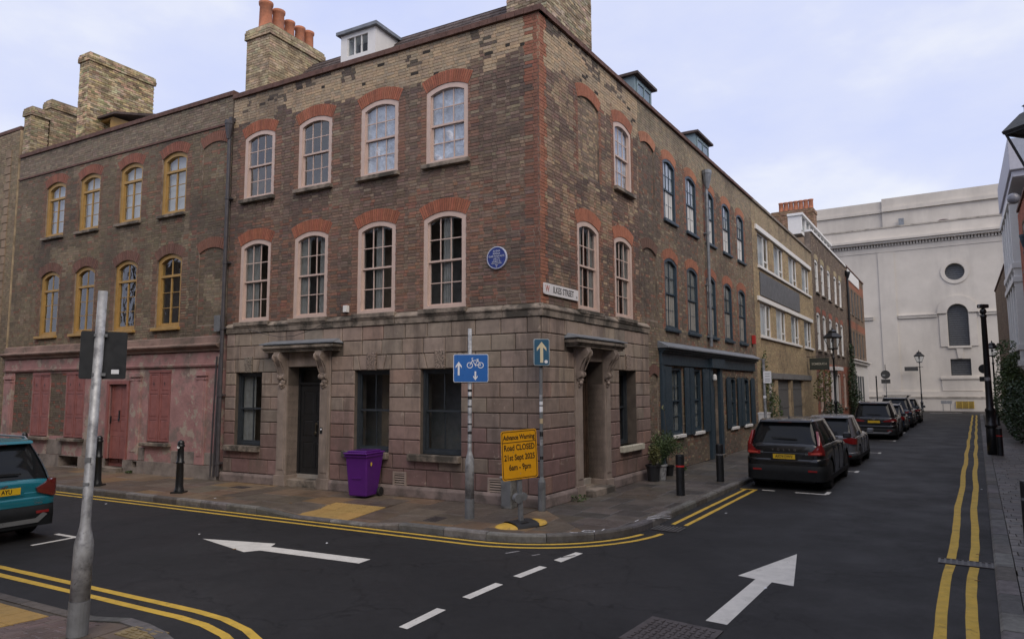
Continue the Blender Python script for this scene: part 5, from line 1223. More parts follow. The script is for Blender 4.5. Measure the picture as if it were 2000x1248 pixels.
tiled_roof(ro, 44.8, 48, .5, 11.9, 2.2, 13.0, 5)
drainpipe(ro, 47.8, .2, 11.0, y=-.14, r=.09, M=M_iron)
shell(ro, 32.64, 47.98, 11.6, 5, floors=(0, 3.9, 7.4)); merge(ro, bh2)
# ---------------- last house before the church
lh = thing('end_terrace_house', 'brick end house with dark shuttered windows above a white ground floor, beside the church', 'house', RP(48.1, 0), ROTR)
ro = facade(C0, ROTR)
lx = (49.0, 51.0, 53.0, 55.0, 57.3); L2 = [Op(a, a + 1.1, 8.4, 10.5) for a in lx]; L1 = [Op(a, a + 1.1, 4.95, 7.0) for a in lx]; LG = [Op(51.0, 52.3, 1.0, 3.3), Op(54.2, 55.5, 1.0, 3.3)]
slab(ro, 'wall', 48.02, 60, 4.5, 12.0, L2 + L1, M_mortar); bricks(ro, 48.02, 60, 4.5, 12.0, L2 + L1, lambda x, z: jit((.30, .12, .07) if (7.2 < z < 7.8 or 10.6 < z < 11.4) else (.20, .135, .09), .18), pitch=.0755)
slab(ro, 'white_ground_floor', 48.02, 60, 0, 4.498, LG, M_white, y0=-.03)
for o in L2 + L1: 
    w_ = MB().box(o.x0, o.x1, .05, .09, o.z0, o.z1).build('window', mat('grey_net_screen', (.09, .088, .085), .7, var=.15), ro); MB().box(o.x0 + .5, o.x0 + .6, .03, .05, o.z0, o.z1).build('mullion', M_teal, w_); MB().box(o.x0 - .05, o.x1 + .05, -.07, .05, o.z0 - .1, o.z0).build('sill', M_stone, w_)
for o in LG: MB().box(o.x0, o.x1, .05, .07, o.z0, o.z1).build('window', M_glass, ro); leaf(ro, o.x0 - .6, o.x0, o.z0, o.z1); leaf(ro, o.x1, o.x1 + .6, o.z0, o.z1)
mb = MB(); mb.box(48.02, 60.1, -.25, .0, 4.3, 4.5); mb.box(48.02, 60.2, -.4, .0, 4.52, 4.62); bevel(mb.build('cornice', M_white, ro), .01)
MB().box(49.0, 56.5, -.05, .0, 11.1, 11.95).build('name_board', M_white, ro); coping(ro, 48.02, 60, 12.0); shell(ro, 48.05, 60, 11.7, 5, floors=(0, 4.1, 7.6)); tiled_roof(ro, 48.2, 55, .5, 11.9, 2.2, 13.4, 6)
merge(ro, lh)
# ================================================================ CHURCH
ch = thing('church', 'large pale Portland stone church wall with round and arched windows, closing the street', 'church', RP(70, 5), ROTR - math.pi / 2)
# church frame: x along the wall to the right (vR), y into the church (eR)
co = facade(RP(70, 0), ROTR - math.pi / 2)
def cbox(n, x0, x1, y0, z0, z1, M=M_church, par=None): return MB().box(x0, x1, y0, 3, z0, z1).build(n, M, par or co)
class Arc: pass
def cwall(par, x0, x1, z0, z1, holes, y0, y1, M, name):
    """stone wall with round-headed or circular holes, faces built as fans round each hole"""
    mb = MB(); xs = [x0]
    hs = sorted(holes, key=lambda h: h[0]); cx = x0
    for (hx0, hx1, hz0, hz1, kind) in hs:
        m_ = .9; a, b = hx0 - m_, hx1 + m_
        mb.add([(cx, y0, z0), (a, y0, z0), (a, y0, z1), (cx, y0, z1)], [(0, 1, 2, 3)])
        zb, zt = hz0 - m_ if hz0 > z0 + m_ else z0, min(z1, hz1 + m_)
        if zb > z0: mb.add([(a, y0, z0), (b, y0, z0), (b, y0, zb), (a, y0, zb)], [(0, 1, 2, 3)])
        if zt < z1: mb.add([(a, y0, zt), (b, y0, zt), (b, y0, z1), (a, y0, z1)], [(0, 1, 2, 3)])
        xc = (hx0 + hx1) / 2; r = (hx1 - hx0) / 2; N = 24
        if kind == 'o': zc = (hz0 + hz1) / 2; hole = [(xc + r * math.cos(2 * math.pi * i / N), zc + (hz1 - hz0) / 2 * math.sin(2 * math.pi * i / N)) for i in range(N)]
        elif kind == 'a': zc = hz1 - r; hole = [(hx0, hz0), (hx1, hz0)] + [(xc + r * math.cos(math.pi * i / N), zc + r * math.sin(math.pi * i / N)) for i in range(N + 1)]
        else: hole = [(hx0, hz0), (hx1, hz0), (hx1, hz1), (hx0, hz1)]; zc = (hz0 + hz1) / 2
        zc = (zb + zt) / 2
        def proj_(p):
            dx, dz = p[0] - xc, p[1] - zc; k = min(((b - xc) / abs(dx)) if dx else 1e9, ((zt - zc) / dz if dz > 0 else (zc - zb) / -dz) if dz else 1e9); return (xc + dx * k, zc + dz * k)
        cor = [(a, zb), (b, zb), (b, zt), (a, zt)]; n = len(hole)
        for i in range(n):
            p, q = hole[i], hole[(i + 1) % n]; P_, Q_ = proj_(p), proj_(q); poly = [p, q, Q_]
            for c in cor:
                a1, a2, a3 = (math.atan2(v[1] - zc, v[0] - xc) for v in (p, q, c)); d1 = (a2 - a1 + 3 * math.pi) % (2 * math.pi) - math.pi; d2 = (a3 - a1 + 3 * math.pi) % (2 * math.pi) - math.pi
                if 1e-6 < d2 * (1 if d1 > 0 else -1) < abs(d1) - 1e-6: poly.append(c)
            if len(poly) > 4: poly = poly[:3] + sorted(poly[3:], key=lambda v: math.hypot(v[0] - Q_[0], v[1] - Q_[1]))
            poly.append(P_); mb.add([(v[0], y0, v[1]) for v in poly], [tuple(range(len(poly)))])
            mb.add([(p[0], y0, p[1]), (q[0], y0, q[1]), (q[0], y1, q[1]), (p[0], y1, p[1])], [(0, 1, 2, 3)])
        cx = b
    mb.add([(cx, y0, z0), (x1, y0, z0), (x1, y0, z1), (cx, y0, z1)], [(0, 1, 2, 3)])
    return mb.build(name, M, par)
SP = 11.4   # bay spacing
hol = []
for k in (-1, 0, 1, 2):
    c = 7.38 + k * SP; hol += [(c - .88, c + .88, 6.45, 10.65, 'a')]
cwall(co, -30, 40, 5.6, 12.6, hol, 0, .9, M_church, 'nave_wall')
cwall(co, -30, 40, 12.6, 16.6, [(h[0] - .0 + .03, h[1] - .03, 13.1, 14.8, 'o') for h in hol], 0, .9, M_church, 'nave_wall')
cwall(co, -30, 40, 1.9, 5.6, [(h[0] + .02, h[1] - .02, 3.5, 5.15, 'r') for h in hol], 0, .9, M_church, 'nave_wall')
for (n, y0, y1, z0, z1, M) in (('plinth', -.55, 1, 0, 1.25, M_church), ('plinth_ledge', -.62, 1, 1.25, 1.4, M_churchd), ('base_course', -.3, 1, 1.4, 1.9, M_church), ('frieze', -.06, 1, 16.6, 17.15, M_church), ('dentil_course', -.12, 1, 17.15, 17.2, M_church), ('cornice', -.55, 1, 17.5, 17.72, M_church), ('cornice_cap', -.75, 1, 17.72, 17.95, M_church), ('parapet', -.12, 1, 17.95, 19.15, M_church), ('parapet_cap', -.2, 1.05, 19.15, 19.3, M_churchd)):
    MB().box(-30, 40, y0, y1, z0, z1).build(n, M, co)
dn = MB()
for i in range(230): dn.box(-28 + i * .28, -28 + i * .28 + .19, -.20, 1, 17.2, 17.498)
dn.build('dentil', M_church, co, kind='stuff')
MB().box(-30, 1.1, 2.0, 9, 19.0, 21.3).build('upper_wall', M_church, co); MB().box(1.1, 40, 1.7, 9, 19.0, 21.3).build('upper_wall', M_church, co)
MB().box(-30, 1.1, 1.8, 9, 21.3, 21.6).build('upper_cornice', M_church, co); MB().box(1.1, 40, 1.45, 9, 21.3, 21.7).build('upper_cornice', M_church, co)
MB().box(-30, 1.1, 2.1, 9, 21.6, 22.6).build('upper_parapet', M_church, co); MB().box(1.1, 40, 1.8, 9, 21.7, 22.8).build('upper_parapet', M_church, co)
for k, (a, b) in enumerate(((5.9, 7.5), (11.3, 13))):
    mb = MB(); c = (a + b) / 2; r = (b - a) / 2; mb.prism([(c + r * 1.2 * math.cos(math.pi * i / 12), 19.1 + r * .85 * math.sin(math.pi * i / 12)) for i in range(13)], 1.62, 1.75); mb.build('clerestory_window', mat('dark_red_glazing', (.07, .03, .04), .5), co)
MB().box(2.65, 3.15, 1.2, 1.5, 19.3, 20.3).build('rooftop_vent', M_lead, co)
for k in (-1, 0, 1, 2):
    c = 7.38 + k * SP; o_ = .05
    # oculus ring, louvred lights
    mb = MB(); N = 32
    for i in range(N):
        a0, a1 = 2 * math.pi * i / N, 2 * math.pi * (i + 1) / N
        mb.prism([(c + .86 * math.cos(a0), 13.95 + .86 * math.sin(a0)), (c + 1.22 * math.cos(a0), 13.95 + 1.22 * math.sin(a0)), (c + 1.22 * math.cos(a1), 13.95 + 1.22 * math.sin(a1)), (c + .86 * math.cos(a1), 13.95 + .86 * math.sin(a1))][::-1], -.10, .02)
    mb.build('oculus_surround', M_church, co)
    def leaded(n, poly, y):
        o = MB().prism(poly, y, y + .03).build(n, M_louv, co); zs = [p[1] for p in poly]; xs_ = [p[0] for p in poly]; z = min(zs) + .2; b = MB()
        while z < max(zs) - .1: b.box(min(xs_) + .1, max(xs_) - .1, y - .03, y, z, z + .03); z += .22
        b.build('saddle_bar', M_lead, o)
    leaded('window', [(c + .85 * math.cos(2 * math.pi * i / 24), 13.95 + .84 * math.sin(2 * math.pi * i / 24)) for i in range(24)][::-1], .55)
    leaded('window', ([(c - .88, 6.45), (c + .88, 6.45)] + [(c + .88 * math.cos(math.pi * i / 12), 9.77 + .88 * math.sin(math.pi * i / 12)) for i in range(13)])[::-1], .5)
    leaded('window', [(c - .86, 3.5), (c - .86, 5.15), (c + .86, 5.15), (c + .86, 3.5)], .4)
    mb = MB()
    for i in range(N // 2):
        a0, a1 = math.pi * i / (N // 2), math.pi * (i + 1) / (N // 2)
        mb.prism([(c + .9 * math.cos(a0), 9.77 + .9 * math.sin(a0)), (c + 1.75 * math.cos(a0), 9.77 + 1.75 * math.sin(a0)), (c + 1.75 * math.cos(a1), 9.77 + 1.75 * math.sin(a1)), (c + .9 * math.cos(a1), 9.77 + .9 * math.sin(a1))][::-1], -.22, .02)
    mb.build('arch_surround', M_church, co)
    for nm_, a_ in (('window_sill', (c - 1.0, c + 1.0, -.18, .05, 6.22, 6.42)), ('window_sill', (c - 1.8, c + 1.8, -.2, .02, 3.12, 3.36)), ('apron', (c - 1.7, c + 1.7, -.1, .02, 1.95, 3.1))): bevel(MB().box(*a_).build(nm_, M_church, co), .02)
    MB().prism([(c - .3, 6.2), (c + .3, 6.2), (c + .18, 5.2), (c - .18, 5.2)][::-1], -.12, .02).build('keystone', M_church, co)
    for nm_, a_ in (('impost_band', (c - 5.2, c - 1.76, -.16, .02, 9.45, 9.68)), ('impost_cap', (c - 5.2, c - 1.76, -.24, .02, 9.68, 9.8)), ('impost_band', (c + 1.76, c + 3.9, -.16, .02, 9.45, 9.68)), ('impost_cap', (c + 1.76, c + 3.9, -.24, .02, 9.68, 9.8)), ('jamb', (c - 1.6, c - .92, -.1, .02, 6.4, 9.6)), ('jamb', (c + .92, c + 1.6, -.1, .02, 6.4, 9.6))): bevel(MB().box(*a_).build(nm_, M_church, co), .01)
    MB().box(c - 6.8, c - 5.3, -.10, .02, 1.92, 16.55).build('pilaster', M_church, co)
c = 7.5; mb = MB(); mb.box(c - .75, c + .75, -.58, -.5, .25, .95); gr = mb.build('crypt_opening', M_blk, co)
M_brass = mat('yellow_painted_rail', (.55, .38, .08), .5)
for i in range(6): MB().box(c - .75, c + .75, -.64, -.60, .3 + i * .11, .35 + i * .11).build('grille_bar', M_brass, gr)
for x in (-.75, -.25, .25, .7): MB().box(c + x, c + x + .05, -.66, -.62, .25, .97).build('grille_post', M_brass, gr)
MB().box(-30, 40, 5, 5.5, 0, 19).build('inner_wall', M_church, co)
merge(co, ch)
# ================================================================ RIGHT-HAND TERRACE (its street face looks back across the road)
ROTQ = ROTR + math.pi
def qx(u): return -u      # local x in the right-hand facade frame, origin at RP(0, 10)
def rfac(v=10.0): return facade(RP(0, v), ROTQ)
rb = thing('red_brick_house', 'red brick house at the right edge with dark pipes and pale sash windows', 'house', RP(10, 10.2), ROTQ)
qo = rfac(9.9)
RO = [Op(-u - .6, -u + .6, z, z + 2.1) for u in (24.5, 21.5, 18.5, 15.5, 12.5, 9.5, 6.5, 3.5, 0.5, -3) for z in (1.0, 4.3, 7.4)]
slab(qo, 'wall', -26.9, 14, 0, 10.3, RO, M_mortar); bricks(qo, -26.9, -14, 0, 10.3, RO, lambda x, z: jit((.36, .115, .065), .16)); MB().box(-14, 14, -.0, .02, 0, 10.3)
for o in RO:
    if o.xc < -13: sash_window(qo, o.xc, o.z0, 1.2, 2.1, 0, M_white, fw=.08, y0=.06, cols=2, rows=(1, 1), sill=(o.x0 - .05, o.x1 + .05, o.z0 - .09, o.z0, .09))
    else: MB().box(o.x0, o.x1, .10, .12, o.z0, o.z1).build('window', M_glass, qo)
coping(qo, -26.4, 14, 10.3); shell(qo, -26.3, 14, 10.2, 5, M=M_brickplain); drainpipe(qo, -23.2, 2.2, 8.2, r=.06, M=M_teal)
MB().box(-26.3, 14, .33, 5.2, 10.2, 10.28).build('flat_roof', M_lead, qo); merge(qo, rb)
wb_ = thing('white_bay_house', 'house with a tall white bay window and overhanging grey eaves at the right', 'house', RP(34, 10.2), ROTQ)
qo = rfac(10.55)
slab(qo, 'wall', -44, -26.5, 0, 11.5, [], M_mortar); bricks(qo, -44, -26.5, 0, 11.5, [], lambda x, z: jit((.22, .16, .10), .2))
M_lav = mat('pale_grey_eaves', (.42, .42, .47), .6, var=.06)
mb = MB(); mb.box(-36.5, -26.6, -.85, 3, 12.4, 13.9); mb.box(-36.3, -26.8, -.75, 3, 12.1, 12.4); bevel(mb.build('overhanging_eaves', M_lav, qo), .03)
mb = MB(); bay0 = -36.2
for z in (3.4, 4.2, 7.6, 8.3, 11.6): mb.box(-37.6, -30.2, -.82, 0, z, z + .28)
for x in (-37.5, -35.8, -34.1, -32.4, -30.5):
    mb.box(x, x + .22, -.75, 0, 3.6, 11.9)
mb.prism([(0, 2.4), (-.8, 3.4), (0, 3.4)], -37.5, -30.3, 'x')
bay = bevel(mb.build('bay_window', M_white, qo), .012)
for x in (-37.4, -35.7, -34.0, -32.3):
    for z0_, z1_ in ((4.48, 7.6), (8.58, 11.6)): MB().box(x + .12, x + 1.65, -.66, -.64, z0_, z1_).build('pane', M_glassU, bay)
MB().box(-37.4, -30.4, -.1, -.05, 4, 11.8).build('bay_back', M_plaster, bay)
drainpipe(qo, -41.2, .2, 8.6, y=-.2, r=.09, M=M_iron)
ba = MB(); ba.tube([(-26.9, -.02, 11.1), (-26.9, -.55, 11.1)], .03); ba.build('lamp_arm', M_iron, qo); MB().ball((-26.9, -.75, 11.1), .26, n=10).build('globe_lamp', mat('smoked_globe', (.16, .16, .18), .3), qo, smooth=True)
shell(qo, -43.9, -26.6, 11.4, 5, floors=(0, 3.7, 7.6)); merge(qo, wb_)
rf = thing('far_right_house', 'plain brown brick house at the far end of the right-hand row', 'house', RP(50, 10.4), ROTQ)
qo = rfac(10.2); slab(qo, 'wall', -60, -44.2, 0, 10.5, [], M_mortar); bricks(qo, -60, -44.2, 0, 10.5, [], lambda x, z: jit((.2, .14, .09), .2)); shell(qo, -59.9, -44.3, 10.3, 5); coping(qo, -60, -44.2, 10.5); merge(qo, rf)
# ---------------- houses across Princelet Street and behind the camera (seen only as reflections and shade)
def back_house(name, label, P, rot, L_, D_, H_):
    o = thing(name, label, 'house', P, rot); ops = [Op(x, x + 1.1, z, z + 1.9, blind=True, depth=.15) for i in range(int(L_ / 2.3)) for x in (i * 2.3 + .8,) for z in (1.0, 4.3, 7.4)]
    slab(o, 'wall', 0, L_, 0, H_, ops, M_brickplain, y0=0, y1=.3); 
    for p in ops: MB().box(p.x0 + .05, p.x1 - .05, .12, .13, p.z0 + .05, p.z1 - .05).build('window', M_glass, o)
    mb = MB(); mb.box(0, .3, .3, D_, 0, H_); mb.box(L_ - .3, L_, .3, D_, 0, H_); mb.box(0.3, L_ - .3, D_ - .3, D_, 0, H_); mb.box(.3, L_ - .3, .3, D_ - .3, H_ - .3, H_ - .1); mb.build('rear_wall', M_brickplain, o)
back_house('opposite_terrace', 'brown brick terrace across the side street, behind the viewer to the left', LP(1.2, 10.9), ROTL + math.pi, 30, 8, 9.5)
# ================================================================ STREET FURNITURE
def stub(): pass
def bollard(name, label, P, kind='cast', h=1.05, group='bollards on the pavements', z=0):
    t = thing(name, label, 'bollard', (P.x, P.y, z), 0, group)
    if kind == 'cast':
        pr = [(.115, 0), (.115, .05), (.095, .10), (.088, .16), (.078, .55 * h), (.095, .56 * h), (.095, .585 * h), (.078, .60 * h), (.070, .86 * h), (.088, .875 * h), (.088, .90 * h), (.072, .915 * h), (.078, .935 * h), (.066, .975 * h), (.03, h), (.001, h + .005)]
        MB().lathe(pr, n=16).build('post', M_iron, t, smooth=True); MB().prism([(-.14, -.14), (.14, -.14), (.14, .14), (-.14, .14)], 0, .035, 'z').build('base', M_iron, t)
    else:
        MB().lathe([(.095, 0), (.095, h - .03), (.088, h), (.001, h + .004)], n=20).build('post', M_iron, t, smooth=False); MB().lathe([(.097, h * .70), (.097, h * .74)], n=20).build('band', mat('red_reflective_band', (.55, .03, .03), .4) if kind == 'red' else M_galvd, t)
    return t
bollard('cast_iron_bollard', 'black cast iron bollard with a round sticker, in front of the pink house', LP(8.52, 1.99), h=1.22)
t = bollard('cast_iron_bollard', 'black cast iron bollard half hidden behind the tall grey sign post', LP(11.5, 2.14), h=1.25)
bollard('cast_iron_bollard', 'black cast iron bollard showing over the roof of the teal car', LP(16.68, 1.3), h=1.15)
bollard('steel_bollard', 'plain black bollard with a thin red band by the potted plants', RP(3.05, 1.80), 'red', .90)
bollard('steel_bollard', 'plain black bollard without a red band, behind the parked black car', RP(5.81, 1.89), 'plain', .95)
bollard('steel_bollard', 'black bollard at the foot of the tall black mast, on the right pavement', RP(17.4, 8.25), 'red', .95)
bollard('steel_bollard', 'black bollard cut off by the right edge of the picture', RP(.94, 7.98), 'plain', .97)
bollard('cast_iron_bollard', 'furthest black bollard along the right pavement, beyond the tall mast', RP(25, 8.3), h=1.05)
st = [o for o in COL.objects if o.get('category') == 'bollard'][0]
MB().lathe([(.001, 0), (.032, 0), (.032, .002), (.001, .002)], (0, 0, 0), 12, 'y').build('sticker', M_signw, st, (-.02, -.083, 1.06))
def face(P): # rotation so local -y faces the camera position's street side
    return math.atan2(P.y - 0, P.x - 0) - math.pi / 2
def rrect(w, h, r, n=4):
    p = []
    for cx, cz, a0 in ((w / 2 - r, h / 2 - r, 0), (-w / 2 + r, h / 2 - r, 90), (-w / 2 + r, -h / 2 + r, 180), (w / 2 - r, -h / 2 + r, 270)):
        for i in range(n + 1): a = R(a0 + 90 * i / n); p.append((cx + r * math.cos(a), cz + r * math.sin(a)))
    return p
def plate(par, name, w, h, r, M, loc, y0=-.004, y1=0, rot=0): return MB().prism(rrect(w, h, r), y0, y1).build(name, M, par, loc, rot)
def arrow_up(w, h, sw, hh): return [(-sw / 2, -h / 2), (sw / 2, -h / 2), (sw / 2, h / 2 - hh), (w / 2, h / 2 - hh * 1.25), (w / 2 * .78, h / 2 - hh * .78), (0, h / 2), (-w / 2 * .78, h / 2 - hh * .78), (-w / 2, h / 2 - hh * 1.25), (-sw / 2, h / 2 - hh)]
def arrow_up(w, h, sw, hh): return [(-sw / 2, -h / 2), (sw / 2, -h / 2), (sw / 2, h / 2 - hh * .75), (w / 2, h / 2 - hh * 1.25), (w / 2, h / 2 - hh * .85), (0, h / 2), (-w / 2, h / 2 - hh * .85), (-w / 2, h / 2 - hh * 1.25), (-sw / 2, h / 2 - hh * .75)]
# --- cycle contraflow sign on its grey post
P = LP(.73, 1.61); t = thing('sign_post', 'weathered grey post with a wide sleeve at its foot, carrying the bright blue cycle sign', 'post', P, face(P))
MB().lathe([(.085, .36), (.085, 1.02), (.078, 1.08), (.042, 1.22), (.038, 1.25), (.038, 3.54)], n=16).build('pole', M_galv, t, smooth=True)
MB().lathe([(.089, 0), (.089, .36)], n=16).build('base_sleeve', M_galvd, t)
for z, h_ in ((1.55, .05), (1.9, .04), (2.2, .06), (1.72, .03), (1.38, .03), (2.05, .03), (2.34, .05)): MB().cyl((0, 0, z), (0, 0, z + h_), .0392, .0392, 16).build('sticker', random.choice([M_blk, M_galvd]), t)
P2 = P; s = thing('cycle_sign', 'bright blue rectangular sign with white bicycle and two arrows, on the grey post', 'sign', (P.x, P.y, 2.785), face(P))
plate(s, 'backing', .665, .535, .03, M_galvd, (0.02, -.045, 0)); plate(s, 'border', .66, .53, .03, M_signw, (0.02, -.050, 0)); plate(s, 'face', .64, .51, .025, M_blue, (0.02, -.0545, 0), -.003)
def up_mark(par, poly, loc, M=M_signw, name='symbol', y=-.0025): return MB().prism(poly, y, 0).build(name, M, par, loc)
up_mark(s, arrow_up(.115, .26, .034, .10), (-.21, -.058, -.005), name='arrow'); dn_ = [(x, -z) for x, z in arrow_up(.085, .17, .030, .075)][::-1]; up_mark(s, dn_, (.105, -.058, -.145), name='arrow')
bk = MB()
def ring(mb, cx, cz, r0, r1, y0, y1, n=20):
    for i in range(n):
        a, b = 2 * math.pi * i / n, 2 * math.pi * (i + 1) / n; mb.prism([(cx + r0 * math.cos(a), cz + r0 * math.sin(a)), (cx + r1 * math.cos(a), cz + r1 * math.sin(a)), (cx + r1 * math.cos(b), cz + r1 * math.sin(b)), (cx + r0 * math.cos(b), cz + r0 * math.sin(b))], y0, y1)
def stroke(mb, a, b, w, y0, y1):
    a, b = Vector(a), Vector(b); T = (b - a).normalized(); N = Vector((-T.y, T.x)) * w / 2; mb.prism([tuple(a - N), tuple(b - N), tuple(b + N), tuple(a + N)], y0, y1)
yb = [0]
def nx(): yb[0] -= .0002; return -.0025 + yb[0]
for cx in (.0, .205): ring(bk, cx, .055, .044, .058, nx(), 0)
for a, b in (((0, .055), (.05, .145)), ((.05, .145), (.15, .145)), ((.15, .145), (.10, .06)), ((.10, .06), (.05, .145)), ((.10, .06), (.205, .055)), ((.205, .055), (.145, .165)), ((.05, .145), (.035, .185)), ((.035, .185), (.062, .192)), ((.125, .168), (.165, .168)), ((.10, .06), (.115, .03))): stroke(bk, a, b, .012, nx(), 0)
bk.build('bicycle_symbol', M_signw, s, (.0, -.058, .0)); 
for z in (.12, -.14): MB().box(-.05, .05, -.05, .045, z, z + .03).build('clamp', M_galvd, s)
# --- faded one-way arrow sign
P = LP(-.12, .28); t = thing('slim_sign_post', 'slim dark grey post plastered with small stickers, close to the building corner', 'post', P, face(P))
MB().lathe([(.075, 0), (.075, .56), (.06, .60), (.035, .66), (.034, 2.86)], n=8).build('pole', M_galvd, t)
for z, h_, M in ((1.62, .12, M_galv), (1.80, .09, M_blk), (2.05, .10, mat('sticker_tan', (.45, .36, .22), .6)), (2.28, .11, M_signw), (2.42, .07, M_signw), (2.52, .10, M_galv), (1.35, .06, M_blk)): MB().cyl((0, 0, z - .35), (0, 0, z - .35 + h_), .0355, .0355, 12).build('sticker', M, t)
s = thing('arrow_sign', 'small faded blue sign with a cream upward arrow, on the slim post by the corner', 'sign', (P.x, P.y, 3.12), face(P) + .25)
plate(s, 'backing', .34, .55, .04, M_galvd, (0, -.04, 0), -.03); plate(s, 'border', .325, .535, .035, mat('faded_rim', (.36, .40, .42), .5), (0, -.072, 0)); plate(s, 'face', .30, .51, .03, M_bluef, (0, -.0765, 0), -.003)
up_mark(s, arrow_up(.20, .42, .062, .15), (0, -.080, .0), M_cream, 'arrow'); MB().lathe([(.001, 0), (.035, 0), (.035, -.003), (.001, -.003)], (.09, -.083, -.19), 14, 'y').build('sticker', M_signw, s)
MB().cyl((0, 0, -.3), (0, 0, -.26), .045, .045, 12).build('clamp', M_iron, s)
# --- amber advance warning sign in its weighted base
P = LP(-.44, 1.77); t = thing('advance_warning_sign', 'amber road closure sign with black lettering, standing in a yellow and black rubber base', 'sign', P, (0, R(-2.5), face(P) + .55))
def dome(cx, L_, W_, H_, x0, x1, M, name):
    mb = MB(); n = 12; k = 8; vs = []
    for i in range(n + 1):
        x = x0 + (x1 - x0) * i / n; f = max(0, 1 - (x / (L_ / 2)) ** 4) ** .5
        for j in range(k + 1):
            a = math.pi * j / k; vs.append((x, W_ / 2 * f * math.cos(a), H_ * (f ** .7) * math.sin(a) ** .6))
    mb.add(vs, [(i * (k + 1) + j, i * (k + 1) + j + 1, (i + 1) * (k + 1) + j + 1, (i + 1) * (k + 1) + j) for i in range(n) for j in range(k)]); return mb.build(name, M, t, smooth=True)
M_byel = mat('yellow_rubber', (.55, .34, .05), .6, var=.15, dirt=.5, dscale=7, dth=.55)
dome(0, 1.0, .52, .065, -.50, -.22, M_byel, 'base_end'); dome(0, 1.0, .52, .065, .22, .50, M_byel, 'base_end'); dome(0, 1.0, .53, .09, -.22, .22, M_rubber, 'rubber_base')
MB().box(-.10, .04, -.19, -.10, .05, .085).build('handle_slot', M_blk, t)
mb = MB(); mb.box(-.04, .04, -.03, .03, .06, .95); bevel(mb.build('upright', M_galvd, t), .006)
mb = MB(); mb.cyl((-.05, -.05, .48), (-.05, .05, .48), .085, .085, 16); mb.cyl((.06, -.045, .50), (.06, .045, .50), .07, .07, 16); mb.build('clamp_disc', M_galvd, t)
bd = thing('x', 'x', 'x'); bpy.data.objects.remove(bd)
W_, H_ = .74, .86; zc = 1.24
plate(t, 'board_back', W_ + .004, H_ + .004, .05, M_galvd, (0, -.04, zc)); pf = plate(t, 'board', W_, H_, .05, M_amber, (0, -.045, zc), -.003)
def frame_strip(par, w, h, r, th, M, y, loc):
    o, i = rrect(w, h, r), rrect(w - 2 * th, h - 2 * th, r * .8); n = len(o); mb = MB()
    for k in range(n): mb.prism([o[k], o[(k + 1) % n], i[(k + 1) % n], i[k]], y - .001, y)
    return mb.build('border', M, par, loc)
frame_strip(t, W_ - .035, H_ - .035, .04, .012, M_blk, -.0015, (0, -.0472, zc))
MB().box(-W_ / 2 + .02, W_ / 2 - .02, -.0502, -.048, zc + .215, zc + .228).build('rule', M_blk, t)
for s_, sz, z in (('Advance Warning', .118, .305), ('Road CLOSED', .142, .125), ('21st Sept 2025', .142, -.045), ('6am - 9pm', .142, -.215)): text(s_, sz, M_blk, t, (0, -.0495, zc + z), bold=.003, depth=.001, sx=.76 if sz < .13 else .74)
for x, z in ((-.13, .05), (.12, .05), (0, -.33)): MB().lathe([(.001, 0), (.008, 0), (.008, -.004), (.001, -.004)], (x, -.049, zc + z), 8, 'y').build('rivet', M_galv, t)
# --- big sign post, near left, seen from behind its sign
P = LP(.91, 8.62); t = thing('near_sign_post', 'tall leaning grey post with thick sleeve, nearest to the viewer at lower left', 'post', P, (R(0), R(1.2), 0))
MB().lathe([(.090, .33), (.088, .86), (.084, .90), (.053, 1.04), (.047, 1.1), (.044, 3.42)], n=20).build('pole', M_galv, t, smooth=True); MB().lathe([(.096, 0), (.095, .33)], n=20).build('base_sleeve', M_galvd, t)
for z, h_ in ((1.45, .03), (1.68, .05)): MB().box(-.03, .03, -.0495, -.02, z, z + h_).build('sticker', M_galvd, t)
s = thing('rectangular_sign', 'black back of a rectangular sign with a small white label, on the near left post', 'sign', (P.x + .085, P.y - .02, 2.76), face(P) + .1)
plate(s, 'plate', .42, .49, .02, mat('dark_sign_back', (.022, .024, .026), .45), (.04, .055, .0), 0, .006)
plate(s, 'label', .07, .045, .003, M_signw, (.15, .052, -.17), -.001, .001)
for z in (-.2, .2): MB().box(-.06, .06, .0, .055, z - .015, z + .015).build('clamp', M_galvd, s)
# --- feeder box
P = LP(.62, .28); t = thing('feeder_box', 'small grey service cabinet behind the blue cycle sign post, against the wall', 'cabinet', P, ROTL)
bevel(MB().box(-.12, .12, -.13, .13, 0, .58).build('cabinet', mat('weathered_grey_box', (.19, .19, .18), .7, var=.3, dirt=.7, dscale=4, dth=.45), t), .012); bevel(MB().box(-.14, .14, -.15, .15, .58, .63).build('lid', M_galv, t), .01); MB().box(-.1, .1, -.134, -.128, .05, .52).build('door_seam', M_galvd, t)
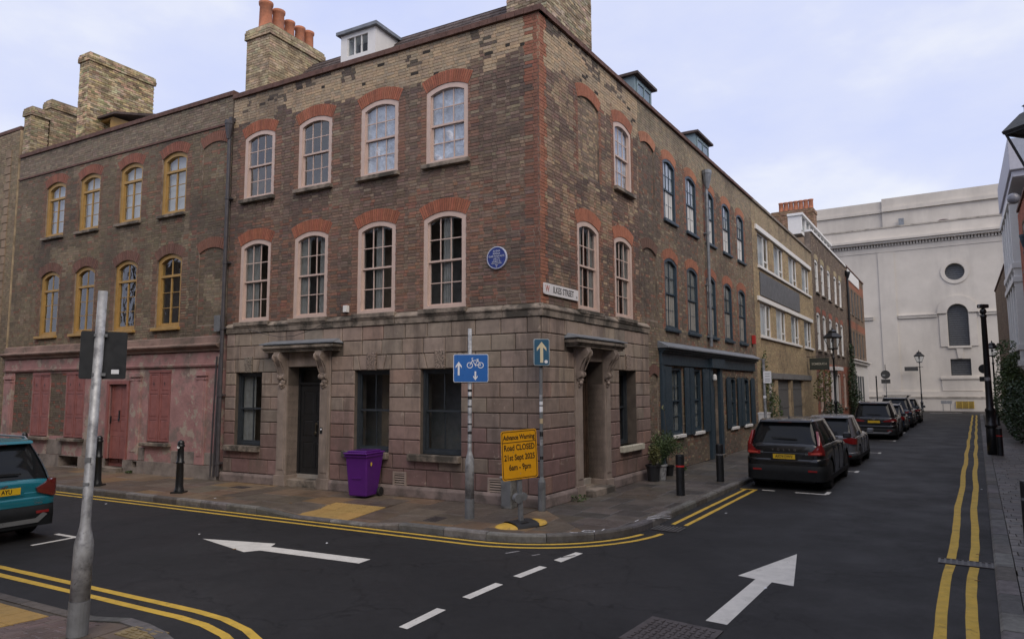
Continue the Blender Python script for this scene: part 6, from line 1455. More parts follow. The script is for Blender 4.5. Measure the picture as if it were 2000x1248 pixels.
# --- purple wheelie bin
P = LP(4.22, .48); t = thing('wheelie_bin', 'purple wheelie bin with two black wheels standing against the stucco wall', 'bin', P, ROTL + .12)
mb = MB(); b_, tp = (.235, .26), (.285, .35); H0 = .95
vs = [(-b_[0], -b_[1], .04), (b_[0], -b_[1], .04), (b_[0], b_[1] - .08, .04), (-b_[0], b_[1] - .08, .04), (-tp[0], -tp[1], H0), (tp[0], -tp[1], H0), (tp[0], tp[1], H0), (-tp[0], tp[1], H0)]
mb.add(vs, [(0, 3, 2, 1), (0, 1, 5, 4), (1, 2, 6, 5), (2, 3, 7, 6), (3, 0, 4, 7), (4, 5, 6, 7)]); bevel(mb.build('body', M_purple, t), .035, 3)
mb = MB(); mb.box(-.30, .30, -.375, .36, H0 - .05, H0 + .002); bevel(mb.build('rim', M_purple, t), .012)
mb = MB(); mb.box(-.31, .31, -.41, .36, H0 + .012, H0 + .05); mb.box(-.25, .25, -.33, .28, H0 + .05, H0 + .085); ld = bevel(mb.build('lid', M_purple, t), .02, 3); MB().box(-.19, .19, -.20, .16, H0 + .086, H0 + .089).build('lid_recess', mat('dark_purple', (.035, .006, .07), .5), ld)
mb = MB(); mb.cyl((-.27, .40, H0 - .02), (.27, .40, H0 - .02), .018, .018, 8); mb.box(-.22, -.18, .33, .41, H0 - .04, H0); mb.box(.18, .22, .33, .41, H0 - .04, H0); mb.build('handle', M_purple, t)
for sx in (-1, 1):
    w_ = MB().lathe([(.04, -.03), (.10, -.03), (.105, -.015), (.105, .015), (.10, .03), (.04, .03)], (0, 0, 0), 20, 'x').build('wheel', M_rubber, t, (sx * .275, .22, .105), smooth=False); MB().lathe([(.001, -.034), (.04, -.034), (.04, .034), (.001, .034)], (0, 0, 0), 12, 'x').build('hub', M_iron, w_)
MB().cyl((-.27, .22, .105), (.27, .22, .105), .012, .012, 8).build('axle', M_iron, t); MB().box(-.12, .12, -.315, -.300, .43, .455).build('moulded_rib', M_purple, t); plate(t, 'sticker', .05, .08, .02, mat('yellow_sticker', (.7, .5, .05), .5), (.305, -.2, .75), rot=math.pi / 2)
# --- street lamps
def lantern(par, z, s=1.0, M=M_iron, clear=True):
    """tapered four-sided glazed lantern with vented roof and finial"""
    def sq(r, h): return [(-r, -r, h), (r, -r, h), (r, r, h), (-r, r, h)]
    w0, w1, h = .12 * s, .24 * s, .50 * s; g = MB(); a, b = sq(w0 * .96, z + .05 * s), sq(w1 * .96, z + h)
    for i in range(4): g.add([a[i], a[(i + 1) % 4], b[(i + 1) % 4], b[i]], [(0, 1, 2, 3)])
    lt = MB(); lt.add(sq(w0 * 1.15, z) + sq(w0 * 1.15, z + .05 * s), [(0, 3, 2, 1), (0, 1, 5, 4), (1, 2, 6, 5), (2, 3, 7, 6), (3, 0, 4, 7), (4, 5, 6, 7)])
    a, b = sq(w0, z + .05 * s), sq(w1, z + h)
    for i in range(4): lt.cyl(a[i], b[i], .014 * s, .014 * s, 5); lt.cyl(b[i], b[(i + 1) % 4], .02 * s, .02 * s, 5); lt.cyl(a[i], a[(i + 1) % 4], .012 * s, .012 * s, 5)
    r = [(w1 * 1.08, z + h), (w1 * 1.12, z + h + .03 * s), (w1 * .62, z + h + .20 * s), (w1 * .5, z + h + .22 * s), (w1 * .5, z + h + .27 * s), (w1 * .56, z + h + .28 * s), (w1 * .3, z + h + .34 * s), (.001, z + h + .37 * s)]
    for (r0, z0), (r1, z1) in zip(r, r[1:]):
        p, q = sq(r0, z0), sq(r1, z1)
        for i in range(4): lt.add([p[i], p[(i + 1) % 4], q[(i + 1) % 4], q[i]], [(0, 1, 2, 3)])
    lt.add(sq(w1 * 1.05, z + h + .002), [(0, 3, 2, 1)])
    lt.lathe([(.03 * s, z + h + .36 * s), (.045 * s, z + h + .40 * s), (.02 * s, z + h + .45 * s), (.001, z + h + .52 * s)], n=8); o = lt.build('lantern_frame', M, par)
    g.build('lantern_glass', M_glass, par); MB().lathe([(.05 * s, z + .3 * s), (.07 * s, z + .36 * s), (.05 * s, z + .44 * s)], n=8).build('bulb_holder', M_galv, par); return o
def lamp(name, label, P, H_, s=1.0, arms=True, group=None):
    t = thing(name, label, 'street lamp', P, .3, group)
    hp = H_ - .95 * s; MB().lathe([(.16, 0), (.16, .08), (.12, .12), (.12, .75), (.135, .80), (.135, .86), (.09, .95), (.065, 1.05), (.06, 1.6), (.08, 1.62), (.08, 1.68), (.055, 1.72), (.045, hp - .5), (.07, hp - .46), (.07, hp - .40), (.04, hp - .36), (.035, hp - .08), (.08, hp)], n=14).build('column', M_iron, t, smooth=True)
    if arms: MB().cyl((-.38, 0, hp - .42), (.38, 0, hp - .42), .018, .018, 6).build('ladder_bar', M_iron, t); [MB().ball((x, 0, hp - .42), .035, n=6).build('bar_end', M_iron, t) for x in (-.38, .38)]
    lantern(t, hp, s); return t
lamp('street_lamp', 'black lamp post with glazed lantern on the left pavement, beyond the hanging sign', RP(25.2, 2.0), 5.35, 1.15, False, 'lamp posts')
lamp('street_lamp', 'black lamp post with ladder bar in front of the pale church wall', RP(66.9, 3.95), 5.95, 1.25, True, 'lamp posts')
lamp('street_lamp', 'lamp post whose dark lantern is half cut off by the right picture edge', RP(-3.3, 8.12), 5.55, 1.0, False, 'lamp posts')
# tall mast on the right pavement
P = RP(17.7, 8.05); t = thing('tall_mast', 'tall plain black mast with a ball-shaped camera on top, right pavement', 'post', P, .2)
MB().lathe([(.17, 0), (.17, .9), (.15, .95), (.19, .98), (.19, 1.05), (.15, 1.08), (.14, 1.5), (.16, 1.52), (.16, 1.58), (.115, 1.65), (.105, 2.2), (.085, 4.85), (.10, 4.87), (.10, 4.95), (.04, 4.97)], n=16).build('mast', M_iron, t, smooth=True)
for z in (1.75, 2.35, 3.9, 4.4): MB().cyl((0, 0, z), (0, 0, z + .03), .118 - .008 * z, .118 - .008 * z, 14).build('strap', M_galv, t)
MB().ball((0, 0, 5.08), .11, (1, 1, 1.1)).build('camera_dome', M_iron, t, smooth=True); mb = MB(); mb.box(-.16, .18, -.1, .1, 5.2, 5.34); bevel(mb.build('camera_housing', M_iron, t), .03); MB().box(-.165, -.16, -.03, .03, 5.22, 5.30).build('lens', M_galv, t)
lab = MB(); lab.cyl((0, 0, 2.6), (0, 0, 2.72), .103, .103, 14); lab.build('sticker', M_galv, t)
# far sign cluster on the right pavement
P = RP(48, 8.75); t = thing('back_of_round_sign', 'back of a round sign over a square one, on a thin pole behind the mast', 'sign', P, ROTR - math.pi / 2)
MB().cyl((0, 0, 0), (0, 0, 4.2), .04, .04, 8).build('pole', M_galvd, t); MB().lathe([(.001, 0), (.33, 0), (.33, .02), (.001, .02)], (-.05, -.06, 3.65), 20, 'y').build('round_plate', M_blk, t); MB().box(-.35, .15, -.07, -.05, 2.75, 3.1).build('square_plate', M_blk, t)
P = RP(40, 9.0); lamp('street_lamp', 'far lamp post almost hidden behind the tall black mast', P, 5.2, 1.0, False, 'lamp posts')
P = RP(62.0, 1.32); t = thing('back_of_no_entry_sign', 'dark backs of a round and two small square signs on a pole before the church', 'sign', P, ROTR - math.pi / 2)
MB().cyl((0, 0, 0), (0, 0, 4.5), .038, .038, 8).build('pole', M_galvd, t); MB().lathe([(.001, 0), (.40, 0), (.40, .02), (.001, .02)], (0, -.06, 3.55), 24, 'y').build('round_plate', mat('sign_back_grey', (.06, .06, .06), .5), t)
for x in (-.2, .2): MB().box(x - .18, x + .18, -.07, -.05, 2.72, 3.1).build('square_plate', MATS['sign_back_grey'], t)
MB().box(-.26, -.02, -.08, -.071, 3.42, 3.56).build('label', M_galv, t)
P = RP(62, .52); t = thing('dark_post', 'plain dark post by the corner of the end house, in front of the church', 'post', P); MB().lathe([(.09, 0), (.09, 1.0), (.06, 1.1), (.055, 3.3), (.07, 3.32), (.07, 3.4), (.02, 3.45)], n=12).build('post', M_iron, t, smooth=True)
P = RP(66.9, 3.1); t = thing('street_name_board', 'long dark name board beside the far lamp post on the church wall', 'sign', RP(69.3, 3.1, 0), ROTR - math.pi / 2)
MB().box(-.6, .6, -.05, -.02, 4.0, 4.42).build('board', mat('dark_board', (.05, .05, .05), .6), t)
P = RP(66.5, 6.0); t = thing('low_notice', 'low pale notice board on two legs in front of the church', 'notice', P, ROTR - math.pi / 2); MB().box(-.45, .45, -.03, .0, .75, 1.05).build('board', M_galv, t); 
for x in (-.3, .3): MB().cyl((x, 0, 0), (x, 0, .8), .025, .025, 6).build('leg', M_galvd, t)
# parking sign post and hanging sign
P = RP(10.5, 2.0); t = thing('parking_sign_post', 'grey post with a small pale parking plate, behind the parked black car', 'post', P, face(P))
MB().cyl((0, 0, 0), (0, 0, 3.3), .045, .045, 12).build('pole', M_galv, t); plate(t, 'plate', .24, .38, .02, M_signw, (.10, -.06, 2.72)); MB().lathe([(.001, 0), (.05, 0), (.05, -.003), (.001, -.003)], (0, -.05, 2.1), 14, 'y').build('sticker', M_signw, t)
for z in (.10, .02, -.06, -.12): MB().box(.03, .17, -.0665, -.064, 2.72 + z, 2.735 + z).build('printed_line', M_galvd, t)
P = RP(12.3, 1.55); t = thing('white_cabinet', 'narrow white cabinet showing just above the roof of the parked black car', 'box', P, ROTR); mb = MB(); mb.box(-.20, .20, -.16, .16, 0, 1.50); bevel(mb.build('box', M_white, t), .03); MB().box(-.21, .21, -.17, .17, 1.50, 1.55).build('lid', M_white, t)
P = RP(29.6, .0); t = thing('hanging_sign', 'dark green hanging sign with pale capital letters, projecting from the brown house', 'sign', P, ROTR - math.pi / 2)
mb = MB(); mb.box(.14, 1.16, -.03, .03, 3.36, 4.02); bevel(mb.build('board', mat('dark_green_sign', (.035, .04, .03), .5), t), .008); mb = MB(); mb.cyl((0, 0, 4.10), (1.22, 0, 4.10), .018, .018, 6); mb.cyl((.3, 0, 4.02), (.3, 0, 4.1), .008, .008, 5); mb.cyl((1.0, 0, 4.02), (1.0, 0, 4.1), .008, .008, 5); mb.build('bracket', M_iron, t)
text('SOMESUCH', .17, mat('pale_gold_lettering', (.5, .47, .38), .5), t, (.65, -.034, 3.69), bold=.002, sx=.9)
# ================================================================ PLANTS
def pot(par, M, r=.17, h=.36): return MB().lathe([(r * .72, 0), (r * .92, h * .9), (r * 1.05, h * .9), (r * 1.05, h), (r * .9, h), (r * .8, h * .85), (.001, h * .85)], n=18).build('pot', M, par)
def stems(mb, n, spread, h, r=.005, seed=0, lean=(0, 0)):
    rnd = random.Random(seed); tips = []
    for _ in range(n):
        a = rnd.uniform(0, 6.28); q = rnd.uniform(.2, 1) * spread; p0 = Vector((rnd.uniform(-.06, .06), rnd.uniform(-.06, .06), .28)); p2 = Vector((q * math.cos(a) + lean[0], q * math.sin(a) + lean[1], h * rnd.uniform(.6, 1))); p1 = (p0 + p2) / 2 + Vector((0, 0, h * .12)); mb.tube([p0, p1, p2], r, 4); tips += [p1, p2, (p1 + p2) / 2]
    return tips
def leafy(par, tips, rad, n, size, M, seed=0, name='foliage'):
    mb = MB()
    for i, p in enumerate(tips): foliage(mb, p, (rad, rad, rad), n, size, seed * 100 + i)
    return mb.build(name, M, par, kind='stuff')
P = RP(5.35, .45); t = thing('potted_bush', 'bushy green plant in a grey metal tub beside the stucco corner', 'plant', P, ROTR); pot(t, M_galv, .19, .40); mb = MB(); tp_ = stems(mb, 30, .50, 1.15, .004, seed=3, lean=(.30, -.05)); mb.build('stem', M_greend, t); leafy(t, tp_, .15, 38, .028, M_green, 3)
P = RP(5.0, .40); t = thing('dark_pot_plant', 'dark round pot with yellowing stems, left of the grey metal tub', 'plant', P, ROTR); pot(t, M_black, .20, .42); mb = MB(); tp_ = stems(mb, 10, .22, .85, seed=5); mb.build('stem', M_greeny, t); leafy(t, tp_, .12, 30, .03, M_greeny, 5)
P = RP(6.3, .35); t = thing('leggy_plant', 'bare arching plant stems with a few bright leaves against the teal shutter', 'plant', P, ROTR); pot(t, M_black, .14, .28); mb = MB(); tp_ = stems(mb, 5, .55, 1.9, .007, seed=8); mb.build('stem', M_bark, t); leafy(t, tp_[1::3], .07, 5, .05, M_greeny, 8)
for i, (P, sz, lb) in enumerate(((RP(1.15, .22), .20, 'small weeds growing at the foot of the corner house beside its side door'), (RP(7.6, .25), .16, 'low green weeds under the teal shopfront'), (LP(13.3, .15), .10, 'tiny weeds by the pink house doorstep'))):
    t = thing('weed_clump', lb, 'weeds', P); mb = MB(); foliage(mb, (0, 0, sz * .35), (sz, sz * .7, sz * .4), 120, .03, 40 + i); mb.build('foliage', M_green, t, kind='stuff')
def climber(name, label, cat, P, rot, blobs, M, size=.06, n=700, trunk=None):
    t = thing(name, label, cat, P, rot); mb = MB()
    for i, (c, r) in enumerate(blobs): foliage(mb, c, r, int(n * (r[0] * r[2] + r[1] * r[2]) + 60), size, 60 + i)
    mb.build('foliage', M, t, kind='stuff')
    for j, tr in enumerate(trunk or []): MB().tube([Vector(p) for p in tr], .03, 6).build('trunk', M_bark, t)
    return t
climber('wall_climber', 'green climber covering the brickwork left of the grey gates', 'climbing plant', RP(19.2, 0), ROTR, [((0, -.2, 1.6), (.5, .25, 1.5)), ((-.4, -.15, 3.0), (.25, .15, 1.0)), ((.7, -.3, 1.2), (.5, .3, 1.0))], M_green, .055, 600, [[(0, -.1, 0), (-.1, -.1, 2), (-.4, -.1, 3.5)]])
climber('street_tree', 'small tree with pale leaves right of the grey gates', 'tree', RP(28.9, .9), ROTR, [((0, 0, 2.4), (.9, .5, .6)), ((-.6, 0, 2.0), (.6, .4, .4)), ((.8, 0, 2.9), (.7, .4, .5))], M_greeny, .07, 260, [[(0, 0, 0), (.1, 0, 1.2), (0, 0, 2.4)], [(.1, 0, 1.2), (.6, 0, 2.1), (.8, 0, 2.9)]])
climber('front_shrub', 'dark green shrub below the hanging sign', 'shrub', RP(32.5, .8), ROTR, [((0, 0, .9), (1.3, .5, .8)), ((1.6, 0, .8), (.8, .4, .7))], M_greend, .07, 500)
climber('wall_climber', 'dark climber growing up the drainpipe of the brown terrace house', 'climbing plant', RP(46.6, .3), ROTR, [((0, 0, 2.4), (1.2, .3, 2.2)), ((.8, 0, 1.2), (1.6, .6, 1.1)), ((.2, 0, 5.0), (.4, .2, .8))], M_greend, .08, 420, [[(0, -.1, 0), (.1, -.1, 3), (.2, 0, 5)]])
climber('tall_climber', 'tall dense green climber on the front of the right-hand houses', 'climbing plant', RP(33, 9.6), ROTR, [((0, 0, 2.1), (2.2, .9, 2.0)), ((2.5, .1, 1.7), (2.2, .8, 1.6)), ((-.8, .2, 3.9), (1.1, .6, 1.0)), ((1.6, -.2, 3.2), (1.0, .6, 1.1)), ((3.5, -.3, 2.4), (1.1, .5, 1.0)), ((-1.5, -.1, 2.6), (1.0, .8, 1.6))], M_green, .075, 420, [[(0, 0, 0), (.1, 0, 2), (-.5, .1, 4)]])
climber('roadside_shrub', 'lower dark leafy shrub at the right edge, in front of the tall climber', 'shrub', RP(26.5, 9.5), ROTR, [((0, 0, 1.2), (2.0, .8, 1.2)), ((-2.4, .1, 1.0), (1.6, .7, 1.0)), ((1.8, -.1, 1.6), (1.0, .6, 1.1)), ((-1.2, .1, 2.0), (.9, .5, .8))], M_greend, .07, 420)
rnd = random.Random(2)
LIT = ['dry brown leaf in the right-hand gutter just before the drain grating', 'dry brown leaf in the right-hand gutter just past the drain grating', 'white paper scrap on the road beside the double yellow lines near the bollards', 'white paper scrap far along the right-hand gutter', 'white speck of litter on the road between the white arrow and the kerb', 'white scrap near the yellow lines in front of the cast iron bollard', 'small brown leaf on the road near the tail of the left arrow', 'white speck on the road just outside the curved yellow lines', 'white speck in the middle of the road near the large right arrow', 'small brown leaf on the paving near the red-banded bollard', 'small brown leaf on the paving behind the tactile slabs', 'white scrap on the paving in front of the stucco wall and black door']
M_litter = mat('dry_leaf', (.22, .12, .04), .8)
for li_, (P, c) in enumerate(((RP(-1.2, KR(0) - .22), M_litter), (RP(.5, KR(0) - .18), M_litter), (RP(2.0, 3.1), M_signw), (RP(8.5, KR(8) - .1), M_signw), (LP(4.5, 4.5), M_signw), (LP(9.2, 3.3), M_signw), (LP(3, 5), M_litter), (LP(2, 4), M_signw), (RP(-3, 5), M_signw), (RP(2.6, 1.2), M_litter), (LP(5, 1.9), M_litter), (LP(7, 2.2), M_signw))):
    t = MB().prism([(-.03, -.012), (0, -.02), (.035, 0), (.01, .018), (-.02, .014)], 0, .004, 'z').build('litter_scrap', c, None, (P.x, P.y, ROAD + .006 if True else 0), rnd.uniform(0, 6)); 
    if (P - C0).dot(tL) < KT and (P - C0).dot(vR) < KV: t.location.z = .01
    t['label'] = LIT[li_]; t['category'] = 'litter'; pass
# ================================================================ CARS
M_cglass = mat('tinted_car_glass', (.012, .014, .016), .05, var=0, spec=.25)
M_tyre = mat('tyre_rubber', (.012, .012, .012), .8, var=.1); M_rim = mat('alloy_wheel', (.25, .26, .27), .35, metal=.8, var=.1); M_rimd = mat('dark_alloy_wheel', (.08, .08, .085), .35, metal=.8, var=.1)
M_trim = mat('black_bumper_plastic', (.012, .013, .014), .6, var=.15, spec=.2); M_silver = mat('silver_trim', (.30, .31, .31), .35, metal=.6, var=.1); M_chrome = mat('chrome', (.55, .56, .58), .15, metal=1, var=0)
M_red = mat('red_tail_lamp', (.24, .012, .012), .15, var=.1, coat=1); M_redd = mat('dark_red_tail_lamp', (.12, .012, .010), .15, var=.1, coat=1); M_plate = mat('yellow_number_plate', (.72, .46, .02), .4, var=.03); M_under = mat('underbody', (.01, .01, .01), .9)
def loft(rows, close=False):
    mb = MB(); n = len(rows[0]); vs = [p for r in rows for p in r]
    fs = [(i * n + j, (i + 1) * n + j, (i + 1) * n + j + 1, i * n + j + 1) for i in range(len(rows) - 1) for j in range(n - 1)]
    if close: fs += [(i * n + n - 1, (i + 1) * n + n - 1, (i + 1) * n, i * n) for i in range(len(rows) - 1)]
    return mb, vs, fs
def car(label, P, rot, L_, Wd, H_, paint, wheelr=.34, rim=None, belt=.62, hatch=.22, rear_tail='suv', plate=None, rails=None, group='cars parked along the street', front=.26, cap=None, detail=True, lowtrim=.30, hood=.60, dorsal=None, skid=None, name='parked_car'):
    """x forward, y left, z up; built as body shell with cut wheel arches, glazed cabin, roof, lamps, wheels"""
    t = thing(name, label, 'car', (P.x, P.y, ROAD), rot, group); hl, hw = L_ / 2, Wd / 2
    zb, zt = .20, H_ * belt; zh = H_ * hood
    # ---- lower body: stations from rear (x=-hl) to nose
    st = [(-hl, .80, zt * .93), (-hl + .035, .90, zt * .985), (-hl + .14, .965, zt), (-hl + .45, .995, zt), (-hl * .3, 1.0, zt), (hl * .15, 1.0, zt * .985), (hl * .42, 1.0, zh * 1.03), (hl * .62, .99, zh), (hl - .35, .965, zh * .95), (hl - .12, .90, zh * .84), (hl - .02, .78, zh * .68)]
    rows = []
    for k, (x, f, zt_) in enumerate(st):
        w = hw * f; e = 0 if 2 < k < 8 else .04; z0 = zb + (.10 if k in (0, len(st) - 1) else .03 if k in (1, len(st) - 2) else 0)
        half = [(x, w * .84, z0), (x, w * .955, z0 + .03), (x, w * .99, z0 + .14), (x, w * 1.0, (z0 + zt_) * .48), (x, w * .992, zt_ * .82), (x, w * .965, zt_ * .93), (x, w * .90, zt_ * .99), (x, w * .74, zt_ + .012), (x, w * .35, zt_ + .022)]
        rows.append(half + [(x, -y, z) for (x, y, z) in half[::-1]])
    mb, vs, fs = loft(rows, True); n = len(rows[0]); fs += [tuple(range(n)), tuple(range((len(rows) - 1) * n, len(rows) * n))[::-1]]
    mb.add(vs, fs); body = mb.build('body', [paint, M_trim], t, smooth=True)
    bm = bmesh.new(); bm.from_mesh(body.data); bmesh.ops.recalc_face_normals(bm, faces=bm.faces)
    cr = bm.edges.layers.float.get('crease_edge') or bm.edges.layers.float.new('crease_edge')
    for f in bm.faces:
        if len(f.verts) > 6:
            for e_ in f.edges: e_[cr] = .55
    bm.to_mesh(body.data); bm.free()
    sd_ = body.modifiers.new('sub', 'SUBSURF'); sd_.levels = 2; sd_.render_levels = 2
    wx = (-hl + L_ * .20, hl - L_ * .19); tmp = []
    if detail:
        for x in wx:
            for sy in (-1, 1):
                c = MB().cyl((x, sy * (hw - .30), wheelr - .0), (x, sy * (hw + .2), wheelr - .0), wheelr + .065, wheelr + .065, 28).build('cut', M_under); c.location = (0, 0, 0); c.parent = t; tmp.append(c)
                bo = body.modifiers.new('arch', 'BOOLEAN'); bo.object = c; bo.operation = 'DIFFERENCE'; bo.solver = 'EXACT'
        bpy.context.view_layer.update(); dg_ = bpy.context.evaluated_depsgraph_get(); me = bpy.data.meshes.new_from_object(body.evaluated_get(dg_)); body.modifiers.clear(); body.data = me
        for c in tmp: bpy.data.objects.remove(c)
        me.polygons.foreach_set('use_smooth', [True] * len(me.polygons))
        bpy.context.view_layer.update(); me.set_sharp_from_angle(angle=R(38))
    # dark arch mouldings and lower cladding
    for x in wx:
        for sy in (-1, 1):
            m2 = MB(); N = 16; r0, r1 = wheelr + .045, wheelr + .10
            for i in range(N):
                a, b = math.pi * (-.08 + 1.16 * i / N), math.pi * (-.08 + 1.16 * (i + 1) / N)
                m2.prism([(x + r0 * math.cos(a), wheelr + r0 * math.sin(a)), (x + r1 * math.cos(a), wheelr + r1 * math.sin(a)), (x + r1 * math.cos(b), wheelr + r1 * math.sin(b)), (x + r0 * math.cos(b), wheelr + r0 * math.sin(b))], sy * (hw - .06), sy * (hw + .008))
            if lowtrim > .2: m2.build('arch_moulding', M_trim, t)
            key = ('whl', round(wheelr, 2), (rim or M_rim).name)
            if key not in WM:
                tb = MB(); r = wheelr; tb.lathe([(r * .66, -.10), (r * .93, -.105), (r, -.08), (r, .08), (r * .93, .105), (r * .66, .10), (r * .64, 0), (r * .66, -.10)], n=28, ax='y'); tm = tb.mesh('tyre', M_tyre, True)
                rb_ = MB(); rb_.lathe([(r * .56, -.09), (r * .66, -.10), (r * .67, -.06), (r * .56, -.05)], n=28, ax='y'); rb_.lathe([(.001, -.085), (.05, -.085), (.06, -.06), (.001, -.06)], n=12, ax='y')
                for i in range(5):
                    for dd in (-.10, .10):
                        a = 2 * math.pi * i / 5; rb_.cyl((.04 * math.cos(a), -.072, .04 * math.sin(a)), (r * .62 * math.cos(a + dd), -.080, r * .62 * math.sin(a + dd)), .020, .014, 5)
                rm = rb_.mesh('rim', rim or M_rim); dk = MB().lathe([(.001, -.03), (r * .64, -.03), (r * .64, .0), (.001, .0)], n=20, ax='y').mesh('brake_disc', M_under); WM[key] = (tm, rm, dk)
            tm, rm, dk = WM[key]; w_ = link('wheel', tm, t, (x, sy * (hw - .115), wheelr), (0, 0, 0 if sy < 0 else math.pi)); link('rim', rm, w_); link('brake_disc', dk, w_)
    # rear bumper and cladding
    def tailx(y):
        return .42 * max(0, (abs(y) / hw - .72) / .28) ** 5
    def rearpanel(name, z0, z1, M, out, w0=1.0, w1=1.0, wrap=.45, n=14, par=t):
        """band wrapped round the tail of the car"""
        pts = []
        ys = [hw * w0 * math.sin(math.pi / 2 * (-1 + 2 * i / n)) for i in range(n + 1)]
        def xo(y): return -hl + tailx(y * .97) - out
        prof = [(-hl + wrap + .15, hw + .004 + out * .3)] + [(xo(y), y) for y in ys[::-1]] + [(-hl + wrap + .15, -hw - .004 - out * .3)]
        mb_ = MB(); vs = []; 
        for (x, y) in prof: 
            vs += [(x, y, z0), (x - .0, y, z0 + .02), (x - .012, y, (z0 + z1) / 2), (x, y, z1 - .02), (x + .05, y * .985, z1)]
        fs_ = [(i * 5 + j, i * 5 + j + 1, (i + 1) * 5 + j + 1, (i + 1) * 5 + j) for i in range(len(prof) - 1) for j in range(4)]
        mb_.add(vs, fs_); return mb_.build(name, M, par, smooth=True)
    rearpanel('rear_bumper', .24, .24 + lowtrim * 1.05, M_trim, .015)
    rearpanel('bumper_cover', .24 + lowtrim * 1.04, .30 + lowtrim * 1.35, paint, .012)
    if skid: MB().prism([(-hw * .62, .30), (hw * .62, .30), (hw * .78, .42), (hw * .70, .46), (hw * .58, .37), (-hw * .58, .37), (-hw * .70, .46), (-hw * .78, .42)], -hl - .04, -hl + .0, 'x').build('skid_plate', M_silver, t)
    for s_ in (-1, 1): MB().box(-hl - .040, -hl + .02, s_ * hw * .58, s_ * hw * .80, .24 + lowtrim * .62, .24 + lowtrim * .62 + .045).build('reflector', M_red, t)
    MB().box(-hl + .5, hl - .5, -hw - .006, -hw + .04, .22, .34).build('sill', M_trim, t); MB().box(-hl + .5, hl - .5, hw - .04, hw + .006, .22, .34).build('sill', M_trim, t)
    MB().box(-hl + .15, hl - .15, -hw + .28, hw - .28, .18, .34).build('underbody', M_under, t)
    # ---- cabin (glass shell)
    xr0, xf0 = -hl + .06, hl * front + .42; xr1, xf1 = -hl + hatch, hl * .12; zr = H_ - .09; bw, tw = hw * .925, hw * .715
    def ringp(xr, xf, w, z, N=9):
        p = []
        L2 = xf - xr
        xs = [0, .012, .06, .20, .34, .62, .80, .93, 1.0]; ws = [.80, .93, .985, 1.0, 1.0, 1.0, .985, .90, .74]
        for u, f in zip(xs, ws): p.append((xr + L2 * u, w * f, z))
        return p + [(x, -y, z_) for x, y, z_ in p[::-1]]
    lv = [0, .12, .5, .85, 1.0]; rows = []
    for a in lv:
        b = a ** 1.15; rows.append(ringp(xr0 + (xr1 - xr0) * (a ** 1.25), xf0 + (xf1 - xf0) * a, bw + (tw - bw) * b, zt - .02 + (zr - zt + .02) * a))
    mb, vs, fs = loft(rows, True); mb.add(vs, fs); cab = mb.build('cabin_glass', M_cglass, t, smooth=True); m_ = cab.modifiers.new('sub', 'SUBSURF'); m_.levels = 1; m_.render_levels = 1
    def cpt(u, a, out=.006):
        """point on the cabin side: u along the ring (index), a height"""
        b = a ** 1.15; r = ringp(xr0 + (xr1 - xr0) * (a ** 1.25), xf0 + (xf1 - xf0) * a, bw + (tw - bw) * b, zt - .02 + (zr - zt + .02) * a)
        i = int(u); f = u - i; p, q = Vector(r[i]), Vector(r[min(i + 1, 8)]); v = p.lerp(q, f); v.y += out; 
        if u < 1.2: v.x -= out
        return v
    def pillar(u0, u1, w0, w1, M, nm):
        for s_ in (1, -1):
            mb_ = MB(); vs = []
            for a in (0, .25, .5, .75, 1.0):
                ua, ub = u0 + (w0 - u0) * a, u1 + (w1 - u1) * a
                for k in range(4): v = cpt(ua + (ub - ua) * k / 3, a, .010); vs.append((v.x, v.y * s_, v.z))
            mb_.add(vs, [(i * 4 + j, i * 4 + j + 1, (i + 1) * 4 + j + 1, (i + 1) * 4 + j) if s_ < 0 else (i * 4 + j, (i + 1) * 4 + j, (i + 1) * 4 + j + 1, i * 4 + j + 1) for i in range(4) for j in range(3)]); mb_.build(nm, M, t, smooth=True)
    pillar(.55, 2.7, .75, 2.4, paint, 'rear_pillar'); pillar(4.45, 4.6, 4.45, 4.6, M_trim, 'door_pillar'); pillar(7.1, 7.7, 6.9, 7.7, paint, 'windscreen_pillar')
    # roof
    rows = []
    for a, z in ((1.0, zr - .015), (.985, zr + .025), (.93, zr + .055), (.6, zr + .09), (.15, zr + .10)):
        rows.append([((x - (xr1 + xf1) / 2) * (a if a < .9 else 1 - (1 - a) * .6) + (xr1 + xf1) / 2 - (.04 if x < 0 and a > .97 else 0), y * a * 1.02, z) for x, y, z_ in ringp(xr1, xf1, tw, 0)])
    mb, vs, fs = loft(rows, True); n = len(rows[0]); fs.append(tuple(range(4 * n, 5 * n))[::-1]); mb.add(vs, fs); rf_ = mb.build('roof', paint, t, smooth=True); m_ = rf_.modifiers.new('sub', 'SUBSURF'); m_.levels = 1; m_.render_levels = 1
    mb = MB(); mb.prism([(xr1 - .13, zr + .0), (xr1 + .16, zr + .05), (xr1 + .16, zr + .078), (xr1 - .10, zr + .045)], -tw * .90, tw * .90, 'y'); bevel(mb.build('rear_spoiler', paint, t), .01)
    MB().box(xr1 - .125, xr1 - .10, -.16, .16, zr - .008, zr + .01).build('brake_light', M_redd, t); mb = MB(); mb.prism([(xr1 + .35, zr + .07), (xr1 + .55, zr + .07), (xr1 + .42, zr + .13)], -.012, .012); mb.build('aerial_fin', M_black, t)
    if rails:
        for s_ in (-1, 1):
            pts = [Vector((xr1 + .1, s_ * tw * .92, zr + .045)), Vector((xr1 + .2, s_ * tw * .92, zr + .10)), Vector((xf1 - .3, s_ * tw * .90, zr + .11)), Vector((xf1 - .15, s_ * tw * .90, zr + .06))]; MB().tube(pts, .018, 8).build('roof_rail', rails, t)
